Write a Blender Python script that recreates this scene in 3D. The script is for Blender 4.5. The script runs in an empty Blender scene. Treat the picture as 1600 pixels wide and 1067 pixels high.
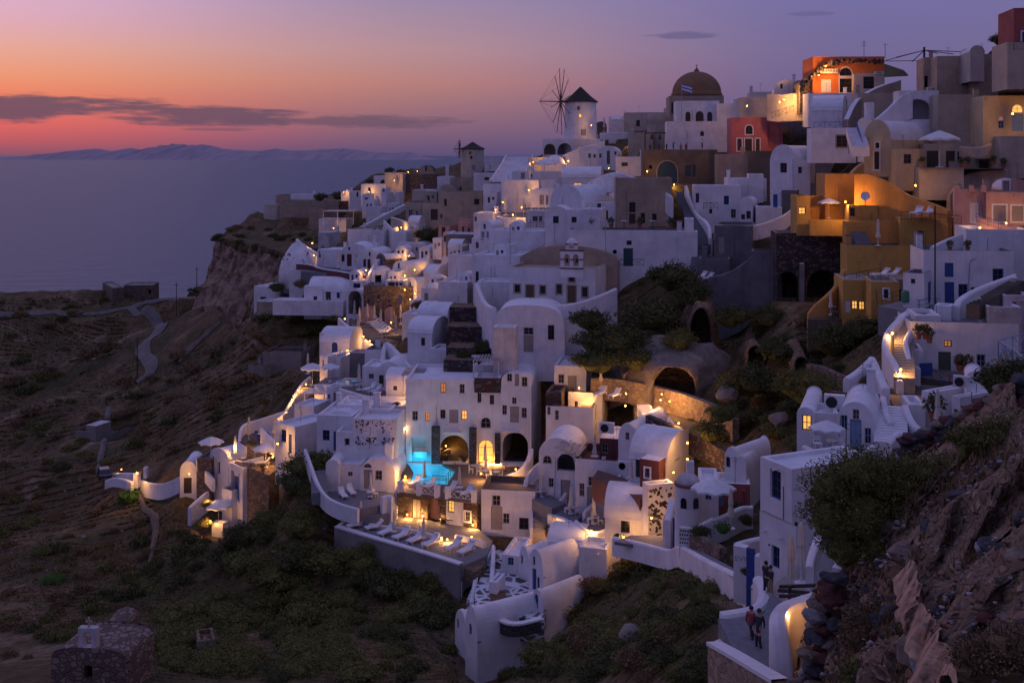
import bpy,math,random
import numpy as np
from mathutils import Vector,Matrix
rnd=random.Random(7)
S=bpy.context.scene
COL=S.collection
R=math.radians
F=1716.0
CH=110.0
HY=243.0
# camera
cam=bpy.data.cameras.new('camera')
camo=bpy.data.objects.new('camera',cam);COL.objects.link(camo)
camo.location=(0,0,CH);camo.rotation_euler=(R(90),0,0)
cam.sensor_width=36;cam.lens=36*F/1600
cam.shift_y=-(533.5-HY)/1600
cam.clip_start=0.5;cam.clip_end=300000
S.camera=camo
S.render.engine='CYCLES'
S.cycles.use_denoising=True
S.cycles.max_bounces=5;S.cycles.diffuse_bounces=3;S.cycles.glossy_bounces=3
S.cycles.transparent_max_bounces=6
S.cycles.sample_clamp_indirect=4
S.view_settings.view_transform='Standard'
S.view_settings.look='None'
S.view_settings.exposure=0.0
S.view_settings.gamma=1.0
# world: dusk sky
def lin(r,g,b):
 f=lambda c:(c/255/12.92)if c<=10.3 else((c/255+.055)/1.055)**2.4
 return(f(r),f(g),f(b),1)
W=bpy.data.worlds.new('World');S.world=W;W.use_nodes=True
nt=W.node_tree;nt.nodes.clear()
def N(tree,typ,**kw):
 n=tree.nodes.new(typ)
 for k,v in kw.items():
  if k.startswith('i_'):n.inputs[int(k[2:])].default_value=v
  else:setattr(n,k,v)
 return n
def L(tree,a,b):tree.links.new(a,b)
def math_(tree,op,a,b=None,c=None):
 n=tree.nodes.new('ShaderNodeMath');n.operation=op
 for i,v in enumerate((a,b,c)):
  if v is None:continue
  if isinstance(v,(int,float)):n.inputs[i].default_value=v
  else:tree.links.new(v,n.inputs[i])
 return n.outputs[0]
def ramp(tree,fac,stops,interp='LINEAR'):
 n=tree.nodes.new('ShaderNodeValToRGB');cr=n.color_ramp;cr.interpolation=interp
 while len(cr.elements)<len(stops):cr.elements.new(0.5)
 for e,(p,c)in zip(cr.elements,stops):e.position=p;e.color=c
 tree.links.new(fac,n.inputs[0]);return n.outputs[0]
def mixc(tree,fac,a,b,mode='MIX'):
 n=tree.nodes.new('ShaderNodeMix');n.data_type='RGBA';n.blend_type=mode
 for s,v in((n.inputs[0],fac),(n.inputs[6],a),(n.inputs[7],b)):
  if isinstance(v,(int,float,tuple)):s.default_value=v
  else:tree.links.new(v,s)
 return n.outputs[2]
tc=N(nt,'ShaderNodeTexCoord')
sep=N(nt,'ShaderNodeSeparateXYZ');L(nt,tc.outputs['Generated'],sep.inputs[0])
el=math_(nt,'MULTIPLY',math_(nt,'ARCSINE',sep.outputs[2]),180/math.pi)
az=math_(nt,'MULTIPLY',math_(nt,'ARCTAN2',sep.outputs[0],sep.outputs[1]),180/math.pi)
ef=math_(nt,'DIVIDE',math_(nt,'MAXIMUM',el,0.0),90.0)
E=lambda y:max(0.0,math.degrees(math.atan((HY-y)/F)))/90
sun_side=ramp(nt,ef,[(0,lin(136,84,106)),(E(222),lin(190,92,100)),(E(196),lin(228,104,98)),(E(165),lin(238,124,98)),(E(130),lin(240,152,116)),(E(90),lin(233,168,150)),(E(45),lin(224,172,188)),(E(0),lin(220,176,206)),(.17,lin(168,150,198)),(.4,lin(122,122,178)),(1,lin(126,131,194))])
mid_side=ramp(nt,ef,[(0,lin(92,80,118)),(E(225),lin(112,88,120)),(E(180),lin(150,108,120)),(E(130),lin(186,128,122)),(E(80),lin(184,142,148)),(E(0),lin(158,138,168)),(.17,lin(140,130,188)),(.4,lin(122,122,178)),(1,lin(126,131,194))])
far_side=ramp(nt,ef,[(0,lin(88,78,122)),(E(180),lin(102,90,136)),(E(90),lin(114,104,148)),(E(0),lin(116,110,162)),(.12,lin(115,108,158)),(.24,lin(106,103,152)),(.4,lin(122,122,176)),(1,lin(126,131,194))])
da=math_(nt,'ABSOLUTE',math_(nt,'SUBTRACT',az,-30.0))
f1=N(nt,'ShaderNodeMapRange',interpolation_type='SMOOTHSTEP');L(nt,da,f1.inputs[0]);f1.inputs[1].default_value=2;f1.inputs[2].default_value=26
f2=N(nt,'ShaderNodeMapRange',interpolation_type='SMOOTHSTEP');L(nt,da,f2.inputs[0]);f2.inputs[1].default_value=21;f2.inputs[2].default_value=48
sky=mixc(nt,f2.outputs[0],mixc(nt,f1.outputs[0],sun_side,mid_side),far_side)
cv=N(nt,'ShaderNodeCombineXYZ');L(nt,math_(nt,'MULTIPLY',az,0.16),cv.inputs[0]);L(nt,math_(nt,'MULTIPLY',el,1.3),cv.inputs[1])
cn=N(nt,'ShaderNodeTexNoise');L(nt,cv.outputs[0],cn.inputs['Vector']);cn.inputs['Scale'].default_value=2.2;cn.inputs['Detail'].default_value=7;cn.inputs['Roughness'].default_value=.6
def band(a0,e0,aw,ew,gain,tilt=0.0,noise=1.0):
 """an elliptical cloud at azimuth a0, elevation e0; ragged by the noise"""
 x=math_(nt,'DIVIDE',math_(nt,'SUBTRACT',az,a0),aw)
 y=math_(nt,'DIVIDE',math_(nt,'SUBTRACT',math_(nt,'SUBTRACT',el,e0),math_(nt,'MULTIPLY',math_(nt,'SUBTRACT',az,a0),tilt)),ew)
 r=math_(nt,'ADD',math_(nt,'MULTIPLY',x,x),math_(nt,'MULTIPLY',y,y))
 d=math_(nt,'SUBTRACT',1.0,r)
 d=math_(nt,'ADD',d,math_(nt,'MULTIPLY',math_(nt,'SUBTRACT',cn.outputs[0],0.5),2.8*noise))
 m=N(nt,'ShaderNodeMapRange',interpolation_type='SMOOTHSTEP');L(nt,d,m.inputs[0]);m.inputs[1].default_value=0.0;m.inputs[2].default_value=.75
 return math_(nt,'MULTIPLY',m.outputs[0],gain)
A=lambda x:math.degrees(math.atan((x-800)/F));EL=lambda y:math.degrees(math.atan((HY-y)/F))
c1=band(A(-10),EL(175),8.0,.72,.9,.03)
c2=band(A(330),EL(184),6.2,.62,.88,-.02)
c3=band(A(570),EL(191),6.2,.40,.7,-.01)
c4=band(A(340),EL(204),2.2,.12,.5,0)
c5=band(A(1063),EL(58),2.0,.22,.55,0)
c6=band(A(1265),EL(30),1.2,.16,.35,.01)
cm=c1
for c in(c2,c3,c4):cm=math_(nt,'MAXIMUM',cm,c)
sky=mixc(nt,cm,sky,lin(98,78,100))
sky=mixc(nt,math_(nt,'MAXIMUM',c5,c6),sky,lin(84,82,126))
nish=N(nt,'ShaderNodeTexSky',sky_type='NISHITA',sun_disc=False,sun_elevation=R(-2.5),sun_rotation=R(-32),altitude=100)
skyn=mixc(nt,0.012,sky,nish.outputs[0],'ADD')
bg=N(nt,'ShaderNodeBackground');L(nt,skyn,bg.inputs[0]);bg.inputs[1].default_value=1.0
wo=N(nt,'ShaderNodeOutputWorld');L(nt,bg.outputs[0],wo.inputs[0])
sl=bpy.data.lights.new('afterglow','SUN');slo=bpy.data.objects.new('afterglow',sl);COL.objects.link(slo)
sl.energy=0.12;sl.color=(1.0,.62,.6);sl.angle=R(50)
slo.rotation_euler=Vector((math.sin(R(-40)),math.cos(R(-40)),math.tan(R(14)))).to_track_quat('Z','Y').to_euler()
# materials (procedural, world-space pattern)
MATS={}
def newmat(name):
 m=bpy.data.materials.new(name);m.use_nodes=True
 t=m.node_tree;b=t.nodes['Principled BSDF'];MATS[name]=m
 return m,t,b
def plaster(name,c,var=.17,rough=.9,streak=.36,bump=.25):
 m,t,b=newmat(name)
 g=N(t,'ShaderNodeNewGeometry')
 n1=N(t,'ShaderNodeTexNoise');L(t,g.outputs['Position'],n1.inputs['Vector']);n1.inputs['Scale'].default_value=.55;n1.inputs['Detail'].default_value=6;n1.inputs['Roughness'].default_value=.65
 mp=N(t,'ShaderNodeMapping');L(t,g.outputs['Position'],mp.inputs[0]);mp.inputs['Scale'].default_value=(3.2,3.2,.35)
 n2=N(t,'ShaderNodeTexNoise');L(t,mp.outputs[0],n2.inputs['Vector']);n2.inputs['Scale'].default_value=1.0;n2.inputs['Detail'].default_value=5
 f1=N(t,'ShaderNodeMapRange');L(t,n1.outputs[0],f1.inputs[0]);f1.inputs[1].default_value=.35;f1.inputs[2].default_value=.75
 f2=N(t,'ShaderNodeMapRange');L(t,n2.outputs[0],f2.inputs[0]);f2.inputs[1].default_value=.5;f2.inputs[2].default_value=.78;f2.inputs[4].default_value=streak
 dk=tuple(x*(1-var*1.6)for x in c[:3])+(1,)
 dirt=(c[0]*.6,c[1]*.58,c[2]*.57,1)
 col=mixc(t,f1.outputs[0],tuple(c[:3])+(1,),dk)
 col=mixc(t,f2.outputs[0],col,dirt)
 L(t,col,b.inputs['Base Color']);b.inputs['Roughness'].default_value=rough
 if bump:
  bp=N(t,'ShaderNodeBump');bp.inputs['Strength'].default_value=bump;bp.inputs['Distance'].default_value=.06
  L(t,n2.outputs[0],bp.inputs['Height']);L(t,bp.outputs[0],b.inputs['Normal'])
 return m
def plain(name,c,rough=.6,metal=0.0,var=.12):
 m,t,b=newmat(name)
 g=N(t,'ShaderNodeNewGeometry')
 n1=N(t,'ShaderNodeTexNoise');L(t,g.outputs['Position'],n1.inputs['Vector']);n1.inputs['Scale'].default_value=3;n1.inputs['Detail'].default_value=4
 col=mixc(t,n1.outputs[0],tuple(x*(1+var)for x in c[:3])+(1,),tuple(x*(1-var*1.5)for x in c[:3])+(1,))
 L(t,col,b.inputs['Base Color']);b.inputs['Roughness'].default_value=rough;b.inputs['Metallic'].default_value=metal
 return m
def stonework(name,cols,joint,scale=2.2,bump=.9,jw=.06):
 m,t,b=newmat(name)
 g=N(t,'ShaderNodeNewGeometry')
 mp=N(t,'ShaderNodeMapping');L(t,g.outputs['Position'],mp.inputs[0]);mp.inputs['Scale'].default_value=(1,1,1.5)
 nz=N(t,'ShaderNodeTexNoise');L(t,mp.outputs[0],nz.inputs['Vector']);nz.inputs['Scale'].default_value=1.3
 wv=mixc(t,.12,mp.outputs[0],nz.outputs[1])
 v=N(t,'ShaderNodeTexVoronoi');L(t,wv,v.inputs['Vector']);v.inputs['Scale'].default_value=scale
 v2=N(t,'ShaderNodeTexVoronoi',feature='DISTANCE_TO_EDGE');L(t,wv,v2.inputs['Vector']);v2.inputs['Scale'].default_value=scale
 sp=N(t,'ShaderNodeSeparateColor');L(t,v.outputs['Color'],sp.inputs[0])
 c=ramp(t,sp.outputs[0],[(i/max(1,len(cols)-1),x)for i,x in enumerate(cols)],'CONSTANT')
 e=N(t,'ShaderNodeMapRange');L(t,v2.outputs['Distance'],e.inputs[0]);e.inputs[1].default_value=jw*.4;e.inputs[2].default_value=jw*1.6
 col=mixc(t,e.outputs[0],joint,c)
 L(t,col,b.inputs['Base Color']);b.inputs['Roughness'].default_value=.95
 bp=N(t,'ShaderNodeBump');bp.inputs['Strength'].default_value=bump;bp.inputs['Distance'].default_value=.12
 L(t,e.outputs[0],bp.inputs['Height']);L(t,bp.outputs[0],b.inputs['Normal'])
 return m
def glow(name,c,s):
 m,t,b=newmat(name)
 b.inputs['Base Color'].default_value=(c[0]*.6,c[1]*.6,c[2]*.6,1);b.inputs['Emission Color'].default_value=tuple(c[:3])+(1,);b.inputs['Emission Strength'].default_value=s
 return m
plaster('white',(.83,.80,.82));plaster('roof_white',(.84,.83,.86),streak=.2)
plaster('cream',(.58,.50,.42));plaster('tan',(.46,.35,.26),var=.25,streak=.5);plaster('sand',(.52,.43,.33),var=.2)
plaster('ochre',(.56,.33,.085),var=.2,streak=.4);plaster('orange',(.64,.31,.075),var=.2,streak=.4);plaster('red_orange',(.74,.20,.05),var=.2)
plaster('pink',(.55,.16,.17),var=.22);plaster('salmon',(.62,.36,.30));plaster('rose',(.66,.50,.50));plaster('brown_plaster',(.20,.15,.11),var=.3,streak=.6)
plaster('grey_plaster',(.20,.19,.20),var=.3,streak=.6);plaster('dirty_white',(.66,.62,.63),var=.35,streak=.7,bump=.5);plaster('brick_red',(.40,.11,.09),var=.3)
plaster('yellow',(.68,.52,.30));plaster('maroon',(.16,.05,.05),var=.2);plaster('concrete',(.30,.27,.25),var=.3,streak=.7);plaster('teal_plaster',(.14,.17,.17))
plain('paving',(.19,.19,.21),.85,var=.3);plain('paving_brown',(.16,.12,.10),.85,var=.3);plain('paving_tan',(.36,.31,.26),.9,var=.2)
stonework('dark_stone',[(.05,.035,.035,1),(.10,.035,.03,1),(.07,.06,.06,1),(.16,.13,.12,1),(.06,.04,.04,1)],(.05,.045,.045,1),3.0)
stonework('lava_stone',[(.03,.028,.03,1),(.06,.04,.04,1),(.04,.035,.035,1),(.09,.07,.06,1)],(.16,.14,.14,1),3.2)
stonework('brown_stone',[(.20,.14,.10,1),(.13,.09,.07,1),(.25,.19,.15,1),(.09,.06,.06,1)],(.12,.09,.08,1),2.4)
stonework('tan_stone',[(.34,.24,.16,1),(.26,.18,.12,1),(.40,.30,.21,1),(.22,.16,.12,1)],(.28,.2,.14,1),2.6,.6)
stonework('white_pebble',[(.62,.6,.62,1),(.08,.07,.07,1),(.05,.05,.05,1),(.7,.68,.7,1)],(.74,.72,.74,1),2.2,.8,.12)
stonework('crazy_paving',[(.10,.10,.11,1),(.16,.15,.16,1),(.07,.07,.08,1),(.22,.2,.2,1)],(.72,.71,.74,1),1.1,.4,.12)
plain('wood_blue',(.03,.07,.26),.55);plain('wood_grey',(.32,.28,.27),.6);plain('wood_white',(.7,.68,.7),.55);plain('wood_dark',(.05,.035,.03),.6)
plain('wood_red',(.10,.02,.025),.6);plain('wood_green',(.10,.12,.08),.6);plain('wood_lightblue',(.22,.34,.52),.55);plain('wood_teal',(.03,.07,.09),.6);plain('wood_brown',(.16,.09,.05),.6)
plain('metal_dark',(.04,.04,.045),.5,.6);plain('metal_grey',(.35,.35,.38),.45,.5);plain('canvas',(.62,.56,.47),.85);plain('canvas_white',(.72,.71,.72),.85);plain('cushion',(.78,.77,.80),.85)
plain('thatch',(.05,.038,.032),.95,var=.35);plain('trim_tan',(.42,.33,.24),.8);plain('trim_white',(.76,.74,.76),.8);plain('terracotta',(.30,.10,.05),.8);plain('plastic_white',(.7,.7,.72),.4)
plain('skin',(.42,.25,.18),.6);plain('hair',(.02,.015,.012),.6);plain('cloth_dark',(.03,.03,.04),.8);plain('cloth_red',(.28,.04,.06),.8);plain('cloth_white',(.62,.6,.62),.8);plain('cloth_blue',(.06,.09,.2),.8);plain('cloth_tan',(.3,.22,.15),.8)
plain('leaf_dark',(.080,.085,.020),.8,var=.4);plain('leaf_olive',(.145,.14,.030),.85,var=.4);plain('leaf_dry',(.20,.13,.055),.85,var=.4);plain('leaf_green',(.07,.17,.02),.8,var=.4);plain('bark',(.07,.05,.04),.9);plain('flower',(.35,.03,.08),.7)
plain('glass_grey',(.05,.05,.07),.15);plain('sign_white',(.75,.72,.66),.6);plain('sign_ink',(.02,.02,.03),.6);plain('flag_blue',(.05,.12,.4),.7);plain('net_green',(.02,.05,.03),.9);plain('tank_green',(.04,.2,.1),.5);plain('car_paint',(.03,.03,.05),.25,.3);plain('rubber',(.02,.02,.02),.8)
plain('bell_bronze',(.08,.05,.03),.4,.7);plain('board_white',(.6,.6,.62),.6)
m,t,b=newmat('glass');b.inputs['Base Color'].default_value=(.018,.018,.024,1);b.inputs['Roughness'].default_value=.12
glow('pane_lit',(1,.50,.11),1.1);glow('pane_dim',(1,.40,.12),.38);plaster('red_floor',(.17,.075,.06),var=.25);glow('bulb',(1,.50,.13),1.4);glow('bulb_white',(1,.72,.36),14.0)
def M(n):return MATS[n]
# mesh helper
class MB:
 def __init__(s):s.v=[];s.f=[];s.mi=[];s.m=0
 def add(s,vs,fs):
  o=len(s.v);s.v+=[tuple(p)for p in vs];s.f+=[tuple(i+o for i in q)for q in fs];s.mi+=[s.m]*len(fs)
 def quad(s,a,b,c,d):s.add([a,b,c,d],[(0,1,2,3)])
 def poly(s,pts):s.add(pts,[tuple(range(len(pts)))])
 def box(s,x0,x1,y0,y1,z0,z1,T=None):
  vs=[Vector(p)for p in((x0,y0,z0),(x1,y0,z0),(x1,y1,z0),(x0,y1,z0),(x0,y0,z1),(x1,y0,z1),(x1,y1,z1),(x0,y1,z1))]
  if T:vs=[T@p for p in vs]
  s.add(vs,[(0,3,2,1),(4,5,6,7),(0,1,5,4),(1,2,6,5),(2,3,7,6),(3,0,4,7)])
 def tube(s,pts,r,n=6,cap=True):
  pts=[Vector(p)for p in pts];rs=r if isinstance(r,(list,tuple))else[r]*len(pts)
  rings=[]
  for i,p in enumerate(pts):
   d=(pts[min(i+1,len(pts)-1)]-pts[max(i-1,0)])
   d=d.normalized()if d.length>1e-9 else Vector((0,0,1))
   a=d.orthogonal().normalized()if i==0 else(ax-d*ax.dot(d)).normalized()
   ax=a;b2=d.cross(a)
   rings.append([p+(a*math.cos(2*math.pi*k/n)+b2*math.sin(2*math.pi*k/n))*rs[i]for k in range(n)])
  vs=[q for r_ in rings for q in r_];fs=[]
  for i in range(len(rings)-1):
   for k in range(n):fs.append((i*n+k,i*n+(k+1)%n,(i+1)*n+(k+1)%n,(i+1)*n+k))
  if cap:fs.append(tuple(range(n))[::-1]);fs.append(tuple((len(rings)-1)*n+k for k in range(n)))
  s.add(vs,fs)
 def lathe(s,prof,n=20,c=(0,0,0),close=True):
  """prof: (radius, z) list bottom to top"""
  vs=[];fs=[]
  for r_,z in prof:
   for k in range(n):vs.append((c[0]+r_*math.cos(2*math.pi*k/n),c[1]+r_*math.sin(2*math.pi*k/n),c[2]+z))
  for i in range(len(prof)-1):
   for k in range(n):fs.append((i*n+k,i*n+(k+1)%n,(i+1)*n+(k+1)%n,(i+1)*n+k))
  if close:fs.append(tuple(range(n))[::-1]);fs.append(tuple((len(prof)-1)*n+k for k in range(n)))
  s.add(vs,fs)
 def build(s,name,mats,parent=None,smooth=False):
  me=bpy.data.meshes.new(name);me.from_pydata(s.v,[],s.f)
  for q in(mats if isinstance(mats,(list,tuple))else[mats]):me.materials.append(M(q)if isinstance(q,str)else q)
  if any(s.mi):me.polygons.foreach_set('material_index',s.mi)
  if smooth:me.polygons.foreach_set('use_smooth',[True]*len(me.polygons))
  me.update()
  o=bpy.data.objects.new(name,me);COL.objects.link(o)
  if parent:o.parent=parent
  return o
def tag(o,label=None,cat=None,group=None,kind=None):
 if label:o['label']=label
 if cat:o['category']=cat
 if group:o['group']=group
 if kind:o['kind']=kind
 return o
def empty(name,loc,rz=0,label=None,cat=None,group=None):
 o=bpy.data.objects.new(name,None);COL.objects.link(o);o.empty_display_size=.3
 o.location=loc;o.rotation_euler=(0,0,rz)
 return tag(o,label,cat,group)
def dup(o,parent=None):
 c=o.copy();COL.objects.link(c)
 if parent:c.parent=parent
 for ch in o.children:dup(ch,c)
 return c
PROTO={}
def inst(key,make,loc,rz=0,label=None,cat=None,group=None,sc=1.0):
 """first call uses the built thing itself, later calls copy it and its parts"""
 if key not in PROTO:PROTO[key]=make();o=PROTO[key]
 else:o=dup(PROTO[key])
 o.location=loc;o.rotation_euler=(0,0,rz);o.scale=(sc,sc,sc)if isinstance(sc,(int,float))else sc
 o['label']=label;o['category']=cat
 if group:o['group']=group
 elif 'group' in o:del o['group']
 return o
# picture -> place
CAM=Vector((0,0,CH))
def ray(px,py):return Vector(((px-800)/F,1.0,-(py-HY)/F))
def tps_fit(P,v,lam=0.0):
 P=np.asarray(P,float);v=np.asarray(v,float);n=len(P);d=P.shape[1]
 r2=((P[:,None]-P[None])**2).sum(-1)
 K=.5*r2*np.log(r2+1e-9)+lam*np.eye(n)
 Q=np.hstack([np.ones((n,1)),P]);A_=np.block([[K,Q],[Q.T,np.zeros((d+1,d+1))]])
 w=np.linalg.solve(A_,np.concatenate([v,np.zeros(d+1)]))
 return P,w
def tps_eval(fit,X):
 P,w=fit;X=np.asarray(X,float);out=np.empty(len(X))
 for i in range(0,len(X),8000):
  x=X[i:i+8000];r2=((x[:,None]-P[None])**2).sum(-1)
  out[i:i+8000]=(.5*r2*np.log(r2+1e-9))@w[:len(P)]+w[len(P)]+x@w[len(P)+1:]
 return out
VILL=[(1600,100,132),(1500,140,142),(1400,150,158),(1300,145,172),(1230,170,182),(1180,230,166),(1090,185,215),(1050,240,188),(1000,190,240),(950,220,240),(908,225,262),(840,250,275),(737,262,345),(620,270,385),(560,300,350),(430,330,372),(450,400,262),(1440,240,136),(1550,300,116),(1230,290,158),(1290,340,127),(1372,380,117),(1440,380,112),(1150,330,152),(1080,310,158),(920,350,162),(980,400,145),(880,400,151),(840,300,195),(760,330,218),(700,330,243),(640,330,272),(560,360,262),(500,400,238),(420,440,240),(560,410,212),(540,470,205),(400,490,222),(620,440,195),(600,500,178),(650,400,205),(720,440,167),(690,480,152),(760,400,167),(820,470,137),(960,440,140),(800,530,128),(870,560,124),(520,540,155),(500,600,148),(590,590,141),(650,530,141),(700,560,132),(640,600,129),(700,640,122),(780,640,121),(850,640,119),(940,660,112),(1000,600,118),(1050,590,114),(480,690,126),(440,700,131),(380,740,140),(300,770,145),(560,690,121),(560,760,116),(650,750,116),(750,730,117),(650,830,109),(750,870,104),(560,820,111),(850,770,108),(930,760,105),(980,820,97),(1040,740,99),(1100,780,85),(1150,730,87),(1100,680,99),(1200,650,95),(1200,600,105),(880,890,95),(790,900,99),(740,960,94),(760,1020,90),(1250,450,128),(1150,420,138),(1330,490,111),(1250,540,115),(1100,520,122),(1400,500,99),(1500,440,98),(1500,560,88),(1430,600,80),(1340,700,70),(1250,710,69),(1480,640,71),(1580,480,90),(1200,880,52),(1230,800,54),(1200,950,48),(1130,1000,45)]
LANDP=[(165,745,165),(100,720,182),(0,700,215),(0,600,262),(150,650,215),(300,650,178),(400,600,182),(450,560,188),(230,560,255),(300,500,292),(130,560,275),(0,520,302),(100,485,338),(207,472,346),(300,462,338),(330,505,305),(400,540,232),(0,800,165),(0,900,125),(0,1067,80),(130,1060,74),(150,900,117),(220,830,136),(300,880,120),(250,960,101),(400,900,112),(400,1000,92),(500,900,108),(560,1000,91),(650,950,99),(700,1060,78),(850,1010,80),(950,900,85),(1000,1000,64),(1000,1060,56),(1100,900,64),(1150,880,58),(900,1060,64),(1100,1060,47)]
DF=tps_fit([(p[0]/100,p[1]/100)for p in VILL+LANDP],[math.log(p[2])for p in VILL+LANDP],.02)
def Dof(px,py):return float(math.exp(tps_eval(DF,[(px/100,py/100)])[0]))
def P(px,py,D=None,z=None):
 """the point seen at photo pixel (px, py): at distance D, or on the level z, or on the hillside"""
 r=ray(px,py)
 if z is not None:return CAM+r*((z-CH)/r.z)
 return CAM+r*(D if D else Dof(px,py))
# sea, island, terrain
def smooth01(x):x=np.clip(x,0,1);return x*x*(3-2*x)
m,t,b=newmat('sea')
b.inputs['Base Color'].default_value=(.085,.14,.20,1);b.inputs['Roughness'].default_value=.45;b.inputs['Specular IOR Level'].default_value=.12;b.inputs['IOR'].default_value=1.33
g=N(t,'ShaderNodeNewGeometry');mp=N(t,'ShaderNodeMapping');L(t,g.outputs['Position'],mp.inputs[0]);mp.inputs['Scale'].default_value=(.028,.05,1)
n1=N(t,'ShaderNodeTexNoise');L(t,mp.outputs[0],n1.inputs['Vector']);n1.inputs['Scale'].default_value=1.0;n1.inputs['Detail'].default_value=8;n1.inputs['Roughness'].default_value=.62
bp=N(t,'ShaderNodeBump');bp.inputs['Strength'].default_value=.8;bp.inputs['Distance'].default_value=5;L(t,n1.outputs[0],bp.inputs['Height']);L(t,bp.outputs[0],b.inputs['Normal'])
sb=MB()
ys=[-2000,0,300,700,1500,4000,12000,40000,200000]
for a,c in zip(ys,ys[1:]):
 for x0,x1 in((-200000,-20000),(-20000,-2000),(-2000,0),(0,2000),(2000,20000),(20000,200000)):sb.quad((x0,a,0),(x1,a,0),(x1,c,0),(x0,c,0))
tag(sb.build('sea','sea'),'calm dusk sea reaching to the horizon',kind='structure')
m,t,b=newmat('island_rock');b.inputs['Base Color'].default_value=(.40,.32,.35,1);b.inputs['Roughness'].default_value=1  # haze of the distant air is put into the base colour
prof=[(22,243),(50,239),(75,236),(110,231),(130,229),(150,226),(172,231),(188,231),(205,225),(228,230),(250,222),(275,219),(300,221),(318,220),(338,223),(352,227),(385,229),(410,230),(430,226),(455,229),(480,229),(510,227),(540,226),(565,229),(590,232),(615,233),(640,231),(660,239),(690,243)]
xs=np.arange(22,690,3.0);hy=np.interp(xs,[p[0]for p in prof],[p[1]for p in prof])
rs=np.random.RandomState(3);ib=MB();rows=[]
for j,(dd,k)in enumerate(((26500,0),(27600,.38),(28800,.72),(30000,1),(31500,.6),(34000,0))):
 row=[]
 for x,h in zip(xs,hy):
  z=max(0,(HY-h)/F*30000)*k
  z*=1+(rs.rand()-.5)*(.35 if 0<k<1 else .05)
  row.append(((x-800)/F*30000*(1+(dd-30000)/400000),dd+(rs.rand()-.5)*900*(k>0),z if k else-20))
 rows.append(row)
n=len(xs);ib.v=[p for r_ in rows for p in r_]
ib.f=[(j*n+i,j*n+i+1,(j+1)*n+i+1,(j+1)*n+i)for j in range(5)for i in range(n-1)];ib.mi=[0]*len(ib.f)
tag(ib.build('island','island_rock',smooth=True),'long hazy island on the sea horizon',kind='structure')
def noise2(x,y,seed,scale,octv=4):
 """cheap value noise"""
 rs=np.random.RandomState(seed);out=np.zeros_like(x);amp=1
 for o in range(octv):
  T=rs.rand(256,256);u=x/scale+57.3;v=y/scale+31.7
  iu=np.floor(u).astype(int);iv=np.floor(v).astype(int);fu=smooth01(u-iu);fv=smooth01(v-iv)
  g_=lambda a,b_:T[(iu+a)%256,(iv+b_)%256]
  out+=amp*((g_(0,0)*(1-fu)+g_(1,0)*fu)*(1-fv)+(g_(0,1)*(1-fu)+g_(1,1)*fu)*fv-.5)
  amp*=.5;scale*=.5
 return out
pts=[];zs=[]
for px,py,D in VILL:p=P(px,py,D);pts.append((p.x,p.y));zs.append(p.z-1.6)
for px,py,D in LANDP+[(345,368,340),(380,352,346),(410,345,352)]:p=P(px,py,D);pts.append((p.x,p.y));zs.append(p.z)
for x,y,z in((-40,25,66),(-15,25,72),(0,20,76),(12,25,82),(25,30,90),(40,45,100),(60,70,112),(85,110,122),(-80,45,60),(-140,120,52),(-200,200,50),(-240,300,55)):
 pts.append((x,y));zs.append(z)
TF=tps_fit(np.array(pts)/50,zs,.02)
CRX=[-300,-100,-80,-41,-13,17,37,53,60,75,120];CRY=[352,358,384,400,366,282,240,190,160,150,140]
def terrain_z(X,Y,fine=True):
 X=np.asarray(X,float);Y=np.asarray(Y,float)
 z=tps_eval(TF,np.stack([X,Y],1)/50)
 over=np.maximum(0,Y-np.interp(X,CRX,CRY));z=z-over*.7-np.minimum(over,12)*.3
 return np.maximum(z,-15)
def hit(px,py,dmin=12,dmax=460):
 """where the sight line of a photo pixel meets the terrain"""
 r=ray(px,py);ds=np.linspace(dmin,dmax,460)
 z=terrain_z(r.x*ds,ds);d=(CH+r.z*ds)-z
 k=np.where((d[1:]<0)&(d[:-1]>=0))[0]
 if not len(k):return P(px,py)
 k=k[0];tt=d[k]/(d[k]-d[k+1]);D=ds[k]+tt*(ds[k+1]-ds[k])
 return CAM+r*float(D)
gx=np.arange(-270,125,1.3);gy=np.concatenate([np.arange(14,200,1.2),np.arange(200,470,1.9)])
GX,GY=np.meshgrid(gx,gy);fx=GX.ravel();fy=GY.ravel()
fz=terrain_z(fx,fy)+noise2(fx,fy,5,19,6)*3.6*np.clip(fy/150,.3,1.2)*np.where(fx<20,1,.5)
nx=len(gx);vv=np.stack([fx,fy,fz],1)
ii=np.arange(len(gy)-1)[:,None]*nx+np.arange(nx-1)[None];ii=ii.ravel()
me=bpy.data.meshes.new('hillside');me.from_pydata(vv.tolist(),[],np.stack([ii,ii+1,ii+nx+1,ii+nx],1).tolist())
me.polygons.foreach_set('use_smooth',[True]*len(me.polygons))
m,t,b=newmat('earth')
g=N(t,'ShaderNodeNewGeometry')
n1=N(t,'ShaderNodeTexNoise');L(t,g.outputs['Position'],n1.inputs['Vector']);n1.inputs['Scale'].default_value=.07;n1.inputs['Detail'].default_value=9;n1.inputs['Roughness'].default_value=.65
n2=N(t,'ShaderNodeTexNoise');L(t,g.outputs['Position'],n2.inputs['Vector']);n2.inputs['Scale'].default_value=.8;n2.inputs['Detail'].default_value=7;n2.inputs['Roughness'].default_value=.7
c1_=ramp(t,n1.outputs[0],[(.30,(.055,.055,.014,1)),(.44,(.10,.078,.026,1)),(.56,(.17,.105,.042,1)),(.66,(.30,.235,.14,1))])
c2_=ramp(t,n2.outputs[0],[(.35,(.35,.33,.30,1)),(.6,(1,1,1,1)),(.75,(1.5,1.45,1.4,1))])
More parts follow.
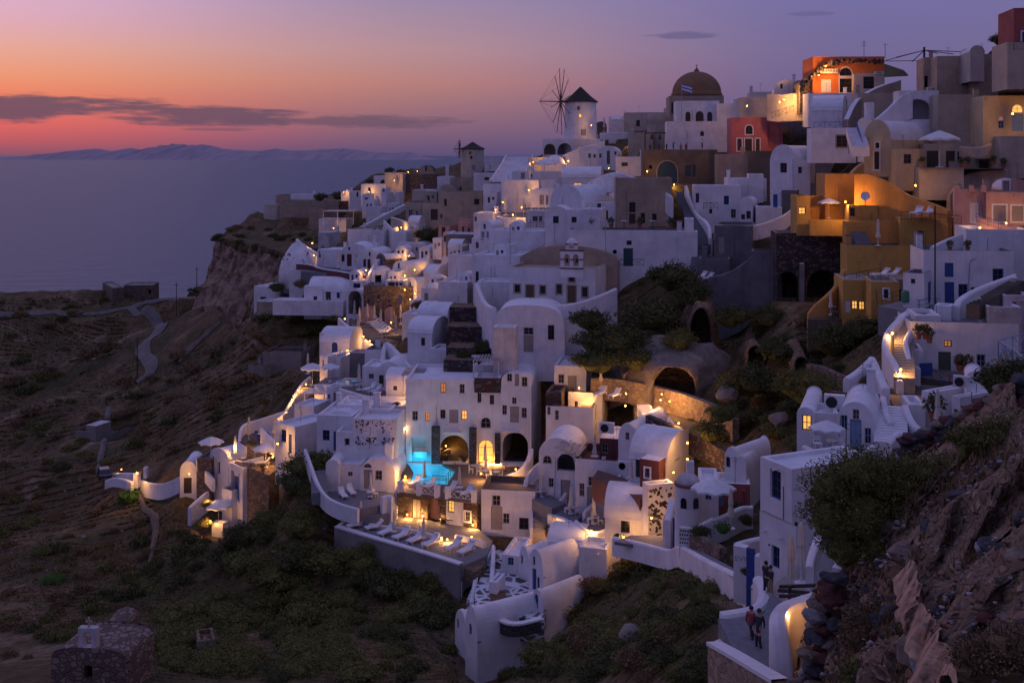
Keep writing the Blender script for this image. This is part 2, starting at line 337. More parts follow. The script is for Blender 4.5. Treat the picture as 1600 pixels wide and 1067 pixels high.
L(t,mixc(t,1.0,c1_,c2_,'MULTIPLY'),b.inputs['Base Color']);b.inputs['Roughness'].default_value=1
bp=N(t,'ShaderNodeBump');bp.inputs['Strength'].default_value=.9;bp.inputs['Distance'].default_value=.8;L(t,n2.outputs[0],bp.inputs['Height']);L(t,bp.outputs[0],b.inputs['Normal'])
me.materials.append(m)
o=bpy.data.objects.new('hillside',me);COL.objects.link(o);tag(o,'steep dry caldera hillside under the village',kind='structure')
def rockmat(name,a,b_,c,sc=.5,stretch=.35):
 m,t,b=newmat(name);g=N(t,'ShaderNodeNewGeometry')
 mp=N(t,'ShaderNodeMapping');L(t,g.outputs['Position'],mp.inputs[0]);mp.inputs['Scale'].default_value=(1,1,stretch)
 n1=N(t,'ShaderNodeTexNoise');L(t,mp.outputs[0],n1.inputs['Vector']);n1.inputs['Scale'].default_value=sc;n1.inputs['Detail'].default_value=10;n1.inputs['Roughness'].default_value=.68
 L(t,ramp(t,n1.outputs[0],[(.3,a),(.5,b_),(.7,c)]),b.inputs['Base Color']);b.inputs['Roughness'].default_value=1
 bp=N(t,'ShaderNodeBump');bp.inputs['Strength'].default_value=1;bp.inputs['Distance'].default_value=.5/sc*.5;L(t,n1.outputs[0],bp.inputs['Height']);L(t,bp.outputs[0],b.inputs['Normal'])
rockmat('cliff_rock',(.10,.062,.042,1),(.28,.185,.13,1),(.38,.27,.20,1),.4,.22)
rockmat('pumice',(.11,.085,.07,1),(.23,.185,.15,1),(.34,.28,.23,1),.6,1)
rockmat('near_rock',(.16,.09,.055,1),(.48,.30,.19,1),(.62,.44,.30,1),2.2,.4)
stonework('near_earth',[(.24,.15,.09,1),(.14,.07,.045,1),(.20,.125,.075,1),(.08,.07,.06,1),(.36,.27,.19,1),(.18,.11,.07,1),(.16,.055,.035,1)],(.17,.11,.065,1),2.6,1.0,.16)
t=MATS['near_earth'].node_tree;b=t.nodes['Principled BSDF'];cl=b.inputs['Base Color'].links[0].from_socket;g=N(t,'ShaderNodeNewGeometry');n1=N(t,'ShaderNodeTexNoise');L(t,g.outputs['Position'],n1.inputs['Vector']);n1.inputs['Scale'].default_value=3.5;n1.inputs['Detail'].default_value=9;n1.inputs['Roughness'].default_value=.7
n2=N(t,'ShaderNodeTexNoise');L(t,g.outputs['Position'],n2.inputs['Vector']);n2.inputs['Scale'].default_value=.6;n2.inputs['Detail'].default_value=4
L(t,mixc(t,ramp(t,n2.outputs[0],[(.42,(0,0,0,1)),(.58,(1,1,1,1))]),cl,ramp(t,n1.outputs[0],[(.3,(.09,.055,.03,1)),(.5,(.22,.14,.085,1)),(.7,(.36,.26,.17,1))])),b.inputs['Base Color'])
def sheet(rows,nu,nv,amp,seed,name,mat,sc=6,label=None,kind='structure',smooth=True,zf=1.1,ridge=0):
 """a rock face through rows of 3-D points (first row = top), resampled and roughened"""
 rows=[np.array([list(p)for p in r_])for r_ in rows]
 def res(a,n_):
  d=np.r_[0,np.cumsum(np.linalg.norm(np.diff(a,axis=0),axis=1))];s_=np.linspace(0,d[-1],n_)
  return np.stack([np.interp(s_,d,a[:,k])for k in range(3)],1)
 R_=np.stack([res(r_,nu)for r_ in rows]);tt=np.linspace(0,len(rows)-1,nv);k=np.minimum(tt.astype(int),len(rows)-2);f=(tt-k)[:,None,None]
 G=R_[k]*(1-f)+R_[k+1]*f
 q=G.reshape(-1,3)
 for ax in range(3):G[...,ax]+=(noise2(q[:,0]+q[:,1]*.7,q[:,2]*zf+q[:,1]*.3,seed+ax,sc,5)*amp).reshape(nv,nu)
 if ridge:q=G.reshape(-1,3);n_=[noise2(q[:,a],q[:,b_],seed+9+a,sc*.7,6)for a,b_ in((0,1),(1,2),(0,2))];rg=(.25-np.abs(n_[0]+n_[1]*.8)*.8-np.abs(n_[2])*.5)*ridge;G+=(rg[:,None]*np.array([-.35,-1,.3])).reshape(nv,nu,3)
 vs=G.reshape(-1,3).tolist();fs=[(j*nu+i,j*nu+i+1,(j+1)*nu+i+1,(j+1)*nu+i)for j in range(nv-1)for i in range(nu-1)]
 b_=MB();b_.add(vs,fs);o=b_.build(name,mat,smooth=smooth);tag(o,label,kind=kind);return o
sheet([[P(372,366,372),P(350,371,345),P(342,372,326),P(362,378,316),P(395,384,304),P(430,392,292),P(455,408,278)],[P(365,400,368),P(340,400,340),P(335,405,322),P(358,410,313),P(392,414,300),P(418,430,286),P(444,445,268)],[P(345,445,362),P(322,448,334),P(317,452,318),P(340,455,310),P(378,458,296),P(402,474,274),P(428,488,252)],[P(330,488,354),P(308,490,326),P(303,495,313),P(328,500,305),P(364,506,290),P(392,520,266),P(420,545,238)]],180,110,2.6,21,'cliff','cliff_rock',7,'bare tan cliff at the end of the village',zf=.3,ridge=4)
clifftop=sheet([[P(404,330,374),P(432,341,366),P(470,352,358),P(505,361,350),P(550,372,325)],[P(372,352,358),P(400,358,346),P(430,366,334),P(470,376,322),P(505,385,300)],[P(338,372,340),P(344,373,325),P(364,379,315),P(396,385,303),P(432,393,290),P(462,408,275)],[P(333,380,338),P(345,384,324),P(366,390,314),P(398,397,302),P(434,408,288),P(466,425,272)]],70,40,1.6,33,'cliff_top','earth',9,'scrubby slope between the cliff edge and the fortress wall')
plaster('dirt_road',(.175,.15,.135),var=.3,streak=.4);plaster('pale_earth',(.15,.12,.095),var=.4,streak=.6)
# architecture builders
def facade(mb,T,u0,u1,zb,top,holes,cuts=(),reveal=.22):
 """a wall in the plane v = 0 of frame T(u, v, z): solid columns between the openings, with reveals"""
 cs={round(u0,4),round(u1,4)}|{round(c,4)for c in cuts}
 for h in holes:
  cs|={round(h['u0'],4),round(h['u1'],4)}
  if h['arch']:
   for k in range(1,8):cs.add(round(h['u0']+(h['u1']-h['u0'])*k/8,4))
 cs=sorted(c for c in cs if u0-1e-4<=c<=u1+1e-4)
 def zt(h,u):
  if not h['arch']:return h['z1']
  k=max(-1,min(1,(u-(h['u0']+h['u1'])/2)/((h['u1']-h['u0'])/2)));r_=min((h['u1']-h['u0'])/2,h['z1']-h['z0'])
  return h['z1']-r_+r_*math.sqrt(max(0,1-k*k))
 for a,b in zip(cs,cs[1:]):
  if b-a<1e-3:continue
  mid=(a+b)/2;cl=cr=zb
  for h in sorted((h for h in holes if h['u0']<mid<h['u1']),key=lambda h:h['z0']):
   if h['z0']>min(cl,cr)+1e-4:mb.quad(T(a,0,cl),T(b,0,cr),T(b,0,h['z0']),T(a,0,h['z0']))
   rv=h.get('rev',reveal)
   mb.quad(T(a,0,h['z0']),T(b,0,h['z0']),T(b,rv,h['z0']),T(a,rv,h['z0']))
   ta,tb=zt(h,a),zt(h,b)
   mb.quad(T(a,rv,ta),T(b,rv,tb),T(b,0,tb),T(a,0,ta));cl,cr=ta,tb
  ta,tb=top(a),top(b)
  if ta>cl+1e-4 or tb>cr+1e-4:mb.quad(T(a,0,cl),T(b,0,cr),T(b,0,max(tb,cr)),T(a,0,max(ta,cl)))
 for h in holes:
  rv=h.get('rev',reveal)
  for u,s in((h['u0'],1),(h['u1'],-1)):
   z1=zt(h,u)
   q=[T(u,0,h['z0']),T(u,rv,h['z0']),T(u,rv,z1),T(u,0,z1)]
   mb.poly(q if s>0 else q[::-1])
WOOD={'b':'wood_blue','w':'wood_white','g':'wood_grey','k':'wood_dark','r':'wood_red','n':'wood_green','l':'wood_lightblue','t':'wood_teal','o':'wood_brown'}
def fitting(h,T,parent):
 """window or door set in an opening"""
 k=h['kind'];u0,u1,z0,z1=h['u0'],h['u1'],h['z0'],h['z1'];w=u1-u0;hh=z1-z0;wood=WOOD.get(h['col'],'wood_grey')
 n=8;r_=min(w/2,hh);
 def outline(i):
  a,b,c,d=u0+i,u1-i,z0+i,z1-i
  if not h['arch']:return[(a,c),(b,c),(b,d),(a,d)]
  rr=min((b-a)/2,d-c);m_=(a+b)/2
  return[(a,c),(b,c)]+[(m_+(b-a)/2*math.cos(math.pi*q/n),d-rr+rr*math.sin(math.pi*q/n))for q in range(n+1)]
 dv=.13
 if k in 'wl':
  fb=MB();fw=min(.09,w*.13)
  o_,i_=outline(0),outline(fw)
  for q in range(len(o_)):
   q2=(q+1)%len(o_)
   fb.quad(T(o_[q][0],dv,o_[q][1]),T(o_[q2][0],dv,o_[q2][1]),T(i_[q2][0],dv,i_[q2][1]),T(i_[q][0],dv,i_[q][1]))
   fb.quad(T(i_[q][0],dv,i_[q][1]),T(i_[q2][0],dv,i_[q2][1]),T(i_[q2][0],dv+.05,i_[q2][1]),T(i_[q][0],dv+.05,i_[q][1]))
  bar=lambda a,b,c,d:fb.poly([T(a,dv+.02,c),T(b,dv+.02,c),T(b,dv+.02,d),T(a,dv+.02,d)])
  m_=(u0+u1)/2;bar(m_-.03,m_+.03,z0+fw,z1-fw)
  nb=2 if hh<1.3 else 3
  for q in range(1,nb):
   zz=z0+hh*q/nb
   if h['arch']and zz>z1-r_*.5:continue
   bar(u0+fw,u1-fw,zz-.025,zz+.025)
  f=fb.build('window',wood,parent)
  pb=MB();pb.poly([T(a,dv+.045,c)for a,c in outline(.01)])
  pb.build('pane',{'w':'glass','l':h.get('lit','pane_lit')}[k],f)
 elif k=='d':
  db=MB();db.poly([T(a,dv,c)for a,c in outline(0)])
  nb=max(2,int(w/.45))
  for q in range(nb):
   a=u0+w*q/nb+.05;b=u0+w*(q+1)/nb-.05
   zz=z1-(r_*.45 if h['arch']else 0)
   for c,d in((z0+.1,z0+hh*.42),(z0+hh*.47,zz-.1)):
    if b>a and d>c:
     db.quad(T(a,dv-.035,c),T(b,dv-.035,c),T(b,dv-.035,d),T(a,dv-.035,d))
     db.quad(T(a,dv,c),T(b,dv,c),T(b,dv-.035,c),T(a,dv-.035,c));db.quad(T(b,dv,c),T(b,dv,d),T(b,dv-.035,d),T(b,dv-.035,c))
     db.quad(T(a,dv,d),T(a,dv,c),T(a,dv-.035,c),T(a,dv-.035,d));db.quad(T(b,dv,d),T(a,dv,d),T(a,dv-.035,d),T(b,dv-.035,d))
  d_=db.build('door',wood,parent)
  hb=MB();hb.tube([T(u1-w*.12,dv-.06,z0+hh*.45),T(u1-w*.12,dv-.06,z0+hh*.52)],.02,5);hb.build('handle','metal_dark',d_)
 if h['trim']:
  tb_=MB();e=.16;o_=outline(-e);i_=outline(0)
  for q in range(len(o_)):
   q2=(q+1)%len(o_)
   tb_.quad(T(o_[q][0],-.035,o_[q][1]),T(o_[q2][0],-.035,o_[q2][1]),T(i_[q2][0],-.035,i_[q2][1]),T(i_[q][0],-.035,i_[q][1]))
   tb_.quad(T(o_[q2][0],-.035,o_[q2][1]),T(o_[q][0],-.035,o_[q][1]),T(o_[q][0],.0,o_[q][1]),T(o_[q2][0],0,o_[q2][1]))
  tb_.build('surround',h['trim'],parent)
def house(label,x0,x1,yt,yb,D=None,yaw=0,dep=6,roof='flat',mat='white',ops=(),rise=None,found=3.2,name='house',cat='house',rmat='roof_white',par=.35,z=None,rw=.25,group=None,sq=2.0):
 """a building whose front stands between photo columns x0..x1 with its foot at row yb and its top at row yt; ops = openings (kind, x0, y0, x1, y1): kind letter (w window, l lit window, d door, o open), colour letter, then flags a (arched), t (trim)"""
 a=R(yaw);O=P(x0,yb,D,z);U=Vector((math.cos(a),math.sin(a),0));Nn=Vector((-math.sin(a),math.cos(a),0))
 def onplane(px,py,A0,nn):
  r=ray(px,py);return CAM+r*((A0-CAM).dot(nn)/r.dot(nn))
 floc=lambda px,py:((onplane(px,py,O,Nn)-O).dot(U),onplane(px,py,O,Nn).z-O.z)
 Wd=floc(x1,yb)[0]
 vault=roof in('vault',)
 Ht=floc((x0+x1)/2 if vault else x0,yt)[1]
 root=empty(name,O,a,label,cat,group)
 holes={'F':[],'R':[],'L':[]}
 for op in ops:
  side='F';kd=op[0]
  if kd[0]in 'RL' and kd[1]==':':side=kd[0];kd=kd[2:]
  if side=='F':f=floc
  else:
   A0=O+U*(Wd if side=='R' else 0)
   f=(lambda px,py,A0=A0:((onplane(px,py,A0,U)-O).dot(Nn),onplane(px,py,A0,U).z-O.z))
  p,q=f(op[1],op[4]),f(op[3],op[2])
  lo,hi=min(p[0],q[0]),max(p[0],q[0]);lim=Wd if side=='F' else dep
  lo,hi=max(lo,.12),min(hi,lim-.12)
  if hi-lo<.15:continue
  h=dict(kind=kd[0],col=kd[1]if len(kd)>1 else 'g',arch='a' in kd[2:],trim=None,u0=lo,u1=hi,z0=min(p[1],q[1]),z1=max(p[1],q[1]))
  if 't' in kd[2:]:h['trim']='trim_tan'
  if 'T' in kd[2:]:h['trim']='trim_white'
  if 'm' in kd[2:]:h['lit']='pane_dim'
  h['z1']=min(h['z1'],Ht-.08)
  if kd[0]=='o':h['rev']=.6
  if h['z0']<.2:h['z0']=max(h['z0'],0.0)
  holes[side].append(h)
 TF_=lambda u,v,z:Vector((u,v,z));TR=lambda u,v,z:Vector((Wd-v,u,z));TL=lambda u,v,z:Vector((v,dep-u,z));TB=lambda u,v,z:Vector((Wd-u,dep-v,z))
 for h in holes['L']:h['u0'],h['u1']=dep-h['u1'],dep-h['u0']
 wb=MB();rb=MB();zb=-found
 if roof=='vault':
  rs_=rise if rise else min(Wd/2*.85,Ht*.6);Hs=Ht-rs_
  n=18;cuts=[Wd/2-Wd/2*math.cos(math.pi*k/n)for k in range(n+1)]
  tp=lambda u:Hs+rs_*max(0,1-abs((u-Wd/2)/(Wd/2))**sq)**(1/sq)
  facade(wb,TF_,0,Wd,zb,tp,holes['F'],cuts);facade(wb,TR,0,dep,zb,lambda u:Hs-.1,holes['R']);facade(wb,TL,0,dep,zb,lambda u:Hs-.1,holes['L']);facade(wb,TB,0,Wd,zb,tp,[],cuts)
  lip=.13;e=.32
  for c,d in zip(cuts,cuts[1:]):
   for v0,v1,dz in((0,e,0),(e,dep,-lip)):
    rb.quad(Vector((c,v0,tp(c)+dz)),Vector((d,v0,tp(d)+dz)),Vector((d,v1,tp(d)+dz)),Vector((c,v1,tp(c)+dz)))
   rb.quad(Vector((c,e,tp(c)-lip)),Vector((d,e,tp(d)-lip)),Vector((d,e,tp(d))),Vector((c,e,tp(c))))
 elif roof=='cross':
  rs_=rise if rise else dep*.28;n=14;Hs=Ht
  cuts=[dep/2-dep/2*math.cos(math.pi*k/n)for k in range(n+1)]
  tp=lambda v:Hs+rs_*math.sqrt(max(0,1-((v-dep/2)/(dep/2))**2))
  facade(wb,TF_,0,Wd,zb,lambda u:Hs,holes['F']);facade(wb,TR,0,dep,zb,tp,holes['R'],cuts);facade(wb,TL,0,dep,zb,tp,holes['L'],cuts);facade(wb,TB,0,Wd,zb,lambda u:Hs,[])
  for c,d in zip(cuts,cuts[1:]):rb.quad(Vector((-.08,c,tp(c)+.01)),Vector((Wd+.08,c,tp(c)+.01)),Vector((Wd+.08,d,tp(d)+.01)),Vector((-.08,d,tp(d)+.01)))
  rb.quad(Vector((-.08,-.08,Hs-.1)),Vector((Wd+.08,-.08,Hs-.1)),Vector((Wd+.08,0,Hs+.01)),Vector((-.08,0,Hs+.01)))
 else:
  for(T_,ln,hs)in((TF_,Wd,holes['F']),(TR,dep,holes['R']),(TL,dep,holes['L']),(TB,Wd,[])):facade(wb,T_,0,ln,zb,lambda u:Ht,hs)
  e=min(rw,Wd*.3,dep*.3);rz=Ht-par
  out_=[(0,0),(Wd,0),(Wd,dep),(0,dep)];in_=[(e,e),(Wd-e,e),(Wd-e,dep-e),(e,dep-e)]
  for q in range(4):
   p,p2,i_,i2=out_[q],out_[(q+1)%4],in_[q],in_[(q+1)%4]
   rb.quad((*p,Ht),(*p2,Ht),(*i2,Ht),(*i_,Ht));rb.quad((*i_,Ht),(*i2,Ht),(*i2,rz),(*i_,rz))
  if roof=='dome':
   rb.m=0
   rr=min(Wd,dep)/2*.86;rr_z=rise if rise else rr*.8
   prof=[(rr*math.cos(math.pi/2*k/10),rz+rr_z*math.sin(math.pi/2*k/10))for k in range(11)]
   rb.lathe(prof,28,(Wd/2,dep/2,0),False)
  rb.poly([(*p,rz)for p in in_])
 w_=wb.build('wall',mat,root);r_=rb.build('roof',rmat,root,smooth=False)
 if roof in('vault','cross','dome'):
  for pl in r_.data.polygons:pl.use_smooth=True
  md=None
  try:r_.data.set_sharp_from_angle(angle=R(40))
  except Exception:pass
 if cat=='house' and Wd>2.2 and dep>2.5 and mat not in('brown_stone','dark_stone','near_earth','pumice'):
  q=random.Random(label);zt=Ht if roof=='flat' else Ht*.96
  if q.random()<.42:
   cx,cy,cw,chh=q.choice((.6,Wd-.6)),dep-q.uniform(.5,1.2),q.uniform(.22,.36),q.uniform(.7,1.3);cb=MB();cb.box(cx-cw,cx+cw,cy-cw,cy+cw,zt-2.2,zt+chh)
   c_=cb.build('chimney',mat,root);cb=MB();cb.box(cx-cw*1.2,cx+cw*1.2,cy-cw*1.2,cy+cw*1.2,zt+chh,zt+chh+.1);cb.build('chimney_cap',rmat,c_)
  if roof=='flat':
   for k in range(q.randrange(1,3)):u=q.uniform(.4,Wd-.4);cb=MB();cb.tube([(u,.1,Ht-par-.05),(u,-.35,Ht-par-.09)],.05,5);cb.build('rain_spout',mat,root)
  if q.random()<.5:
   u=q.uniform(.3,Wd-.3);cb=MB();cb.tube([(u,-.03,min(zt,Ht*.7)),(u+q.uniform(-.2,.2),-.03,.3)],.018,4);cb.build('cable','metal_dark',root)
  if q.random()<.35:u=q.uniform(.6,Wd-.6);v=q.uniform(1,dep-.8);cb=MB();cb.tube([(u,v,zt-.6),(u,v,zt+1.7)],.02,4);cb.tube([(u-.35,v,zt+1.6),(u+.35,v,zt+1.6)],.015,4);cb.tube([(u-.25,v,zt+1.35),(u+.25,v,zt+1.35)],.015,4);cb.build('aerial','metal_dark',root)
 for side,T_ in(('F',TF_),('R',TR),('L',TL)):
  for h in holes[side]:
   if h['kind']!='o':fitting(h,T_,root)
   elif h['trim']:fitting(dict(h,kind='x'),T_,root)
 return dict(root=root,O=O,U=U,N=Nn,W=Wd,H=Ht,loc=lambda px,py:onplane(px,py,O,Nn),at=lambda u,v,z:O+U*u+Nn*v+Vector((0,0,z)),a=a)
def wall(label,pts,h=1.0,th=.4,mat='white',D=None,z=None,cap='round',name='parapet_wall',cat='wall',found=0.0,group=None,smooth=2,capmat=None):
 """a free-standing wall whose TOP runs along photo pixels (px, py[, D]); z: all on the level z; h: height down from the top"""
 ps=[]
 for p in pts:ps.append(P(p[0],p[1],p[2]if len(p)>2 else D,z))
 a=np.array([list(p)for p in ps])
 if smooth and len(a)>2:
  for _ in range(smooth):
   nw=[a[0]]
   for i in range(len(a)-1):nw+=[a[i]*.75+a[i+1]*.25,a[i]*.25+a[i+1]*.75]
   nw.append(a[-1]);a=np.array(nw)
 tg=np.gradient(a,axis=0)[:,:2];tg/=np.linalg.norm(tg,axis=1)[:,None]+1e-9;nr=np.stack([-tg[:,1],tg[:,0]],1)
 if cap=='round':prof=[(-.5,-h-found),(-.5,-th*.3),(-.36,-th*.08),(0,0),(.36,-th*.08),(.5,-th*.3),(.5,-h-found)]
 else:prof=[(-.5,-h-found),(-.5,0),(.5,0),(.5,-h-found)]
 c=a.mean(0);c[2]=a[:,2].min()-h
 b_=MB();n=len(prof);vs=[]
 for i in range(len(a)):
  for k,dz in prof:vs.append((a[i,0]+nr[i,0]*k*th-c[0],a[i,1]+nr[i,1]*k*th-c[1],a[i,2]+dz-c[2]))
 fs=[(i*n+k,i*n+k+1,(i+1)*n+k+1,(i+1)*n+k)for i in range(len(a)-1)for k in range(n-1)]
 fs+=[tuple(range(n)),tuple(range((len(a)-1)*n,len(a)*n))[::-1]]
 b_.add(vs,fs);o=b_.build(name,mat);o.location=c
 if capmat:
  cb=MB();e=.06
  for i in range(len(a)-1):
   q=lambda i,s,dz:(a[i,0]+nr[i,0]*s*(th/2+e)-c[0],a[i,1]+nr[i,1]*s*(th/2+e)-c[1],a[i,2]+dz-c[2])
   cb.quad(q(i,-1,.09),q(i+1,-1,.09),q(i+1,1,.09),q(i,1,.09));cb.quad(q(i,-1,-.06),q(i+1,-1,-.06),q(i+1,-1,.09),q(i,-1,.09));cb.quad(q(i,1,-.06),q(i+1,1,-.06),q(i+1,1,.09),q(i,1,.09))
  cb.build('coping',capmat,o)
 return tag(o,label,cat,group)
def deck(label,pts,z=None,mat='paving',th=3.0,name='terrace',D=None,kind='structure'):
 """a level terrace whose outline is given in photo pixels; the level is that of z or of its first corner"""
 if z is None:z=P(pts[0][0],pts[0][1],D).z
 q=[P(px,py,z=z)for px,py in pts];c=sum(q,Vector())/len(q)
 b_=MB();b_.poly([(p.x-c.x,p.y-c.y,0)for p in q])
 for i in range(len(q)):
  p,p2=q[i],q[(i+1)%len(q)];b_.quad((p.x-c.x,p.y-c.y,-th),(p2.x-c.x,p2.y-c.y,-th),(p2.x-c.x,p2.y-c.y,0),(p.x-c.x,p.y-c.y,0))
 o=b_.build(name,mat);o.location=(c.x,c.y,z)
 tag(o,label,kind=kind);return z
def stairs(label,p0,p1,w,n=None,mat='paving',edge=None,name='stairway',z0=None,D0=None,D1=None,wdir=None):
 """steps rising from the point seen at p0 to the point seen at p1 (photo pixels), each step a part"""
 A0=P(p0[0],p0[1],p0[2]if len(p0)>2 else D0);A1=P(p1[0],p1[1],p1[2]if len(p1)>2 else D1)
 d=A1-A0;run=Vector((d.x,d.y,0));ln=run.length
 n=n or max(3,int(abs(d.z)/.2));f=run.normalized();s=Vector((f.y,-f.x,0))
 root=empty(name,A0,0,label,'stairs');dz=d.z/n;tr=ln/n
 ang=math.atan2(f.y,f.x);b_=MB()
 b_.box(0,tr+.03,-w/2,w/2,-max(1.2,abs(dz)*3),0)
 me=None
 for k in range(n):
  if me is None:o=b_.build('step',mat,root);me=o.data
  else:o=bpy.data.objects.new('step',me);COL.objects.link(o);o.parent=root
  o.location=f*(tr*k)+Vector((0,0,dz*(k+1)));o.rotation_euler=(0,0,ang)
 if edge:
  for q in(-1,1):
   eb=MB();hh=.5
   p=s*(q*(w/2+.13))
   A_,B_=p+Vector((0,0,0)),p+d
   for o_,i_ in((-.13,.13),):
    vs=[]
    for base in(A_,B_):
     for k,zz in((-.13,-1.5),(-.13,hh),(.13,hh),(.13,-1.5)):vs.append(base+s*k+Vector((0,0,zz)))
    eb.add(vs,[(0,1,5,4),(1,2,6,5),(2,3,7,6),(0,3,2,1),(4,5,6,7)])
   eb.build('side_wall',edge,root)
 return root
def textmesh(cu):
 t_=bpy.data.objects.new('text',cu);COL.objects.link(t_);bpy.context.view_layer.update()
 me=bpy.data.meshes.new_from_object(t_.evaluated_get(bpy.context.evaluated_depsgraph_get()));bpy.data.objects.remove(t_);me.name='lettering'
 o=bpy.data.objects.new('lettering',me);COL.objects.link(o);return o
# furniture builders
def mk_umbrella(r=1.45,canvas='canvas_white'):
 root=empty('parasol',(0,0,0))
 b_=MB();b_.tube([(0,0,0),(0,0,2.55)],.03,6);b_.build('pole','wood_white',root)
 b_=MB();n=8
 for k in range(n):
  a0,a1=2*math.pi*k/n,2*math.pi*(k+1)/n
  o0,o1=(r*math.cos(a0),r*math.sin(a0)),(r*math.cos(a1),r*math.sin(a1));mm=((o0[0]+o1[0])/2*.95,(o0[1]+o1[1])/2*.95)
  for p,q in((o0,mm),(mm,o1)):
   zp=2.0 if p is not mm else 2.08;zq=2.0 if q is not mm else 2.08
   b_.poly([(0,0,2.62),(p[0]*.5,p[1]*.5,2.36),(q[0]*.5,q[1]*.5,2.36)]);b_.quad((p[0]*.5,p[1]*.5,2.36),(p[0],p[1],zp),(q[0],q[1],zq),(q[0]*.5,q[1]*.5,2.36))
   b_.quad((p[0],p[1],zp),(p[0],p[1],zp-.14),(q[0],q[1],zq-.14),(q[0],q[1],zq))
 b_.build('canopy',canvas,root)
 b_=MB()
 for k in range(n):a0=2*math.pi*k/n;b_.tube([(.03,0,2.3)if False else(0,0,2.2),(r*.93*math.cos(a0),r*.93*math.sin(a0),2.02)],.012,4)
 b_.build('ribs','wood_white',root)['kind']='stuff'
 b_=MB();b_.lathe([(.28,0),(.28,.06),(.05,.1),(.05,.3)],14);b_.build('base','plastic_white',root)
 return root
def mk_closed(canvas='canvas'):
 root=empty('closed_parasol',(0,0,0))
 b_=MB();b_.tube([(0,0,0),(0,0,2.7)],.03,6);b_.build('pole','wood_white',root)
 b_=MB();n=16;vs=[];fs=[]
 prof=[(.02,2.72),(.07,2.6),(.11,2.2),(.14,1.7),(.11,1.55),(.17,1.15),(.21,.85),(.12,.84)]
 for r_,z in prof:
  for k in range(n):q=r_*(1+.28*(k%2));vs.append((q*math.cos(2*math.pi*k/n),q*math.sin(2*math.pi*k/n),z))
 for i in range(len(prof)-1):
  for k in range(n):fs.append((i*n+k,i*n+(k+1)%n,(i+1)*n+(k+1)%n,(i+1)*n+k))
 b_.add(vs,fs);b_.build('canopy',canvas,root)
 b_=MB();b_.lathe([(.3,0),(.3,.06),(.05,.1),(.05,.3)],14);b_.build('base','plastic_white',root)
 return root
def mk_lounger(cush='cushion',frame='wood_white'):
 root=empty('sun_lounger',(0,0,0))
 b_=MB()
 for s in(-1,1):b_.box(s*.3-.025,s*.3+.025,-.95,.95,.24,.30)
 for k in range(6):b_.box(-.3,.3,-.9+.36*k,-.86+.36*k,.26,.29)
 b_.build('frame',frame,root)
 for s in(-1,1):
  for y in(-.75,.75):q=MB();q.box(s*.3-.03,s*.3+.03,y-.03,y+.03,0,.25);q.build('leg',frame,root)
 b_=MB();pr=[(-.95,.31),(-.5,.33),(.25,.31),(.45,.40),(.95,.80)]
 vs=[]
 for y,z in pr:
  for x,dz in((-.32,0),(-.30,.09),(.30,.09),(.32,0)):vs.append((x,y,z+dz))
 fs=[(i*4+k,i*4+(k+1)%4,(i+1)*4+(k+1)%4,(i+1)*4+k)for i in range(len(pr)-1)for k in range(4)]+[(3,2,1,0),(16,17,18,19)]
 b_.add(vs,fs);b_.build('cushion',cush,root)
 b_=MB();b_.box(-.26,.26,.72,.92,.80,.90,Matrix.Rotation(0,4,'X'));b_.build('headrest',cush,root)
 return root
def mk_table(r=.38):
 root=empty('table',(0,0,0))
 b_=MB();b_.lathe([(r,.70),(r,.74)],18);b_.build('table_top','plastic_white',root)
 b_=MB();b_.lathe([(.2,0),(.2,.03),(.035,.06),(.035,.70)],10);b_.build('pedestal','metal_dark',root)
 return root
def mk_chair(m_='wood_white'):
 root=empty('chair',(0,0,0))
 for x in(-.2,.2):
  for y,h in((-.2,.44),(.2,.9)):b_=MB();b_.box(x-.025,x+.025,y-.025,y+.025,0,h);b_.build('leg',m_,root)
 b_=MB();b_.box(-.24,.24,-.24,.24,.43,.48);b_.build('seat',m_,root)
 b_=MB();b_.box(-.175,.175,.18,.22,.6,.88);b_.build('backrest',m_,root)
 return root
def mk_bench():
 root=empty('bench',(0,0,0))
 for x in(-.8,.8):b_=MB();b_.box(x-.05,x+.05,-.22,.22,0,.42);b_.build('leg','wood_dark',root)
 b_=MB();b_.box(-.95,.95,-.26,.26,.42,.48);b_.build('seat','wood_dark',root)
 b_=MB();b_.box(-.95,.95,.22,.28,.55,.9);b_.build('backrest','wood_dark',root)
 return root
def mk_pot(leaf='leaf_dark'):
 root=empty('potted_plant',(0,0,0))
 b_=MB();b_.lathe([(.16,0),(.24,.36),(.26,.36),(.26,.42),(.2,.42),(.19,.36)],12);b_.build('pot','terracotta',root)
 b_=MB();r_=random.Random(2)
 for k in range(160):
  d=Vector((r_.gauss(0,1),r_.gauss(0,1),r_.gauss(.2,1))).normalized()*(.15+.3*r_.random());c=Vector((0,0,.75))+d
  a=Vector((r_.gauss(0,1),r_.gauss(0,1),r_.gauss(0,1))).normalized()*.09;q=d.cross(a).normalized()*.06
  b_.quad(c-a,c+q,c+a,c-q)
 b_.build('foliage',leaf,root)
 return root
def mk_ac():
 root=empty('air_conditioner',(0,0,0))
 b_=MB();b_.box(-.45,.45,-.16,.16,.05,.68);b_.build('case','plastic_white',root)
 b_=MB();T=Matrix.Translation((-.12,-.17,.36))@Matrix.Rotation(R(90),4,'X');b_.lathe([(.25,0),(.25,.03),(.2,.03),(.2,0)],18)
 b_.v=[tuple(T@Vector(p))for p in b_.v]
 b_.build('fan_guard','metal_dark',root)
 return root
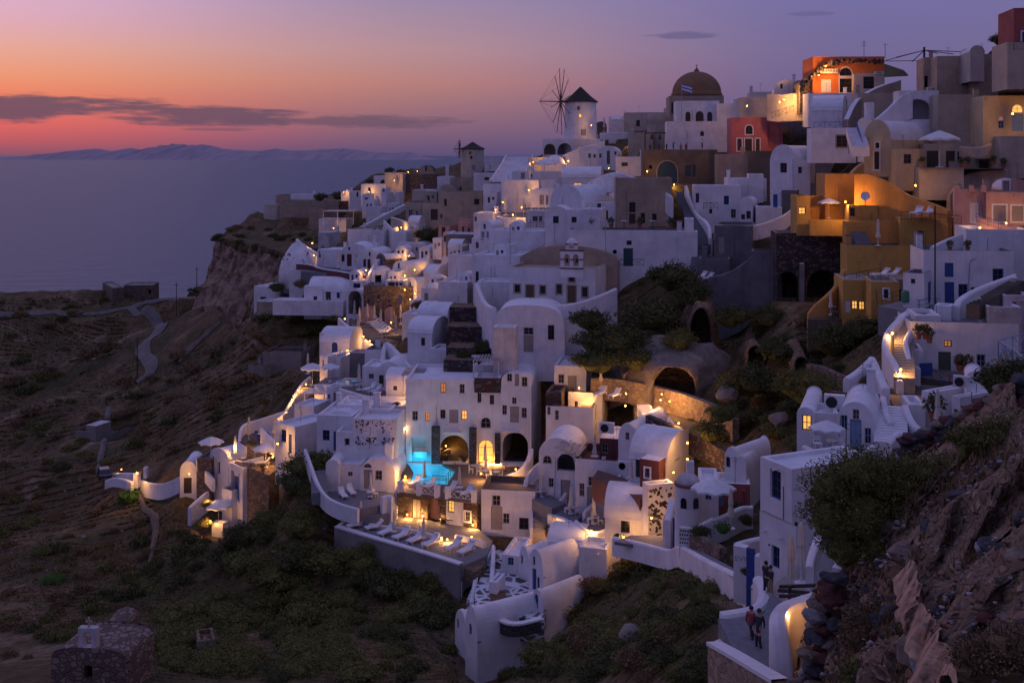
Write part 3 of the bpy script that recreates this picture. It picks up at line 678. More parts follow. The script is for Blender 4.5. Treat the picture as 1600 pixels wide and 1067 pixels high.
def mk_dish(r=.45):
 root=empty('satellite_dish',(0,0,0))
 T=Matrix.Translation((0,0,.9))@Matrix.Rotation(R(65),4,'X')
 b_=MB();b_.lathe([(r*k/6,.35*r*(k/6)**2)for k in range(7)],22,close=False);b_.v=[tuple(T@Vector(p))for p in b_.v];b_.build('reflector','plastic_white',root,smooth=True)
 b_=MB();b_.tube([T@Vector((0,-r,.35*r)),T@Vector((0,0,r*.9))],.015,5);b_.build('feed_arm','metal_dark',root)
 b_=MB();b_.tube([(0,.05,0),(0,.05,.88)],.03,6);b_.build('mast','metal_grey',root)
 return root
LIGHTS={}
def lightdata(col,e,r=.12):
 k=(col,e,r)
 if k not in LIGHTS:
  l=bpy.data.lights.new('lamp_light','POINT');l.energy=e;l.shadow_soft_size=r;l.color={'w':(1,.46,.12),'y':(1,.62,.24),'o':(1,.36,.08),'c':(.06,.60,1)}[col];LIGHTS[k]=l
 return LIGHTS[k]
def mk_lamp():
 root=empty('lantern',(0,0,0))
 b_=MB();b_.lathe([(.02,-.13),(.09,-.09),(.12,0),(.09,.09),(.02,.13)],12);b_.build('bulb','bulb',root,smooth=True)
 b_=MB();b_.lathe([(.13,.12),(.08,.2),(.02,.24)],10);b_.build('cap','metal_dark',root)
 b_=MB();b_.tube([(0,0,.2),(0,.12,.26),(0,.30,.22)],.02,5);b_.build('bracket','metal_dark',root)
 return root
NL=[0]
LK=1.0
def lamp(label,px,py,e=60,D=None,z=None,col='w',off=.35,sc=1.0,p=None,name=None):
 """a lit lantern seen at (px, py), standing `off` metres this side of the wall behind it"""
 D_=D if D else Dof(px,py);e=e*(.03 if e<100 else .07 if e<200 else .6)
 q=p if p else(CAM+ray(px,py)*(D_-off))
 o=inst('lantern',mk_lamp,q,rnd.uniform(-.3,.3),label,'lamp','warm lanterns lit at dusk',sc)
 lo=bpy.data.objects.new('lamp_light',lightdata(col,e*LK));COL.objects.link(lo);lo.parent=o;lo.location=(0,-.3,.05)
 NL[0]+=1
 return o
def railing(label,pts,h=.95,z=None,D=None,mat='metal_dark',style='bars',sp=.18,name='railing',parent=None):
 """posts, rails and bars; pts = photo pixels of the TOP rail"""
 ps=[P(p[0],p[1],p[2]if len(p)>2 else D,z)for p in pts];c=ps[0].copy();c.z-=h
 root=empty(name,c,0,label,'railing');q=[p-c for p in ps]
 b_=MB();b_.tube(q,.03,5);b_.build('top_rail',mat,root)
 b_=MB();b_.tube([p-Vector((0,0,h*.82))for p in q],.022,4);b_.build('bottom_rail',mat,root)
 for a,b in zip(q,q[1:]):
  ln=(b-a).length;n=max(1,round(ln/1.4))
  for k in range(n+1):
   pp=a.lerp(b,k/n);pb=MB();pb.tube([pp,pp-Vector((0,0,h))],.03,5);pb.build('post',mat,root)
  xb=MB()
  if style=='cross':
   for k in range(n):
    p,p2=a.lerp(b,k/n),a.lerp(b,(k+1)/n);d=Vector((0,0,h*.82))
    xb.tube([p,p2-d],.022,4);xb.tube([p2,p-d],.022,4);xb.tube([p.lerp(p2,.5),p.lerp(p2,.5)-d],.018,4)
  elif style=='rail':xb.tube([a-Vector((0,0,h*.42)),b-Vector((0,0,h*.42))],.02,4)
  else:
   m_=max(1,int(ln/sp))
   for k in range(m_):p=a.lerp(b,(k+.5)/m_);xb.tube([p,p-Vector((0,0,h*.82))],.012,4)
  xb.build('bars',mat,root)['kind']='stuff'
 return root
def umb(label,px,py,D=None,z=None,sc=1.0,kind='open',group=None):
 """parasol with its foot at the pixel"""
 p=P(px,py,D,z)
 if kind=='open':return inst('parasol',mk_umbrella,p,rnd.uniform(0,.8),label,'parasol',group or 'open white parasols',sc)
 return inst('closed_parasol',mk_closed,p,rnd.uniform(0,1),label,'parasol',group or 'closed parasols on the terraces',sc)
def lounge(label,px,py,ang,D=None,z=None,sc=1.0,group='white sun loungers'):
 return inst('sun_lounger',mk_lounger,P(px,py,D,z),R(ang),label,'sun lounger',group,sc)
def table(label,px,py,D=None,z=None,sc=1.0):return inst('table',mk_table,P(px,py,D,z),0,label,'table','small terrace tables',sc)
def chair(label,px,py,ang=0,D=None,z=None,sc=1.0):return inst('chair',mk_chair,P(px,py,D,z),R(ang),label,'chair','terrace chairs',sc)
def pot(label,px,py,D=None,z=None,sc=1.0):return inst('potted_plant',mk_pot,P(px,py,D,z),rnd.uniform(0,6),label,'plant','potted plants',sc)
# the ridge: windmills, dome church, shops
H=house
def windmill(label,cx,y_eave,y_base,r_px,y_top,D,sail,hub,fin=1.0,roof='thatch',lit=True):
 O=P(cx,y_base,D);r_=r_px/F*D;hgt=(y_base-y_eave)/F*D;rt=(y_eave-y_top)/F*D
 root=empty('windmill',O,0,label,'windmill')
 b_=MB();b_.lathe([(r_*1.06,-4),(r_*1.06,0),(r_,hgt)],32);b_.build('tower','white' if lit else 'cream',root,smooth=False)
 b_=MB();b_.lathe([(r_*1.12,hgt-.1),(r_*1.12,hgt+.1),(r_*.72,hgt+rt*.33),(r_*.36,hgt+rt*.68),(r_*.14,hgt+rt*.9),(.1,hgt+rt)],32);b_.build('conical_roof',roof,root)
 hb=P(hub[0],hub[1],D-r_*.7)-O;d=Vector((-1,-.25,0)).normalized()if sail=='side' else Vector((-1,-.5,0)).normalized()
 b_=MB();b_.tube([Vector((0,0,hb.z)),hb],.22,8);b_.build('axle','wood_dark',root)
 e1=Vector((0,0,1));e2=d.cross(e1);tips=[]
 for k in range(12):
  a=2*math.pi*k/12+.12;t_=hb+(e1*math.cos(a)+e2*math.sin(a))*(52/F*D*fin);tips.append(t_)
  b_=MB();b_.tube([hb,t_],[.13,.07],5);b_.build('sail_pole','wood_dark',root)
 b_=MB();nose=hb+d*(34/F*D*fin);b_.tube([hb,nose],[.16,.1],6);b_.build('bowsprit','wood_dark',root)
 b_=MB()
 for t_,t2 in zip(tips,tips[1:]+tips[:1]):b_.tube([nose,t_],.018,3);b_.tube([t_,t2],.014,3)
 b_.build('rigging','wood_dark',root)['kind']='stuff'
 for(a,zf,w,h_,mt)in((-1.75,.82,.5,.7,'wood_brown'),(-1.65,.62,.55,.75,'pane_lit' if lit else 'glass'),(-1.45,.18,.9,1.3,'wood_grey')):
  rr=r_*(1.06-.06*zf);c=Vector((rr*math.cos(a),rr*math.sin(a),hgt*zf));t_=Vector((-math.sin(a),math.cos(a),0));o_=Vector((math.cos(a),math.sin(a),0))
  b_=MB()
  for s in(-1,1):b_.quad(c+t_*s*w/2-e1*h_/2+o_*.06*0,c+t_*s*w/2-e1*h_/2+o_*.1,c+t_*s*w/2+e1*h_/2+o_*.1,c+t_*s*w/2+e1*h_/2)
  q=[c+t_*(w/2+.08)*s1+e1*(h_/2+.08)*s2+o_*.05 for s1,s2 in((-1,-1),(1,-1),(1,1),(-1,1))];b_.poly(q)
  f=b_.build('window','wood_brown',root);pb=MB();pb.poly([c+t_*w/2*s1+e1*h_/2*s2+o_*.08 for s1,s2 in((-1,-1),(1,-1),(1,1),(-1,1))]);pb.build('pane',mt,f)
windmill('tall white windmill with dark cone roof and bare sail poles',907,160,218,24.5,136,262,'side',(876,159))
windmill('small pale windmill with shallow dark roof far down the ridge',738.5,233,268,17.5,222,345,'side',(718,233),.28,lit=False)
H('white house with two arched bays under the tall windmill',848,936,217,243,258,-6,7,ops=[('oka',850,225,868,242),('oka',871,224,894,242),('lkm',903,228,911,233)])
H('brown hut with thatched look beside the tall windmill',931,948,190,208,268,0,5,roof='vault',mat='brown_plaster',rmat='thatch')
H('white flat house with rooftop tank behind the dome church terrace',975,1046,176,203,248,-5,7,mat='cream',ops=[('wk',1039,178,1045,183),('wk',994,188,1000,198)])
H('small pale house at the far end of the ridge terrace',951,978,183,203,255,-8,6)
H('tan barrel vaulted house beside the dome church',1011,1053,192,210,228,-18,6,roof='cross',mat='sand',rmat='tan',rise=2)
H('cream wall house below the ridge terrace',981,1020,207,237,226,-10,6,mat='sand')
wall('white pierced terrace wall under the ridge parasol',[(937,208),(960,207),(981,207)],1.6,.4,'white',245)
umb('open white parasol on the ridge terrace left of the dome',964,206,248,sc=1.35)
umb('closed tan parasol beside the tall windmill',944,206,250,kind='closed',sc=1.2)
b=H('tan church with big brown dome on the skyline',1046,1131,150,182,225,-4,10,mat='tan',ops=[('wka',1049,160,1053,178)],rmat='tan')
O=P(1088.5,150,230);r_=38/F*230;mb=MB();mb.lathe([(r_*1.04,-.2),(r_*1.04,.5)]+[(r_*math.cos(math.pi/2*k/14),.5+r_*.9*math.sin(math.pi/2*k/14))for k in range(14)],40)
plaster('dome_brown',(.27,.15,.075),var=.22,streak=.3);d=mb.build('dome','dome_brown',b['root'],smooth=True);d.location=b['root'].matrix_world.inverted()@O if False else(Matrix.Rotation(-b['a'],4,'Z')@(O-b['O']))
mb=MB();zt=.5+r_*.9;mb.lathe([(.55,zt-.15),(.5,zt+.3),(.25,zt+.5),(.2,zt+.7),(.06,zt+.85),(.05,zt+1.6)],12);mb.box(-.3,.3,-.04,.04,zt+1.15,zt+1.23);q=mb.build('finial','dome_brown',b['root']);q.location=d.location
H('pale blue terrace house before the dome with three arched doors',1057,1124,158,195,215,-3,6,mat='roof_white',ops=[('dka',1071,175,1079,194),('dka',1087,174,1099.5,194),('dka',1105,175,1113,194)])
H('low white annex roof beside the dome church',1120,1158,162,196,212,-6,6)
umb('closed cream parasol before the arched doors of the dome house',1082,194,212,kind='closed',sc=1.1)
H('cream house washed in yellow lamplight on the ridge',1157,1212,152,186,195,-6,8,mat='cream')
H('upper storey of the yellow lit ridge house',1172,1215,144,153,199,-6,5,mat='cream')
H('long blank white terrace wall house under the dome',1042,1148,190,236,198.0,-4,5,found=2,ops=[('wka',1094,205,1100,213)])
p=P(1065,195,205);root=empty('flagpole',p,0,'flagpole with blue and white striped flag before the dome','flag')
mb=MB();mb.tube([(0,0,0),(0,0,8)],.05,6);mb.build('pole','metal_grey',root)
for k in range(5):
 mb=MB();n=8
 for i in range(n):f_=lambda i:(.05+i*.24,.12*math.sin(i*.9),0);a,c=f_(i),f_(i+1);mb.quad((a[0],a[1],7.7-k*.3-.3-i*.07),(c[0],c[1],7.7-k*.3-.3-i*.07-.07),(c[0],c[1],7.7-k*.3-i*.07-.07),(a[0],a[1],7.7-k*.3-i*.07))
 mb.build('stripe','flag_blue' if k%2==0 else 'cloth_white',root)
H('deep pink house with arched window and pale surrounds',1143,1199,184,237,182.0,-5,7,found=2,mat='pink',ops=[('wkaT',1165,196,1176,210),('dkT',1152,217,1159,236),('dkT',1164,217,1175,236),('dkT',1181,217,1187,236)])
H('salmon side house joined to the deep pink house',1199,1223,181,232,182.0,-12,8,found=2,mat='pink')
H('brown arched stone building with teal doors',1004,1121,234,286,186.0,-4,6,found=2,mat='brown_plaster',ops=[('dtat',1027,252,1058,286),('dt',1071,258,1080,276),('dt',1082,258,1087,276),('oka',1014,258,1019,264)],rmat='tan',par=1.0)
H('tan blank walled house right of the brown arches',1121,1171,241,292,176.0,-6,6,found=2,mat='tan',rmat='tan')
H('grey brown blank walled house beside the white arched house',1171,1207,236,292,174.0,-6,6,found=2,mat='brown_plaster',rmat='tan')
bl=P(1007,208,200);br=P(1042,207,200);root=empty('bell_frame',(bl.x,bl.y,bl.z-2.4),0,'wooden frame with two small hanging bells','bells')
w_=br.x-bl.x;mb=MB();mb.box(0,w_,-.1,.1,2.3,2.5);mb.build('beam','wood_dark',root)
for x in(.1,w_-.1):mb=MB();mb.box(x-.1,x+.1,-.1,.1,-1,2.3);mb.build('post','wood_dark',root)
for x in(w_*.32,w_*.68):mb=MB();mb.lathe([(.42,1.2),(.3,1.4),(.24,1.9),(.1,2.1),(.04,2.3)],12,(x,0,0));mb.build('bell','bell_bronze',root)
b=H('tall white arched house with two small red windows',1203,1243,226,302,159.0,-40,15,found=2,roof='vault',rise=2.6,ops=[('wr',1219,255,1229.5,270)])
H('white square wing of the tall arched house',1241,1266,250,300,156.0,-14,6,found=2,ops=[('wr',1247,261,1253,271)])
H('small white bell shaped chimney on the arched house',1260,1273,231,252,157,-20,1.6,roof='vault')
H('little white porch with blue door below the tall arched house',1204,1221,299,326,154,-14,4,ops=[('db',1208,304,1215,325)])
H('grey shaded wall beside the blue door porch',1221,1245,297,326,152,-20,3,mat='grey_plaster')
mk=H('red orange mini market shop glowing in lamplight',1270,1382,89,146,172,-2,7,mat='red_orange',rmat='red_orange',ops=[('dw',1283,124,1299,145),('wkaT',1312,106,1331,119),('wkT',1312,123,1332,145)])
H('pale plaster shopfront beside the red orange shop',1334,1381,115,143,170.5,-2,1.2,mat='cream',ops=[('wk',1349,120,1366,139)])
def sign(label,x0,x1,y0,y1,D,lines):
 a,c=P(x0,y1,D),P(x1,y0,D);w,h_=c.x-a.x,c.z-a.z
 root=empty('shop_sign',a,0,label,'sign');mb=MB();mb.box(0,w,0,.06,0,h_);mb.build('board','sign_white',root)
 for i,tx in enumerate(lines):
  cu=bpy.data.curves.new('lettering','FONT');cu.body=tx;cu.align_x='CENTER';cu.align_y='CENTER';cu.size=h_/len(lines)*1.05;cu.extrude=.01
  cu.materials.append(M('sign_ink'));o=textmesh(cu);o.parent=root
  o.location=(w/2,-.02,h_*(1-(i+.5)/len(lines)));o.rotation_euler=(R(90),0,0)
sign('white sign reading MINI MARKET on the orange wall',1282,1309,108,115,171.5,['MINI-MARKET'])
sign('white two line MINI MARKET sign at the roof corner',1366,1382,112,120,169,['MINI','MARKET'])
r2=random.Random(11);mb=MB();root=empty('rubble_edge',P(1262,140,170),0,'dark ragged stone edge over the orange shop front','stone edge')
edge=[(1250,142),(1256,132),(1262,126),(1268,119),(1275,112),(1283,107),(1290,102),(1298,98),(1310,96),(1322,95),(1335,94),(1348,93),(1360,94),(1372,95),(1380,96)]
stone_me=[]
def rock_mesh(seed,sub=2,flat=.75,amp=.28):
 import bmesh
 bm=bmesh.new();bmesh.ops.create_icosphere(bm,subdivisions=sub,radius=1);q=random.Random(seed);ds=[Vector((q.gauss(0,1),q.gauss(0,1),q.gauss(0,1))).normalized()for _ in range(15)];ls=[q.uniform(.5,.82)for _ in ds]
 for v in bm.verts:
  d_=v.co.normalized();r_=1.0
  for n_,l_ in zip(ds,ls):
   c_=d_.dot(n_)
   if c_>0:r_=min(r_,l_/c_)
  v.co=d_*r_*(1+q.uniform(-amp,amp)*.15);v.co.z*=flat
 me=bpy.data.meshes.new('rock');bm.to_mesh(me);bm.free();return me
stone_me=[rock_mesh(i)for i in range(5)]
for me in stone_me:me.materials.append(M('dark_stone'))
for(a0,a1),(c0,c1)in zip(edge,edge[1:]):
 for k in range(3):
  t_=(k+r2.random())/3;q=P(a0+(c0-a0)*t_,a1+(c1-a1)*t_+r2.uniform(-1,3),171-r2.random()*.4)
  o=bpy.data.objects.new('stone',r2.choice(stone_me));COL.objects.link(o);o.parent=root;o.location=q-root.location;s=r2.uniform(.25,.55);o.scale=(s*1.3,s,s);o.rotation_euler=(r2.random()*6,r2.random()*6,r2.random()*6)
H('dark stone shoulder left of the orange shop',1250,1271,122,147,173,-4,6,roof='vault',mat='brown_stone',rmat='brown_stone')
H('small white arched house on the skyline left of the shop',1210,1250,125,150,182,-10,6,roof='vault',ops=[('wk',1219,131,1223,139)])
for i,(x,y0,y1,D)in enumerate(((1350,64,89,174),(1383,68,92,168))):
 a=P(x,y1,D);root=empty('antenna',a,0,['thin tv antenna on the orange shop roof','bare aerial pole at the shop roof corner'][i],'antenna');hh=(y1-y0)/F*D
 mb=MB();mb.tube([(0,0,0),(0,0,hh)],.04,5);mb.build('mast','metal_dark',root)
 mb=MB()
 for k in range(3 if i==0 else 1):mb.tube([(-.4,0,hh-.2-k*.3),(.4,0,hh-.2-k*.3)],.025,4)
 mb.build('elements','metal_dark',root)['kind']='stuff'
root=empty('bare_pergola',P(1444,105,160),0,'dark bare metal canopy frame on the skyline','canopy frame');b0=root.location
mb=MB();mb.tube([P(1444,108,160)-b0,P(1444,74,160)-b0],.16,6);mb.build('post','wood_dark',root)
mb=MB();c_=P(1444,79,160)-b0
for x,y in((1384,95),(1400,90),(1425,97),(1465,84),(1490,85),(1515,82)):mb.tube([c_,P(x,y,158)-b0],.07,4)
mb.tube([P(1384,96,158)-b0,P(1440,95,158)-b0],.06,4);mb.build('spokes','metal_dark',root)['kind']='stuff'
mb=MB();mb.poly([P(1382,100,168),P(1412,110,160),P(1420,118,158),P(1382,120,165)]);c_=P(1400,112,162);mb.v=[tuple(Vector(v)-c_)for v in mb.v];mb.v+=[(v[0],v[1]+.15,v[2]-.1)for v in mb.v];mb.f.append((7,6,5,4));mb.mi.append(0);o=mb.build('shade_net','net_green',None);o.location=c_;tag(o,'dark green shade net beside the shop','shade net')
H('tan house with one dark door high on the ridge',1464,1521,88,136,143,-8,7,mat='tan',rmat='tan',ops=[('dk',1503,116,1512,133)])
H('tan cube house with a tiny window high on the ridge',1520,1562,85,148,140,-10,7,mat='tan',rmat='tan',ops=[('wk',1528,117,1535,123)])
H('narrow tan house end with open doorway on the ridge',1443,1465,90,140,147,-10,5,mat='tan',rmat='tan',ops=[('ok',1444,119,1450,139)])
H('tall bare plaster base wall of the ridge houses',1465,1541,148,197,136,-6,4,mat='sand',rmat='tan')
H('yellow house with glowing fanlight at the village edge',1536,1612,150,206,130,-8,6,mat='yellow',rmat='tan',ops=[('lwa',1581,163,1599,177),('dl',1581,178,1599,205),('lwam',1560,182,1569,189),('wl',1560,189,1569,201)])  # yellow lamplight on this front is put into its plaster colour
H('red brick building cut by the edge of the view',1584,1640,13,82,126,-8,6,mat='brick_red',rmat='tan',ops=[('wkT',1597,50,1608,78)])
H('low tan terrace block below the red building',1574,1630,66,96,125,-8,6,mat='sand',rmat='tan')
H('white gabled end on the upper ridge',1516,1538,71,88,138,-8,5,roof='vault',mat='cream')
H('dark stone retaining wall under the red building',1560,1612,96,152,131,-8,3,mat='brown_stone',rmat='tan')
inst('satellite_dish',mk_dish,P(1590,140,126),R(20),'big pale satellite dish on the dark stone wall','satellite dish',sc=1.5)
railing('dark railing on the terrace of the red building',[(1584,66,124),(1612,66,123)],1.0)
b=H('white arched bridge wall below the tan ridge houses',1405,1467,142,187,140,-5,3,ops=[('oka',1413,155,1457,188)])
H('room with dark door behind the white bridge arch',1412,1467,150,187,143.5,-5,3,mat='cream',ops=[('dk',1444,166,1453,186)])
wall('sloping white stair parapet beside the bridge arch',[(1368,186,138),(1390,168,139),(1405,150,140),(1425,142,140)],3.5,.5)
wall('orange brown ramp wall below the shop',[(1322,188,150),(1335,160,154),(1350,148,156),(1372,136,158),(1406,126,160)],4.5,.5,'tan',capmat='trim_white')
H('orange tan house block under the ramp',1340,1406,146,186,155.0,-6,4,found=2,mat='sand',rmat='tan')
H('small white pillar house below the ramp',1354,1366,160,181,148,-8,2)
H('grey white vaulted roof house under the lamps',1268,1316,172,200,160.0,-22,7,found=2,roof='cross',rise=2.2)
H('broad pale wall below the shop terrace',1263,1335,146,178,168.0,-3,4,found=2,mat='roof_white')
wall('bright lit white battlement wall on the ridge lane',[(1200,146,180),(1222,148,178),(1245,145,176),(1268,145,174)],4.5,.5,'cream')
b=H('white house with brown framed window among blue railings',1268,1338,200,232,150.0,-8,5,found=2,ops=[('wot',1307,212,1324,230)])
H('white arched end wall beside the blue railings',1340,1362,184,216,146,-24,4,roof='vault')
railing('blue railing along the upper white terrace',[(1272,191,151),(1322,190,150)],1.0,mat='wood_blue',style='cross')
railing('blue railing on the lane below the lamps',[(1222,190,162),(1255,190,160)],1.0,mat='wood_blue',style='cross')
railing('lower blue railing beside the salmon house',[(1236,199,158),(1257,199,157)],1.0,mat='wood_blue',style='cross')
railing('dark railing of the bright lit ridge lane',[(1206,176,168),(1240,165,166)],1.0,style='cross')
railing('slanting blue stair railing above the yellow vault',[(1338,189,140),(1348,222,132)],1.0,mat='wood_blue')
stairs('white steps between blue railings above the yellow vault',(1345,232,130),(1335,200,140),2.0,12,'white')
railing('blue railing beside the brown framed window',[(1326,228,136),(1340,225,134)],1.0,mat='wood_blue')
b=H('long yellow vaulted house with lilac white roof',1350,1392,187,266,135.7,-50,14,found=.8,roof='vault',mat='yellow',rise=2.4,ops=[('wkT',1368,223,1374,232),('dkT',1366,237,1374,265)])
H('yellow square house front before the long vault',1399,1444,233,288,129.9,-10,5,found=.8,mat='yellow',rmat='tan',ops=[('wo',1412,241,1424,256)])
mb=MB();q=[P(1440,264,126),P(1572,264,125),P(1572,264,125)+Vector((2,9,0)),P(1440,264,126)+Vector((1,9,0))];c=q[0].copy();mb.poly([(p.x-c.x,p.y-c.y,0)for p in q]);o=mb.build('terrace','paving_brown');o.location=c;tag(o,'shaded terrace under the large parasol',kind='structure')
umb('large open white parasol on the yellow house terrace',1468,262,127.5,sc=1.65)
H('dark recessed rooms behind the large parasol',1444,1530,225,263,134.5,-8,5,found=.8,mat='sand',rmat='tan',ops=[('dk',1448,236,1466,262),('dk',1478,236,1492,262),('wk',1496,237,1503,250),('dk',1530,240,1545,262)])
H('tan terrace front wall house under the parasol terrace',1436,1506,262,302,126.5,-10,4,found=.8,mat='sand',rmat='paving_brown')
wall('curving tan garden wall below the parasol terrace',[(1482,304,125),(1498,282,126),(1515,268,127),(1574,264,126)],3,.5,'tan')
H('tan cube house at the village edge right of the parasol',1563,1625,213,268,126.5,-12,6,found=.8,mat='sand',rmat='tan')
wall('tan balcony wall above the parasol terrace',[(1500,229,129),(1530,231,127),(1548,224,128)],1.2,.4,'sand')
for i,(x,y)in enumerate(((1441,260),(1502,262),(1512,260),(1552,258),(1568,262))):pot(['potted plant by the corner of the parasol terrace','potted plant beside the dark terrace door','bushy pot under the tan balcony wall','leafy pot on the tan terrace end','small pot with plant beside the tan cube house'][i],x,y,126)
wall('low yellow garden wall with small arch',[(1325,275,138),(1340,258,140),(1352,252,140)],3,.5,'yellow')
for(x,y,D,e,lb)in((1153,174,208,300,'bright lantern at the corner of the yellow lit house'),(1167,166,191,350,'wall lantern washing the ridge house yellow'),(1242,150,174,500,'brightest ridge lane lantern beside its twin'),(1250,152,174,450,'ridge lane lantern right of the brightest one'),(1218,160,176,420,'ridge lane lantern low on the battlement wall'),(1225,156,176,420,'ridge lane lantern between the battlements'),(1279,118,170.6,520,'lantern lighting the shop wall orange by its door'),(1290,104,170.6,420,'lantern above the shop sign'),(1011,268,183,90,'lantern at the corner of the brown arched building'),(1053,289,172,70,'lantern on the tan lane wall end'),(924,196,256,160,'lantern on the pillar before the tall windmill'),(1277.5,284,140,330,'flaring lantern on the arched house side wall'),(1321,316,124.5,700,'flaring lantern above the orange house doorway'),(1430,290,124,120,'lantern on the tan garden wall below the parasol'),(1582,178,127,110,'lantern beside the glowing fanlight'),(1572,349,110,70,'lantern on the salmon balcony wall'),(1531,356,108,50,'small lantern at the foot of the salmon balcony'),(983,224,232,130,'lantern under the cream wall house')):lamp(lb,x,y,e,D)
# right flank: orange house, white houses, stone arches
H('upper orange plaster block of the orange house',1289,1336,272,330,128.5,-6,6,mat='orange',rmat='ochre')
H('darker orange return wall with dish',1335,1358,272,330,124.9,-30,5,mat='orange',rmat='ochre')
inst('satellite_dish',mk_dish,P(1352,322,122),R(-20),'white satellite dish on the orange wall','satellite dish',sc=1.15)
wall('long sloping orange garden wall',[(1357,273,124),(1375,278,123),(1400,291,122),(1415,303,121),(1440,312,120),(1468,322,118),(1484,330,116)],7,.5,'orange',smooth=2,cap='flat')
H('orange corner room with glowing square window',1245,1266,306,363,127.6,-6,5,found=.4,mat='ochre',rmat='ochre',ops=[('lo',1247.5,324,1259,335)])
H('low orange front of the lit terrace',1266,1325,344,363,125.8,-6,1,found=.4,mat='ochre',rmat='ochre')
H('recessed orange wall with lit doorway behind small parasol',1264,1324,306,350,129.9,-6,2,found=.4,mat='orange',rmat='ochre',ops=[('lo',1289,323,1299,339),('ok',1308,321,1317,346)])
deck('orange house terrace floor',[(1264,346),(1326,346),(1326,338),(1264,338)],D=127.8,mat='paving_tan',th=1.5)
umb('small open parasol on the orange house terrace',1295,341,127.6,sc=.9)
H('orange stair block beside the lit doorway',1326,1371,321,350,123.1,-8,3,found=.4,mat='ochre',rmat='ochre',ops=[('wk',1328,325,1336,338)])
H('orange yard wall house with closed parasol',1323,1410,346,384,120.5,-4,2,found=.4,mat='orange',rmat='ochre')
zO=deck('brown yard of the orange house',[(1325,386),(1445,386),(1445,370),(1325,370)],D=118,mat='paving_brown')
H('long plain orange retaining house',1323,1442,383,425,117.5,-4,3,mat='ochre',rmat='paving_brown')
H('orange block with rooftop loungers and railing',1406,1504,340,386,119,-8,6,mat='ochre',rmat='paving_tan',par=.1,ops=[('dw',1427,361,1434,383),('dk',1435,361,1443,383)])
railing('thin dark railing round the orange rooftop loungers',[(1408,331,119),(1440,332,117),(1502,338,113)],.9,style='rail')
for i,x in enumerate((1432,1450)):lounge(['pale lounger on the orange roof nearer the parasol','pale lounger on the orange roof nearer the railing end'][i],x,338,-40,118,sc=1.2)
umb('tall closed cream parasol in the orange yard',1372,384,117,kind='closed',sc=1.05)
stairs('grey steps beside the orange yard',(1350,382,118),(1335,352,122),1.6,12,'paving')
H('lower orange house with two glowing windows',1317,1361,437,489,111,-8,6,mat='ochre',rmat='paving_tan',par=.1,ops=[('dw',1320,469,1329,488),('lo',1331,470,1340,483),('lo',1342,471,1351,484)])
H('darker wing of the lower orange house with curved stair wall',1361,1405,440,485,107,-10,5,mat='ochre',rmat='paving_tan',ops=[('wkT',1381,452,1388,466)])
wall('sloping orange wall climbing to the lower orange house',[(1262,489,113),(1272,476,113),(1290,462,113),(1306,447,114),(1318,420,116)],5,.5,'orange')
railing('black handrail on the lower orange terrace',[(1320,430,113),(1375,419,114)],.95,style='rail')
for i,(x,y)in enumerate(((1392,434),(1375,434))):lounge(['white lounger on the lower orange terrace','striped lounger beside the low sofa on the orange terrace'][i],x,y,-70,112,sc=1.1)
umb('closed violet parasol by the sloping orange wall',1298,492,112,kind='closed',sc=.9)
deck('seating ledge under the sloping orange wall',[(1262,499),(1320,499),(1318,490),(1265,488)],D=111.5,mat='pale_earth')
deck('terrace of the lower orange house',[(1322,437),(1412,437),(1440,422),(1325,424)],D=112.5,mat='paving_tan',th=1)
b=H('dark stone retaining wall with two black arches',1213,1327,364,466,128,-6,5,mat='dark_stone',rmat='paving_tan',ops=[('oka',1213,425,1247,467),('oka',1261,422,1312,467)])
H('pale stone pier between the black arches',1250,1257,412,467,126.5,-6,.8,mat='grey_plaster')
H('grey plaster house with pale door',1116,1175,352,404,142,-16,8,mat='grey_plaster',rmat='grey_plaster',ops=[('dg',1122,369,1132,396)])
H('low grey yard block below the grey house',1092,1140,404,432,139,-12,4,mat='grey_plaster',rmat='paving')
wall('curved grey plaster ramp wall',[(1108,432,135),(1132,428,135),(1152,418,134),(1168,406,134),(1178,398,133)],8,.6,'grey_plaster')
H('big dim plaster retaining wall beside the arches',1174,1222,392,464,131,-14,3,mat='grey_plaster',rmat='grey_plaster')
for i,(x,y)in enumerate(((1093,437),(1103,439))):lounge(['pale lounger on the ledge above the big bush','second pale lounger on the ledge above the bush'][i],x,y,-60,137,sc=1.15)
H('white terraced house with two blue windows',1085,1158,290,343,158,-6,6,ops=[('wb',1131,306,1139,320),('wb',1087,302,1092.5,317),('wg',1142,327,1150,341),('wk',1108,327,1113,334)])
railing('little dark balcony rail on the white terraced house',[(1099,317,157),(1122,317,156)],.9,style='cross')
H('upper white block with bright parapet corner',1135,1198,279,310,162,-8,7)
H('small bright white roof cube',1170,1193,272,283,161,-8,4)
H('white quarter round stair tower',1156,1176,308,352,153,-20,5,roof='vault',ops=[('wt',1158,335,1164,343),('wt',1166,330,1173,342)])
H('white rounded terrace end beside the stair tower',1182,1222,324,352,150,-10,5)
wall('white sloping parapet down to the grey house',[(1116,351,143),(1150,353,143),(1180,352,143),(1205,345,143),(1228,334,143),(1241,322,143)],2,.5)
wall('warm lit curved lane wall beside the old tan house',[(1072,290,166),(1077,310,162),(1088,335,157),(1108,348,150),(1110,372,146)],5,.5,'white')
stairs('dark lane steps between white walls',(1098,384,146),(1068,300,168),2.2,40,'paving')
stairs('old grey steps beside the bush',(1090,425,139),(1095,385,147),2.0,26,'paving')
H('salmon house with two grey doors at the village edge',1541,1620,300,347,112,-14,5,mat='salmon',rmat='tan',ops=[('dgT',1552,321,1572,346),('dgT',1581,322,1599,346)])
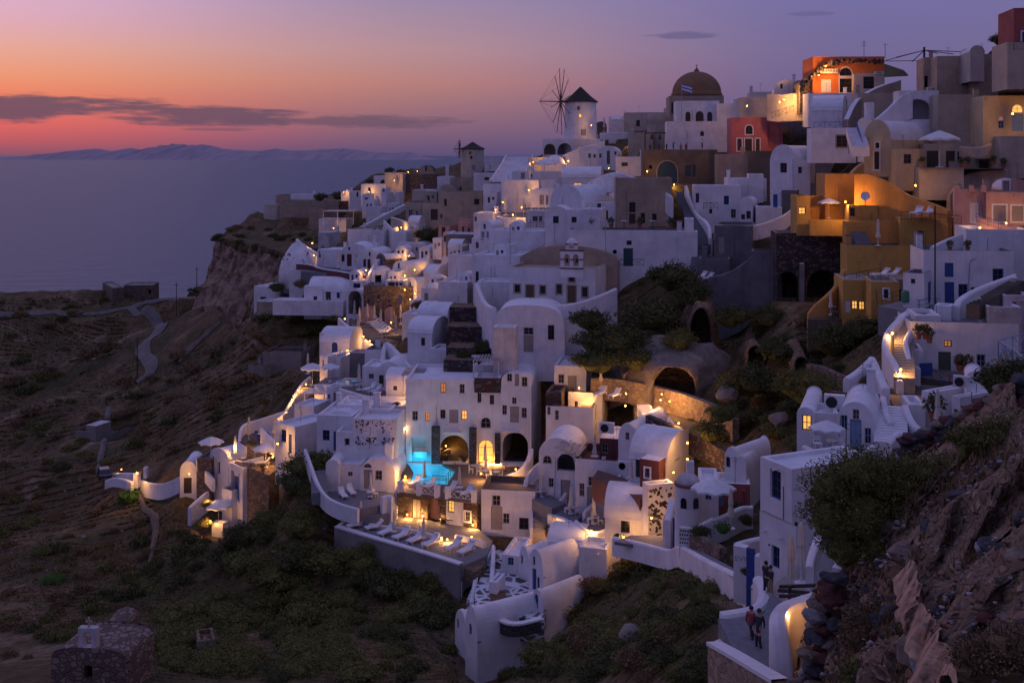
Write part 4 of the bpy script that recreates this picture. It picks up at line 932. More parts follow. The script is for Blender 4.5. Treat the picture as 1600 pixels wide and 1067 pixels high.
H('rose plaster wing with crenellated top and pale door',1491,1541,296,348,114,-20,4,mat='salmon',rmat='tan',ops=[('dwT',1518,320,1526,347)])
H('upper salmon vault with one pale door',1565,1610,279,306,118,-12,5,mat='salmon',ops=[('dgT',1567,283,1577,304)],roof='vault')
for i,(x,w)in enumerate(((1491,9),(1514,8),(1533,8))):H(['first merlon of the rose plaster wing','middle merlon of the rose plaster wing','last merlon of the rose plaster wing by the salmon house'][i],x,x+w,290,297,113.9-i*.9,-20,.7,mat='salmon',rmat='salmon',found=.2,name='merlon',cat='merlon',par=.02)
wall('salmon balcony front wall',[(1524,337,109.5),(1560,350,108.5),(1606,356,107)],1.6,.4,'salmon')
railing('blue panel railing on the salmon balcony',[(1526,334,109),(1560,346,108)],.9,mat='wood_blue')
H('bright white blocky house above the long white house',1510,1612,358,402,104,-12,6)
wh=H('long white house with blue doors on two storeys',1443,1584,391,480,101,-9,6,ops=[('db',1476,411,1490,433),('wb',1551,420,1568,440),('db',1476,441,1491,477),('wb',1497.5,444,1512,464),('wk',1517,449,1523,457)],rmat='paving')
H('small white utility house with blue side door',1411,1444,426,478,99,-32,4,ops=[('wk',1423,436,1430,443),('R:db',1450,437,1459,475)],rmat='paving')
wall('white roof parapet of the long white house',[(1456,385,104),(1480,373,106),(1510,362,106)],1.5,.4)
for i,x in enumerate((1484,1512)):pot(['dark potted plant on the long white roof','second potted plant on the long white roof'][i],x,392,101,sc=.9)
root=empty('drainpipe',P(1514,460,100),0,'thin grey drainpipe on the long white house','pipe');b0=root.location;mb=MB();mb.tube([P(1513,461,100)-b0,P(1515,412,100)-b0,P(1518,406,100)-b0,P(1524,405,99.5)-b0],.05,6);mb.build('pipe','metal_grey',root)
p=P(1461,426,99);root=empty('utility_pole',p,0,'dark slender pole before the long white house','pole');mb=MB();mb.tube([(0,0,-3),(0,0,6)],.07,6);mb.build('pole','metal_dark',root)
wall('broad sloping white stair wall below the long house',[(1494,478,94),(1500,464,95),(1530,448,96),(1560,437,97),(1586,428,97)],4,.6)
stairs('broken steps beside the sloping white stair wall',(1520,478,91),(1590,438,95),1.2,16,'pale_earth')
railing('black rail on the rubble terrace left of the utility house',[(1378,463,101),(1412,452,101),(1436,470,98),(1452,466,98)],1.0,style='rail')
deck('rubble edged terrace left of the utility house',[(1372,478),(1445,492),(1470,478),(1410,470)],D=100,mat='paving')
root=empty('water_tank',P(1415,472,99),0,'small green tank beside the utility house','tank');mb=MB();mb.lathe([(.35,0),(.38,.1),(.38,.9),(.3,1.05),(.1,1.1)],14);mb.build('tank','tank_green',root)
wall('low white wall above the lit curved stairs',[(1405,494,94),(1414,488,95),(1424,482,96)],2,.5)
lh=H('long weathered white house with green door and orange lit window',1422,1592,502,582,91,-10,6,mat='white',rmat='paving',ops=[('lkm',1475,532,1487.5,542),('dn',1466,550,1486,579),('wb',1494,554,1506,577),('wl',1526,554,1540,575)])
H('weathered upper white block on the long house',1544,1596,479,512,90,-10,5,mat='dirty_white')
H('low white parapet block on the long house roof',1430,1470,492,506,92,-10,4)
H('small pale chimney block on the long house roof',1460,1486,477,496,94,-30,2)
H('rose ruined wall house behind the sloping stair wall',1568,1612,461,488,92,-10,4,mat='rose',ops=[('ok',1581,472,1588,480)])
inst('satellite_dish',mk_dish,P(1524,492,92),R(10),'grey satellite dish on the long house roof','satellite dish',sc=1.2)
H('white bay with potted plants beside the curved stairs',1415,1442,545,572,88,-14,3)
for i,(x,y)in enumerate(((1435,530),(1446,530),(1452,536))):pot(['terracotta pot on the bay by the curved stairs','second terracotta pot on the bay','drooping pot at the bay corner'][i],x,y,88,sc=1.1)
deck('yard of the long weathered house',[(1437,590),(1520,600),(1545,585),(1440,575)],D=87,mat='paving_brown',th=2)
railing('blue crossed railing before the green door house',[(1456,576,86),(1484,586,85),(1512,595,84)],1.0,mat='wood_blue',style='cross')
H('blue yard gate before the green door house',1438,1457,568,588,86.5,10,.15,mat='wood_blue',rmat='wood_blue',name='gate',cat='gate',par=.02,rw=.02,found=0)
for i,x in enumerate((1500,1512)):pot(['red flowering pot beside the blue window','tall potted shrub before the blue window'][i],x,580,87,sc=1.2)
wall('curved white stair wall with a lamp at its crown',[(1423,484,96),(1405,497,93),(1390,512,91),(1383,528,89),(1384,545,87),(1396,562,85),(1405,580,83),(1406,594,82)],3.2,.55)
wall('inner white wall of the curved lit stairs',[(1422,516,90),(1414,530,88),(1418,548,86.5),(1422,568,85),(1437,574,85)],1.5,.4)
stairs('lamp lit stone steps below the curved white wall',(1413,592,82),(1412,496,95),1.5,26,'paving_tan')
lamp('lantern at the crown of the curved stair wall',1394,521,90,90,off=.6);lamp('lantern low on the curved stair wall end',1407,578,70,83,off=.5)
wall('white triangular wall on the dry slope',[(1322,590,79),(1338,580,80),(1360,560,81)],3.0,.5);wall('second white leaning wall joined to the triangular wall',[(1362,557,82),(1372,578,79),(1384,606,76)],3,.55)
deck('dusty lane below the lit stairs',[(1400,640),(1470,640),(1490,606),(1405,596),(1385,612)],D=77,mat='pale_earth',th=2)
v=H('white vaulted house with pale blue door and windows',1306,1368,628,702,70,-22,6,roof='vault',rise=1.5,ops=[('wg',1332.5,640,1342.5,657),('dl',1328,656,1346,702),('wl',1314,649,1324,672),('wl',1351,669,1361,693)])
H('small white vaulted house with glowing window',1245,1272,636,674,72,-20,7,roof='vault',ops=[('lo',1253,649,1268,672)])
H('low white link between the two vaulted houses',1268,1310,644,694,72.5,-12,3)
zV=deck('parasol terrace of the vaulted house',[(1256,718),(1330,738),(1350,700),(1270,690)],D=67,mat='paving',th=3)
wall('curved white wall round the parasol terrace',[(1257,695,68.5),(1272,702,67.5),(1300,716,66),(1328,726,65)],3,.4)
wall('white wall behind the parasol terrace',[(1336,712,66),(1352,702,66.5),(1368,693,67)],2.2,.35)
umb('open lilac parasol before the white vaulted house',1292,708,68,sc=.78)
for i,(x,y)in enumerate(((1278,704),(1308,708),(1314,714),(1318,706))):chair(['white folding chair behind the lilac parasol','white chair beside the lilac parasol pole','white chair nearest the terrace wall','white chair before the pale blue door'][i],x,y,40*i,67)
table('white table under the lilac parasol',1300,706,67.3)
inst('air_conditioner',mk_ac,P(1304,640,74),R(-20),'white air conditioner on the vaulted house roof','air conditioner',sc=1.5)
stairs('dark steps edged in white beside the vaulted house',(1392,692,67),(1392,634,74),2.0,14,'white')
wall('white winding side wall of the dark steps',[(1380,618,76),(1383,640,72),(1392,660,70)],2,.4);wall('white outer wall of the dark steps',[(1414,632,73),(1420,648,71),(1430,664,69.5),(1452,676,68)],2.4,.45)
wall('white pointed wall below the dark steps',[(1388,692,64),(1400,676,64.5),(1406,673,65),(1420,684,64)],3,.4)
H('white cube house with a tan parasol by its door',1440,1456,610,660,74,-58,6)
H('low white stepped blocks beside the cube house',1420,1446,632,662,73,-10,3)
H('white sloped house end cut by the rock wall',1487,1500,618,672,68,-58,5,ops=[('wl',1490,640,1497,660)])
inst('satellite_dish',mk_dish,P(1519,628,66),R(15),'large grey satellite dish on the sloped white house','satellite dish',sc=1.1)
inst('air_conditioner',mk_ac,P(1503,606,68),R(-30),'air conditioner on the lane above the sloped house','air conditioner',sc=1.1)
umb('closed tan parasol beside the cube house',1465,676,68,kind='closed',sc=1.0)
pot('round brown bush in a pot by the cube house',1461,662,69,sc=1.7)
H('white rounded oven like hut above the sloped house',1510,1538,580,606,72,-20,3,roof='vault',ops=[('ok',1521,583,1526,592)])
railing('bright blue crossed fence on the near ledge',[(1560,532,56),(1582,544,53),(1604,562,50)],1.1,mat='wood_lightblue',style='cross')
railing('bright blue fence returning along the ledge',[(1560,532,56),(1604,520,57)],1.1,mat='wood_lightblue',style='cross')
deck('near ledge with the bright blue fence',[(1556,566),(1606,600),(1640,560),(1570,545)],D=54,mat='near_earth',th=4)
# centre: church, blue vault, restaurants
ch=H('white church front with tan framed doors and windows',796,930,417,474,139,-15,9,rmat='tan',ops=[('wkt',804,445,812.5,457),('dot',822,446,834,473),('wkt',844,447,852,459),('wkt',869.5,445,877.5,459),('dot',887,447,899.5,473),('wkt',909.5,449,918,464),('wkt',889,426,897.5,440)])
H('brown low vault roof behind the church front',812,965,384,420,146,-12,7,mat='tan',rmat='tan',roof='vault',rise=2.2)
O=P(893.5,420,134);root=empty('belfry',O,R(-15),'white three arched belfry with dark red trim','belfry');s_=134/F
w2=17.5*s_;h1=28*s_;h2=47*s_
def arch_wall(mb,x0,x1,z0,z1,arches,th):
 T=lambda u,v,z:Vector((u,v-th/2,z));hs=[dict(u0=a,u1=b_,z0=c,z1=d,arch=True,rev=th)for a,b_,c,d in arches]
 facade(mb,T,x0,x1,z0,lambda u:z1,hs)
 T2=lambda u,v,z:Vector((-u,th/2-v,z));facade(mb,T2,-x1,-x0,z0,lambda u:z1,[dict(u0=-b_,u1=-a,z0=c,z1=d,arch=True,rev=0)for a,b_,c,d in arches])
 mb.quad((x0,-th/2,z1),(x1,-th/2,z1),(x1,th/2,z1),(x0,th/2,z1));mb.quad((x0,th/2,z0),(x0,-th/2,z0),(x0,-th/2,z1),(x0,th/2,z1));mb.quad((x1,-th/2,z0),(x1,th/2,z0),(x1,th/2,z1),(x1,-th/2,z1))
mb=MB();arch_wall(mb,-w2,w2,-1,h1,[(-w2+.45,-.2,.25,h1-.35),(.2,w2-.45,.25,h1-.35)],.7);mb.build('lower_tier','white',root)
mb=MB();arch_wall(mb,-w2*.5,w2*.5,h1+.12,h2-.5,[(-.32,.32,h1+.3,h2-.65)],.6);mb.lathe([(w2*.5,h2-.5),(w2*.36,h2-.15),(w2*.1,h2+.1),(.02,h2+.12)],10);mb.build('upper_tier','white',root)
for z,w in((.0,w2),(h1,w2),(h1*.5,w2)):
 mb=MB()
 if z==h1*.5:
  for a,b_ in((-w2-.04,-w2+.5),(-.28,.28),(w2-.5,w2+.04)):mb.box(a,b_,-.4,.4,z,z+.12)
 else:mb.box(-w-.08,w+.08,-.42,.42,z,z+.14)
 mb.build('red_trim','wood_red',root)
mb=MB();mb.box(-w2*.55,-.36,-.36,.36,h1+.75,h1+.87);mb.box(.36,w2*.55,-.36,.36,h1+.75,h1+.87);mb.build('red_trim','wood_red',root)
for x in(-w2*.45,w2*.45):mb=MB();mb.lathe([(.26,.75),(.18,.9),(.12,1.2),(.03,1.3),(.02,h1-.5)],10,(x,0,0));mb.build('bell','bell_bronze',root)
for i,(x,y0,y1,D)in enumerate(((797,350,415,142),(946,352,416,137))):
 a=P(x,y1,D);root=empty('flagpole',a,0,['bare white pole above the church front left end','bare white pole beside the belfry'][i],'pole');mb=MB();mb.tube([(0,0,0),(0,0,(y1-y0)/F*D)],.045,6);mb.build('pole','metal_grey',root)
wall('white wall curving below the church, lamp lit at its end',[(855,476,132),(880,476,131),(905,472,131),(930,464,132),(962,450,134)],7,.6)
lamp('lantern behind the curved wall below the church',852,482,110,132,off=.1)
deck('paved strip before the church doors',[(790,478),(940,474),(940,466),(795,470)],D=138,mat='paving',th=2)
bw=H('long blank white wall house with dark door and grille',890,1072,359,418,146,-5,5,ops=[('dt',974,388,989,416),('wk',979,376,987,383)],rmat='paving')
inst('air_conditioner',mk_ac,P(962,398,144.5),0,'small air conditioner beside the dark door','air conditioner',sc=1.1)
railing('dark cross railing beside the dark door',[(969,405,143.5),(1006,405,143)],.95,style='cross')
H('white pier at the end of the long blank wall',1070,1084,342,392,145,-8,3);H('white rounded buttress of the long blank wall',1060,1090,362,402,144,-8,3)
bv=H('great white barrel vault with pale blue roof',858,912,288,352,166,-42,12,roof='vault',rise=3.4)
H('white block with windows under the great vault',908,976,317,362,160,-12,4,ops=[('dk',933,316,939,345),('wk',944,329,950,344)])
H('white vaulted front with one dark window',851,887,322,384,151,-10,6,roof='vault',rise=1.2,ops=[('wt',864,338,873,349)])
H('white square front with one dark window beside the vaulted front',886,912,328,384,150,-10,6,ops=[('wk',893,339,901,348)])
H('low lilac wall beyond the square front',911,938,327,362,149,-14,5)
H('old tan plaster house with boarded windows',962,1050,278,350,158,-3,6,mat='tan',rmat='tan',ops=[('wk',983,316,993,332),('dk',983,334,993,350),('wk',1001,333,1008,349),('wk',1019,334,1026,347),('dw',1040,332,1055,345)])
wall('curving white capped wall over the old tan house',[(920,285,172),(945,272,168),(965,268,164),(990,276,162),(1020,288,160),(1040,298,158),(1050,308,157)],3.0,.6)
for i,x in enumerate((925,935,955,975,1000,1020,1048)):
 (table if i%2 else pot)('%s on the terrace above the long blank wall'%['red flowering pot','white table by the red pot','green pot','white table before the old house','dark pot','white table by the boarded window','yellow green pot at the terrace end'][i],x,356,149,sc=1.3)
H('large white house with flattened arch gable and half open door',768,882,477,551,128.5,-6,7,roof='vault',rise=3.6,sq=3.2,ops=[('wg',818,512,833.5,523),('dg',818,524,833.5,550),('wk',856,508,866,531)])
H('mottled white buttress beside the large arched house',771,805,511,556,124,-8,2,mat='dirty_white')
wall('lilac curving stair wall left of the church',[(745,442,145),(752,462,140),(760,475,136),(772,480,131)],5,.6)
H('tall plain lilac house with small balcony wall',739,812,398,450,152,-14,8,ops=[('wka',743,424,748,442)])
H('lilac slope house joined to the plain tall house',745,800,440,468,146,-10,5)
H('white stepped house with arched upper windows',737,770,372,410,163,-18,7,ops=[('dgT',751,359,756,375),('wga',743,378,748,388)])
H('small white arched dormer house',750,768,345,376,166,-18,6,roof='vault',ops=[('wg',755,350,759,358),('dg',752,362,757,375),('dg',760,362,764,375)])
H('lilac flat roof block beside the dormer house',768,850,360,402,160,-14,7)
H('white rounded corner house under the restaurant',740,770,333,358,180,-12,6,ops=[('wga',741,338,745,346)])
zR=deck('restaurant terrace with candle lit tables',[(768,338),(830,338),(840,318),(775,320)],D=185,mat='paving_brown',th=3)
wall('white parapet of the candle lit restaurant',[(766,335,184),(790,340,180),(822,340,178)],4.5,.4)
H('white restaurant wall with lit arch niche',783,842,282,322,198,-8,6,ops=[('lwa',831,293,837,305)])
H('grey flat roofed house behind the restaurant',755,802,287,320,206,-8,8,mat='white',rmat='paving')
H('white house with green pergola posts',824,856,330,374,170,-10,5,ops=[('wg',832,338,840,346),('wg',842,338,847,346)])
root=empty('pergola',P(824,332,169),R(-10),'dark slatted pergola roof over the small white house','pergola')
for k in range(7):mb=MB();mb.box(-.3+k*.6,-.1+k*.6,-1,3,.5,.62);mb.build('slat','wood_green',root)
for x in(0,3.4):mb=MB();mb.box(x-.06,x+.06,-.9,-.78,-2,.5);mb.build('post','wood_white',root)
railing('dark balcony rail of the pergola house',[(826,348,168),(850,347,167)],1.0,mat='metal_dark')
r3=random.Random(5)
for i in range(11):
 x=770+i*6+r3.uniform(-2,2);y=326+r3.uniform(-4,9);table('restaurant table, %s along the candle lit terrace'%['first','second','third','fourth','fifth','sixth','seventh','eighth','ninth','tenth','last'][i],x,y,z=zR,sc=1.3)
for i,(x,y)in enumerate(((790,336),(806,340),(818,342),(843,302),(828,290))):umb('closed tan parasol %s'%['at the near edge of the restaurant terrace','second along the restaurant terrace','at the pergola end of the restaurant','above the lit arch niche','on the upper stair terrace'][i],x,y,182 if i<3 else 198,kind='closed',sc=1.25)
umb('open white parasol above the restaurant wall',851,283,205,sc=1.6)
stairs('wide pale stairs climbing to the ridge',(792,284,222),(812,245,258),6,30,'roof_white',edge='white')
stairs('narrow blue grey stairs beside the wide ones',(778,286,222),(796,256,256),3,30,'paving',edge='white')
H('round white room with dark brown earth roof',740,772,270,288,250,-4,8,roof='flat',rmat='brown_plaster',ops=[('wo',757,277,764,282)])
H('small white belfry gable on the stairs wall',789,799,245,260,265,-10,1.2,roof='vault',ops=[('oka',792,249,796,258)])
H('pale house beside the small windmill',757,778,250,266,320,0,6,ops=[('wk',765,258,768,264)])
H('little dark roofed kiosk right of the small windmill',766,780,246,258,318,0,4,mat='white',rmat='thatch')
H('lit orange terrace room below the tall windmill',825,880,246,262,248,-10,4,mat='cream',rmat='paving_tan')
H('white low domed house glowing at its foot',846,884,256,272,232,-6,8,roof='dome',rise=2.2)
for i,(x,y,D,e)in enumerate(((833,254,246,130),(855,251,246,130),(888,252,236,160),(878,268,228,260),(862,275,225,200))):lamp('lantern %s'%['at the start of the orange lit terrace','in the middle of the orange lit terrace','beside the low domed house','at the foot of the low domed house','on the slope under the low domed house'][i],x,y,e,D,off=.8)
H('white house with arched doors and green shutters',905,934,229,264,226,-12,7,ops=[('wg',919,240,923,247),('wg',927,241,931,247)])
H('white vaulted house with tall green door',933,966,228,266,222,-12,7,roof='vault',ops=[('wg',936,240,940,247),('dn',948,236,953,257),('wk',960,237,963,242)])
H('white small house under the brown arched building',962,1006,245,275,205,-10,5,ops=[('wn',971,254,981,260)])
wall('white ramp wall rising to the windmill base',[(879,243,248),(905,232,244),(930,224,240),(945,219,240)],4,.5)
H('pale vault with small lit window beside the great vault',878,938,276,294,190,-10,6,ops=[('lo',896,286,909,290)],roof='cross')
H('white terrace house left of the pale vault',800,880,268,292,212,-8,6,ops=[('dg',814,270,820,280),('wk',828,272,832,279)])
H('white boat shaped terrace wall before the great vault',830,872,296,322,180,-10,5,ops=[('dg',843,305,850,320),('dg',853,305,857,320)])
H('pale flat blocks left of the great vault',846,866,282,310,188,-10,5)
for i,(x,y,D,e)in enumerate(((942,269,200,130),(951,263,200,150),(826,297,196,90),(815,324,178,60),(772,333,182,40),(774,328,183,40),(786,316,188,40),(801,336,178,40))):lamp('lantern %s'%['low beside the pale vault lane','high beside the pale vault lane','left of the lit arch niche','on the restaurant end wall','at the restaurant corner table','behind the restaurant corner table','at the back of the restaurant','at the front of the restaurant'][i],x,y,e,D,off=.5,sc=.9)
H('broad tan gabled house with small windows',686,762,300,346,243,-10,8,mat='sand',rmat='tan',ops=[('wk',694,311,698,322),('wk',741,311,749,320),('oka',754,294,759,320),('wk',688,335,691,341)])
H('tan house with two white shuttered windows',634,658,316,346,250,-10,8,mat='sand',rmat='paving',ops=[('ww',638,328,645,339),('ww',649,329,653.5,340)])
H('tan wing with large dark shutter',660,687,318,348,244,-10,5,mat='sand',rmat='tan',ops=[('dk',673,327,684,344)])
H('grey vault behind the tan gabled house',684,714,288,312,262,-14,6,roof='vault',mat='sand',rmat='paving',ops=[('dt',686,303,690,312)])
H('plain tan block left of the stairs',703,744,278,302,264,-6,6,mat='tan',rmat='tan',ops=[('wk',718,292,721,299)])
H('pale lilac roofed house above the tan shutters',644,672,297,316,266,-12,7,mat='cream')
H('bluish small house beside the terrace trees',683,704,276,296,285,-8,6)
wall('cream wall lit from below with dark arch',[(612,340,250),(626,344,246),(642,350,240),(652,356,236)],6.5,.5,'cream',capmat='trim_white')
lamp('lantern at the foot of the cream lit wall',641,372,160,233,off=.8);lamp('second lantern glowing on the cream wall',627,356,90,243,off=.8)
H('salmon house with dark door on the middle slope',685,703,352,376,215,-12,6,mat='salmon',rmat='tan',ops=[('dk',690,355,696,372)])
H('long salmon house with two narrow doors',716,740,341,366,212,-14,6,mat='salmon',rmat='tan',ops=[('dk',722,354,725,365),('dk',731,356,734,365)])
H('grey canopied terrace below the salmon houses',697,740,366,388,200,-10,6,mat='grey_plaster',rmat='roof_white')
H('white arched doorway house beside the canopied terrace',692,700,362,384,204,-20,4,roof='vault',mat='rose',ops=[('wga',693,368,697,378)])
H('white house with terrace plants at the far ridge',584,622,275,292,345,-8,8,ops=[('wka',594,281,604,288)])
H('white lower house with lantern at the far ridge',564,602,288,306,330,-8,7,ops=[('wk',575,293,579,299)])
H('white far end house with arched wall lamp',533,548,297,314,345,-8,4,roof='vault')
H('white low far house beside the lamp arch',546,566,299,314,342,-8,5,ops=[('dk',557,300,560,308)])
H('yellow lit stair wall house on the far ridge',601,629,270,298,330,-20,3,mat='cream')
H('grey slab roofed house above dark stone wall',628,684,272,292,330,-4,9,mat='brown_stone',rmat='paving')
H('brown hut with dark door on the far skyline',655,677,258,274,350,-4,5,mat='tan',rmat='thatch',ops=[('dk',664,260,667,268)],roof='vault')
H('white stair house with blue door in the far slope',566,578,303,324,318,-8,5,ops=[('wb',570,309,575,317)])
H('white pillar house with blue corner',596,604,294,326,312,-8,4,ops=[('db',598,296,601,300)])
H('white low terrace wall house in the far slope',572,596,323,334,308,-8,4);H('white ledge house under the far stair wall',604,624,300,320,316,-10,5,ops=[('lom',614,301,618,304)])
lamp('orange lantern on the lower far ridge house',576.6,300,180,329,off=.5,sc=1.5);lamp('lantern in the far lamp arch',537,301,130,344,off=.5,sc=1.5);lamp('lantern on the yellow far stair wall',616,282,260,327,off=.8);lamp('lantern at the top of the far stair wall',638,269,120,334,off=.8);lamp('lantern at the far slab roof edge',652,268,120,334,off=.8)
H('small white pillar lamp on the far terrace',696,701,258,275,320,0,1)
H('long tan fortress wall at the village end',437,532,313,338,362,-6,6,mat='tan',rmat='tan')
H('tan fortress return wall above the cliff',482,506,326,358,352,-8,5,mat='tan',rmat='tan')
H('dark stone fortress wall',529,566,314,328,345,-6,6,mat='dark_stone',rmat='tan')
H('brown upper fortress block',431,455,305,322,372,-6,6,mat='tan',rmat='brown_plaster');H('white strip house on the fortress',454,489,304,314,370,-6,5)
O=P(428,329,366);mb=MB();mb.lathe([(3.4,-3),(3.2,2.0),(2.9,2.0),(2.9,1.2)],24);o=mb.build('bastion','cream');o.location=O;tag(o,'round pale bastion at the fortress tip','bastion')
H('white terrace house with pergola under the fortress',498,541,342,360,318,-10,6)
root=empty('pergola',P(505,350,316),R(-8),'pale flat pergola under the fortress wall','pergola')
mb=MB();mb.box(0,9.5,-1,5,3.6,3.8);mb.build('canopy','cream',root)
for x in(.3,4.5,9.2):mb=MB();mb.box(x-.1,x+.1,-.9,-.7,0,3.6);mb.build('post','wood_white',root)
lamp('lantern under the white pergola house',521,357,200,313,off=.8)
H('small white house with tilted roof below the pergola',497,514,363,376,292,-30,5,mat='dirty_white')
bt=H('large white terrace block with loungers on its roof',543,600,358,386,236,-14,9,rmat='paving_tan',par=.3)
for i,x in enumerate((579,588)):inst('deck_chair',lambda:mk_lounger('wood_dark','wood_dark'),P(x,365,238),R(-50),['dark deck chair on the large white terrace block','second dark deck chair on the terrace block'][i],'sun lounger','dark deck chairs',1.2)
wall('white stepped wall beside the large terrace block',[(600,344,240),(608,352,236),(617,362,230),(632,362,226)],4.5,.4)
H('white corner block right of the terrace block',616,634,362,382,226,-14,5)
wall('long white diagonal wall across the dry slope',[(556,358,250),(585,343,265),(610,330,280),(632,319,292)],1.6,.7)
O=P(466,428,226);mb=MB()
mb.lathe([(6.4,-3),(6.2,1),(5.4,3.4),(4.0,5.2),(2.2,6.3),(.6,6.8)],22);q=random.Random(4);mb.v=[(x*.56*(1+q.uniform(-.14,.12)),y*.7*(1+q.uniform(-.1,.1)),z*.92*(1+q.uniform(-.08,.08)))for x,y,z in mb.v]
root=empty('painted_rock',O,0,'white painted rock dome with dark stones','painted rock');mb.build('rock','white',root,smooth=True)
for i in range(16):
 a=q.uniform(math.pi*1.05,math.pi*1.95);zz=q.uniform(.5,5.2);rr=np.interp(zz,[-3,1,3.4,5.2,6.3],[6.4,6.2,5.4,4,2.2])*.99
 o=bpy.data.objects.new('stone',stone_me[i%5]);COL.objects.link(o);o.parent=root;o.location=(rr*.56*math.cos(a),rr*.7*math.sin(a),zz*.92);s=q.uniform(.14,.28);o.scale=(s,s,s)
H('white end vault with lit doorway by the painted rock',442,456,414,434,226,-30,5,roof='vault',ops=[('lo',447,420,453,430)])
wall('white wall rising behind the painted rock',[(464,373,246),(474,382,240),(490,392,234),(500,396,230)],2.5,.6)
lamp('lantern behind the painted rock',488,380,60,238,sc=1.2);lamp('lantern lighting the notch beside the painted rock',491,399,130,231,off=.6)
H('small white vault with two tiny windows',495,507,388,417,226,-44,7,roof='vault',ops=[('wk',498,392,500,396),('wk',498,397,501,403)])
H('white vaulted house with dark red door',532,577,381,417,219,-6,8,roof='vault',rise=2.2,ops=[('wk',544,386,547,391),('wr',533.5,398,538.5,409),('dr',542,397,549.5,416),('wr',553,398,558,402)])
H('white link house between the vaults',506,533,390,416,224,-8,6)
H('white vaulted house with two red shutters',565,590,389,421,214,-12,8,roof='vault',ops=[('wk',576,394,579,400),('dr',567.5,405,572,420),('dr',574,405,579,420)])
H('small stone arch vault with blue door',588,602,396,418,212,-40,8,roof='vault',mat='brown_stone',ops=[('dba',593,400,598,413)])
deck('terrace before the red door vaults',[(470,424),(575,430),(580,418),(480,412)],D=216,mat='paving',th=2)
wall('long maroon terrace wall with white cap',[(464,412,221),(488,414,218),(500,420,215),(530,424,211),(545,427,209),(572,429,207)],2.4,.4,'maroon',capmat='trim_white',smooth=1)
for i,(x,y)in enumerate(((528,418),(555,420))):umb(['pale closed parasol before the link house','closed cream parasol before the red door'][i],x,y,213,kind='closed',sc=1.3)
H('long white wall house under the maroon terrace',452,528,422,449,219,-8,5)
H('white vaulted long house with dark and blue doors',482,546,454,472,208,-6,7,roof='cross',rise=2.3,ops=[('dk',509,456,517,471),('wb',526,457,531,466)])
H('white gabled end with small square window',475,503,447,472,207,-6,4,ops=[('wk',489.5,463,495.5,469)])
H('blue shuttered loggia behind the big white arch',549,566,439,456,203,-8,4,ops=[('wb',552,443,563,450)])
H('big white open barrel vault with dark interior',541,568,452,492,196,-12,9,roof='vault',rise=1.8,ops=[('oka',544,455,565,491)])
wall('curving lilac buttress wall above the stone hotel',[(572,440,203),(578,425,206),(586,410,210),(594,403,212)],4.5,.6)
st=H('brown stone hotel front with blue windows',568,652,446,498,193,-8,6,mat='brown_stone',rmat='paving',ops=[('wb',589,461,594,471),('db',622,462,628,475),('wb',574,468,577,475),('wb',606,467,609,474),('wb',606,476,612,481)])
for i,(a,c,y0)in enumerate(((564,584,479),(601,615,481))):H(['salmon arched alcove in the stone hotel front','second lit alcove in the stone hotel front'][i],a,c,y0,502,190.5,-8,1.2,roof='vault',mat='salmon',rmat='brown_stone')  # salmon lamplight of the alcoves is painted as plaster colour
H('white vault with dark porch on the stone hotel',584,617,420,446,198,10,6,roof='vault',rise=1.6,ops=[('ok',586,430,596,443)])
H('white gable house with one blue window',613,636,408,434,202,-30,9,roof='vault',rise=1.8,ops=[('wb',621,411,624.5,420),('wb',619,424,623,431)])
H('white canopy house on the stone hotel',602,632,438,456,195,-8,5,ops=[('dk',606,441,617,453),('dk',618,441,622,453),('db',624,442,629,453)])
H('white small vault beside two lanterns',637,651,433,464,193,-48,9,roof='vault',rise=1.2,ops=[('wt',639,441,642,454)])
H('round white pavilion with pale roof',658,690,450,472,182,-10,6,roof='dome',rise=1.0,ops=[('dg',663,458,669,470)])
umb('open white parasol above the round pavilion',685,452,180,sc=1.0)
stairs('white steps with rail below the pavilion',(660,486,176),(674,470,181),2.2,8,'white');railing('white stair rail below the pavilion',[(668,482,175),(676,467,178)],1,mat='wood_white')
stairs('lamp lit lane steps up the middle slope',(676,440,195),(678,396,216),2.4,30,'paving_tan')
wall('dark stone lane wall left of the lit steps',[(660,404,214),(666,412,208),(668,425,202)],5,.5,'brown_stone');wall('dark stone lane wall right of the lit steps',[(684,396,214),(690,410,206),(690,428,198)],4,.5,'brown_stone')
for i,(x,y,D,e)in enumerate(((648,422,198,70),(633,431,197,70),(632.5,453,191,60),(649,458.5,190,60),(675.6,446,190,60),(675,394,216,80),(639,400,214,60),(674,416,205,70),(572,422,207,30),(679,431,200,60),(641,468,190,40),(539,498,184,60),(611,504,180,45))):
 lamp('lantern %s'%['on the stone side of the gable house','under the gable house corner','above the blue hotel door','on the small vault wall','at the small vault chimney corner','at the head of the lit lane steps','in the dark stone niche of the lane','midway on the lit lane steps','at the end of the red shutter terrace','low on the lit lane steps','under the small vault','by the parasol terrace entrance','among the closed parasols of the hotel'][i],x,y,e,D,off=.7,sc=1.1)
zS=deck('sun terrace of the stone hotel',[(555,520),(600,540),(650,520),(640,492),(545,496)],D=180,mat='paving_brown',th=3)
for i,(x,y)in enumerate(((554,499),(574,505),(585,507),(590,494),(595,514),(612,515),(619,524),(562,512),(560,524),(626,506),(559,533))):
 umb('closed cream parasol, %s on the stone hotel sun terrace'%['one by the big arch','one left of the loungers','one at the lounger row','one by the hotel wall','one at the head of the row','one mid terrace','tallest one by the ledge','one over the lamp wall','one nearest the lamp wall','one by the second alcove','one at the entrance steps'][i],x,y,z=zS,kind='closed',sc=1.25)
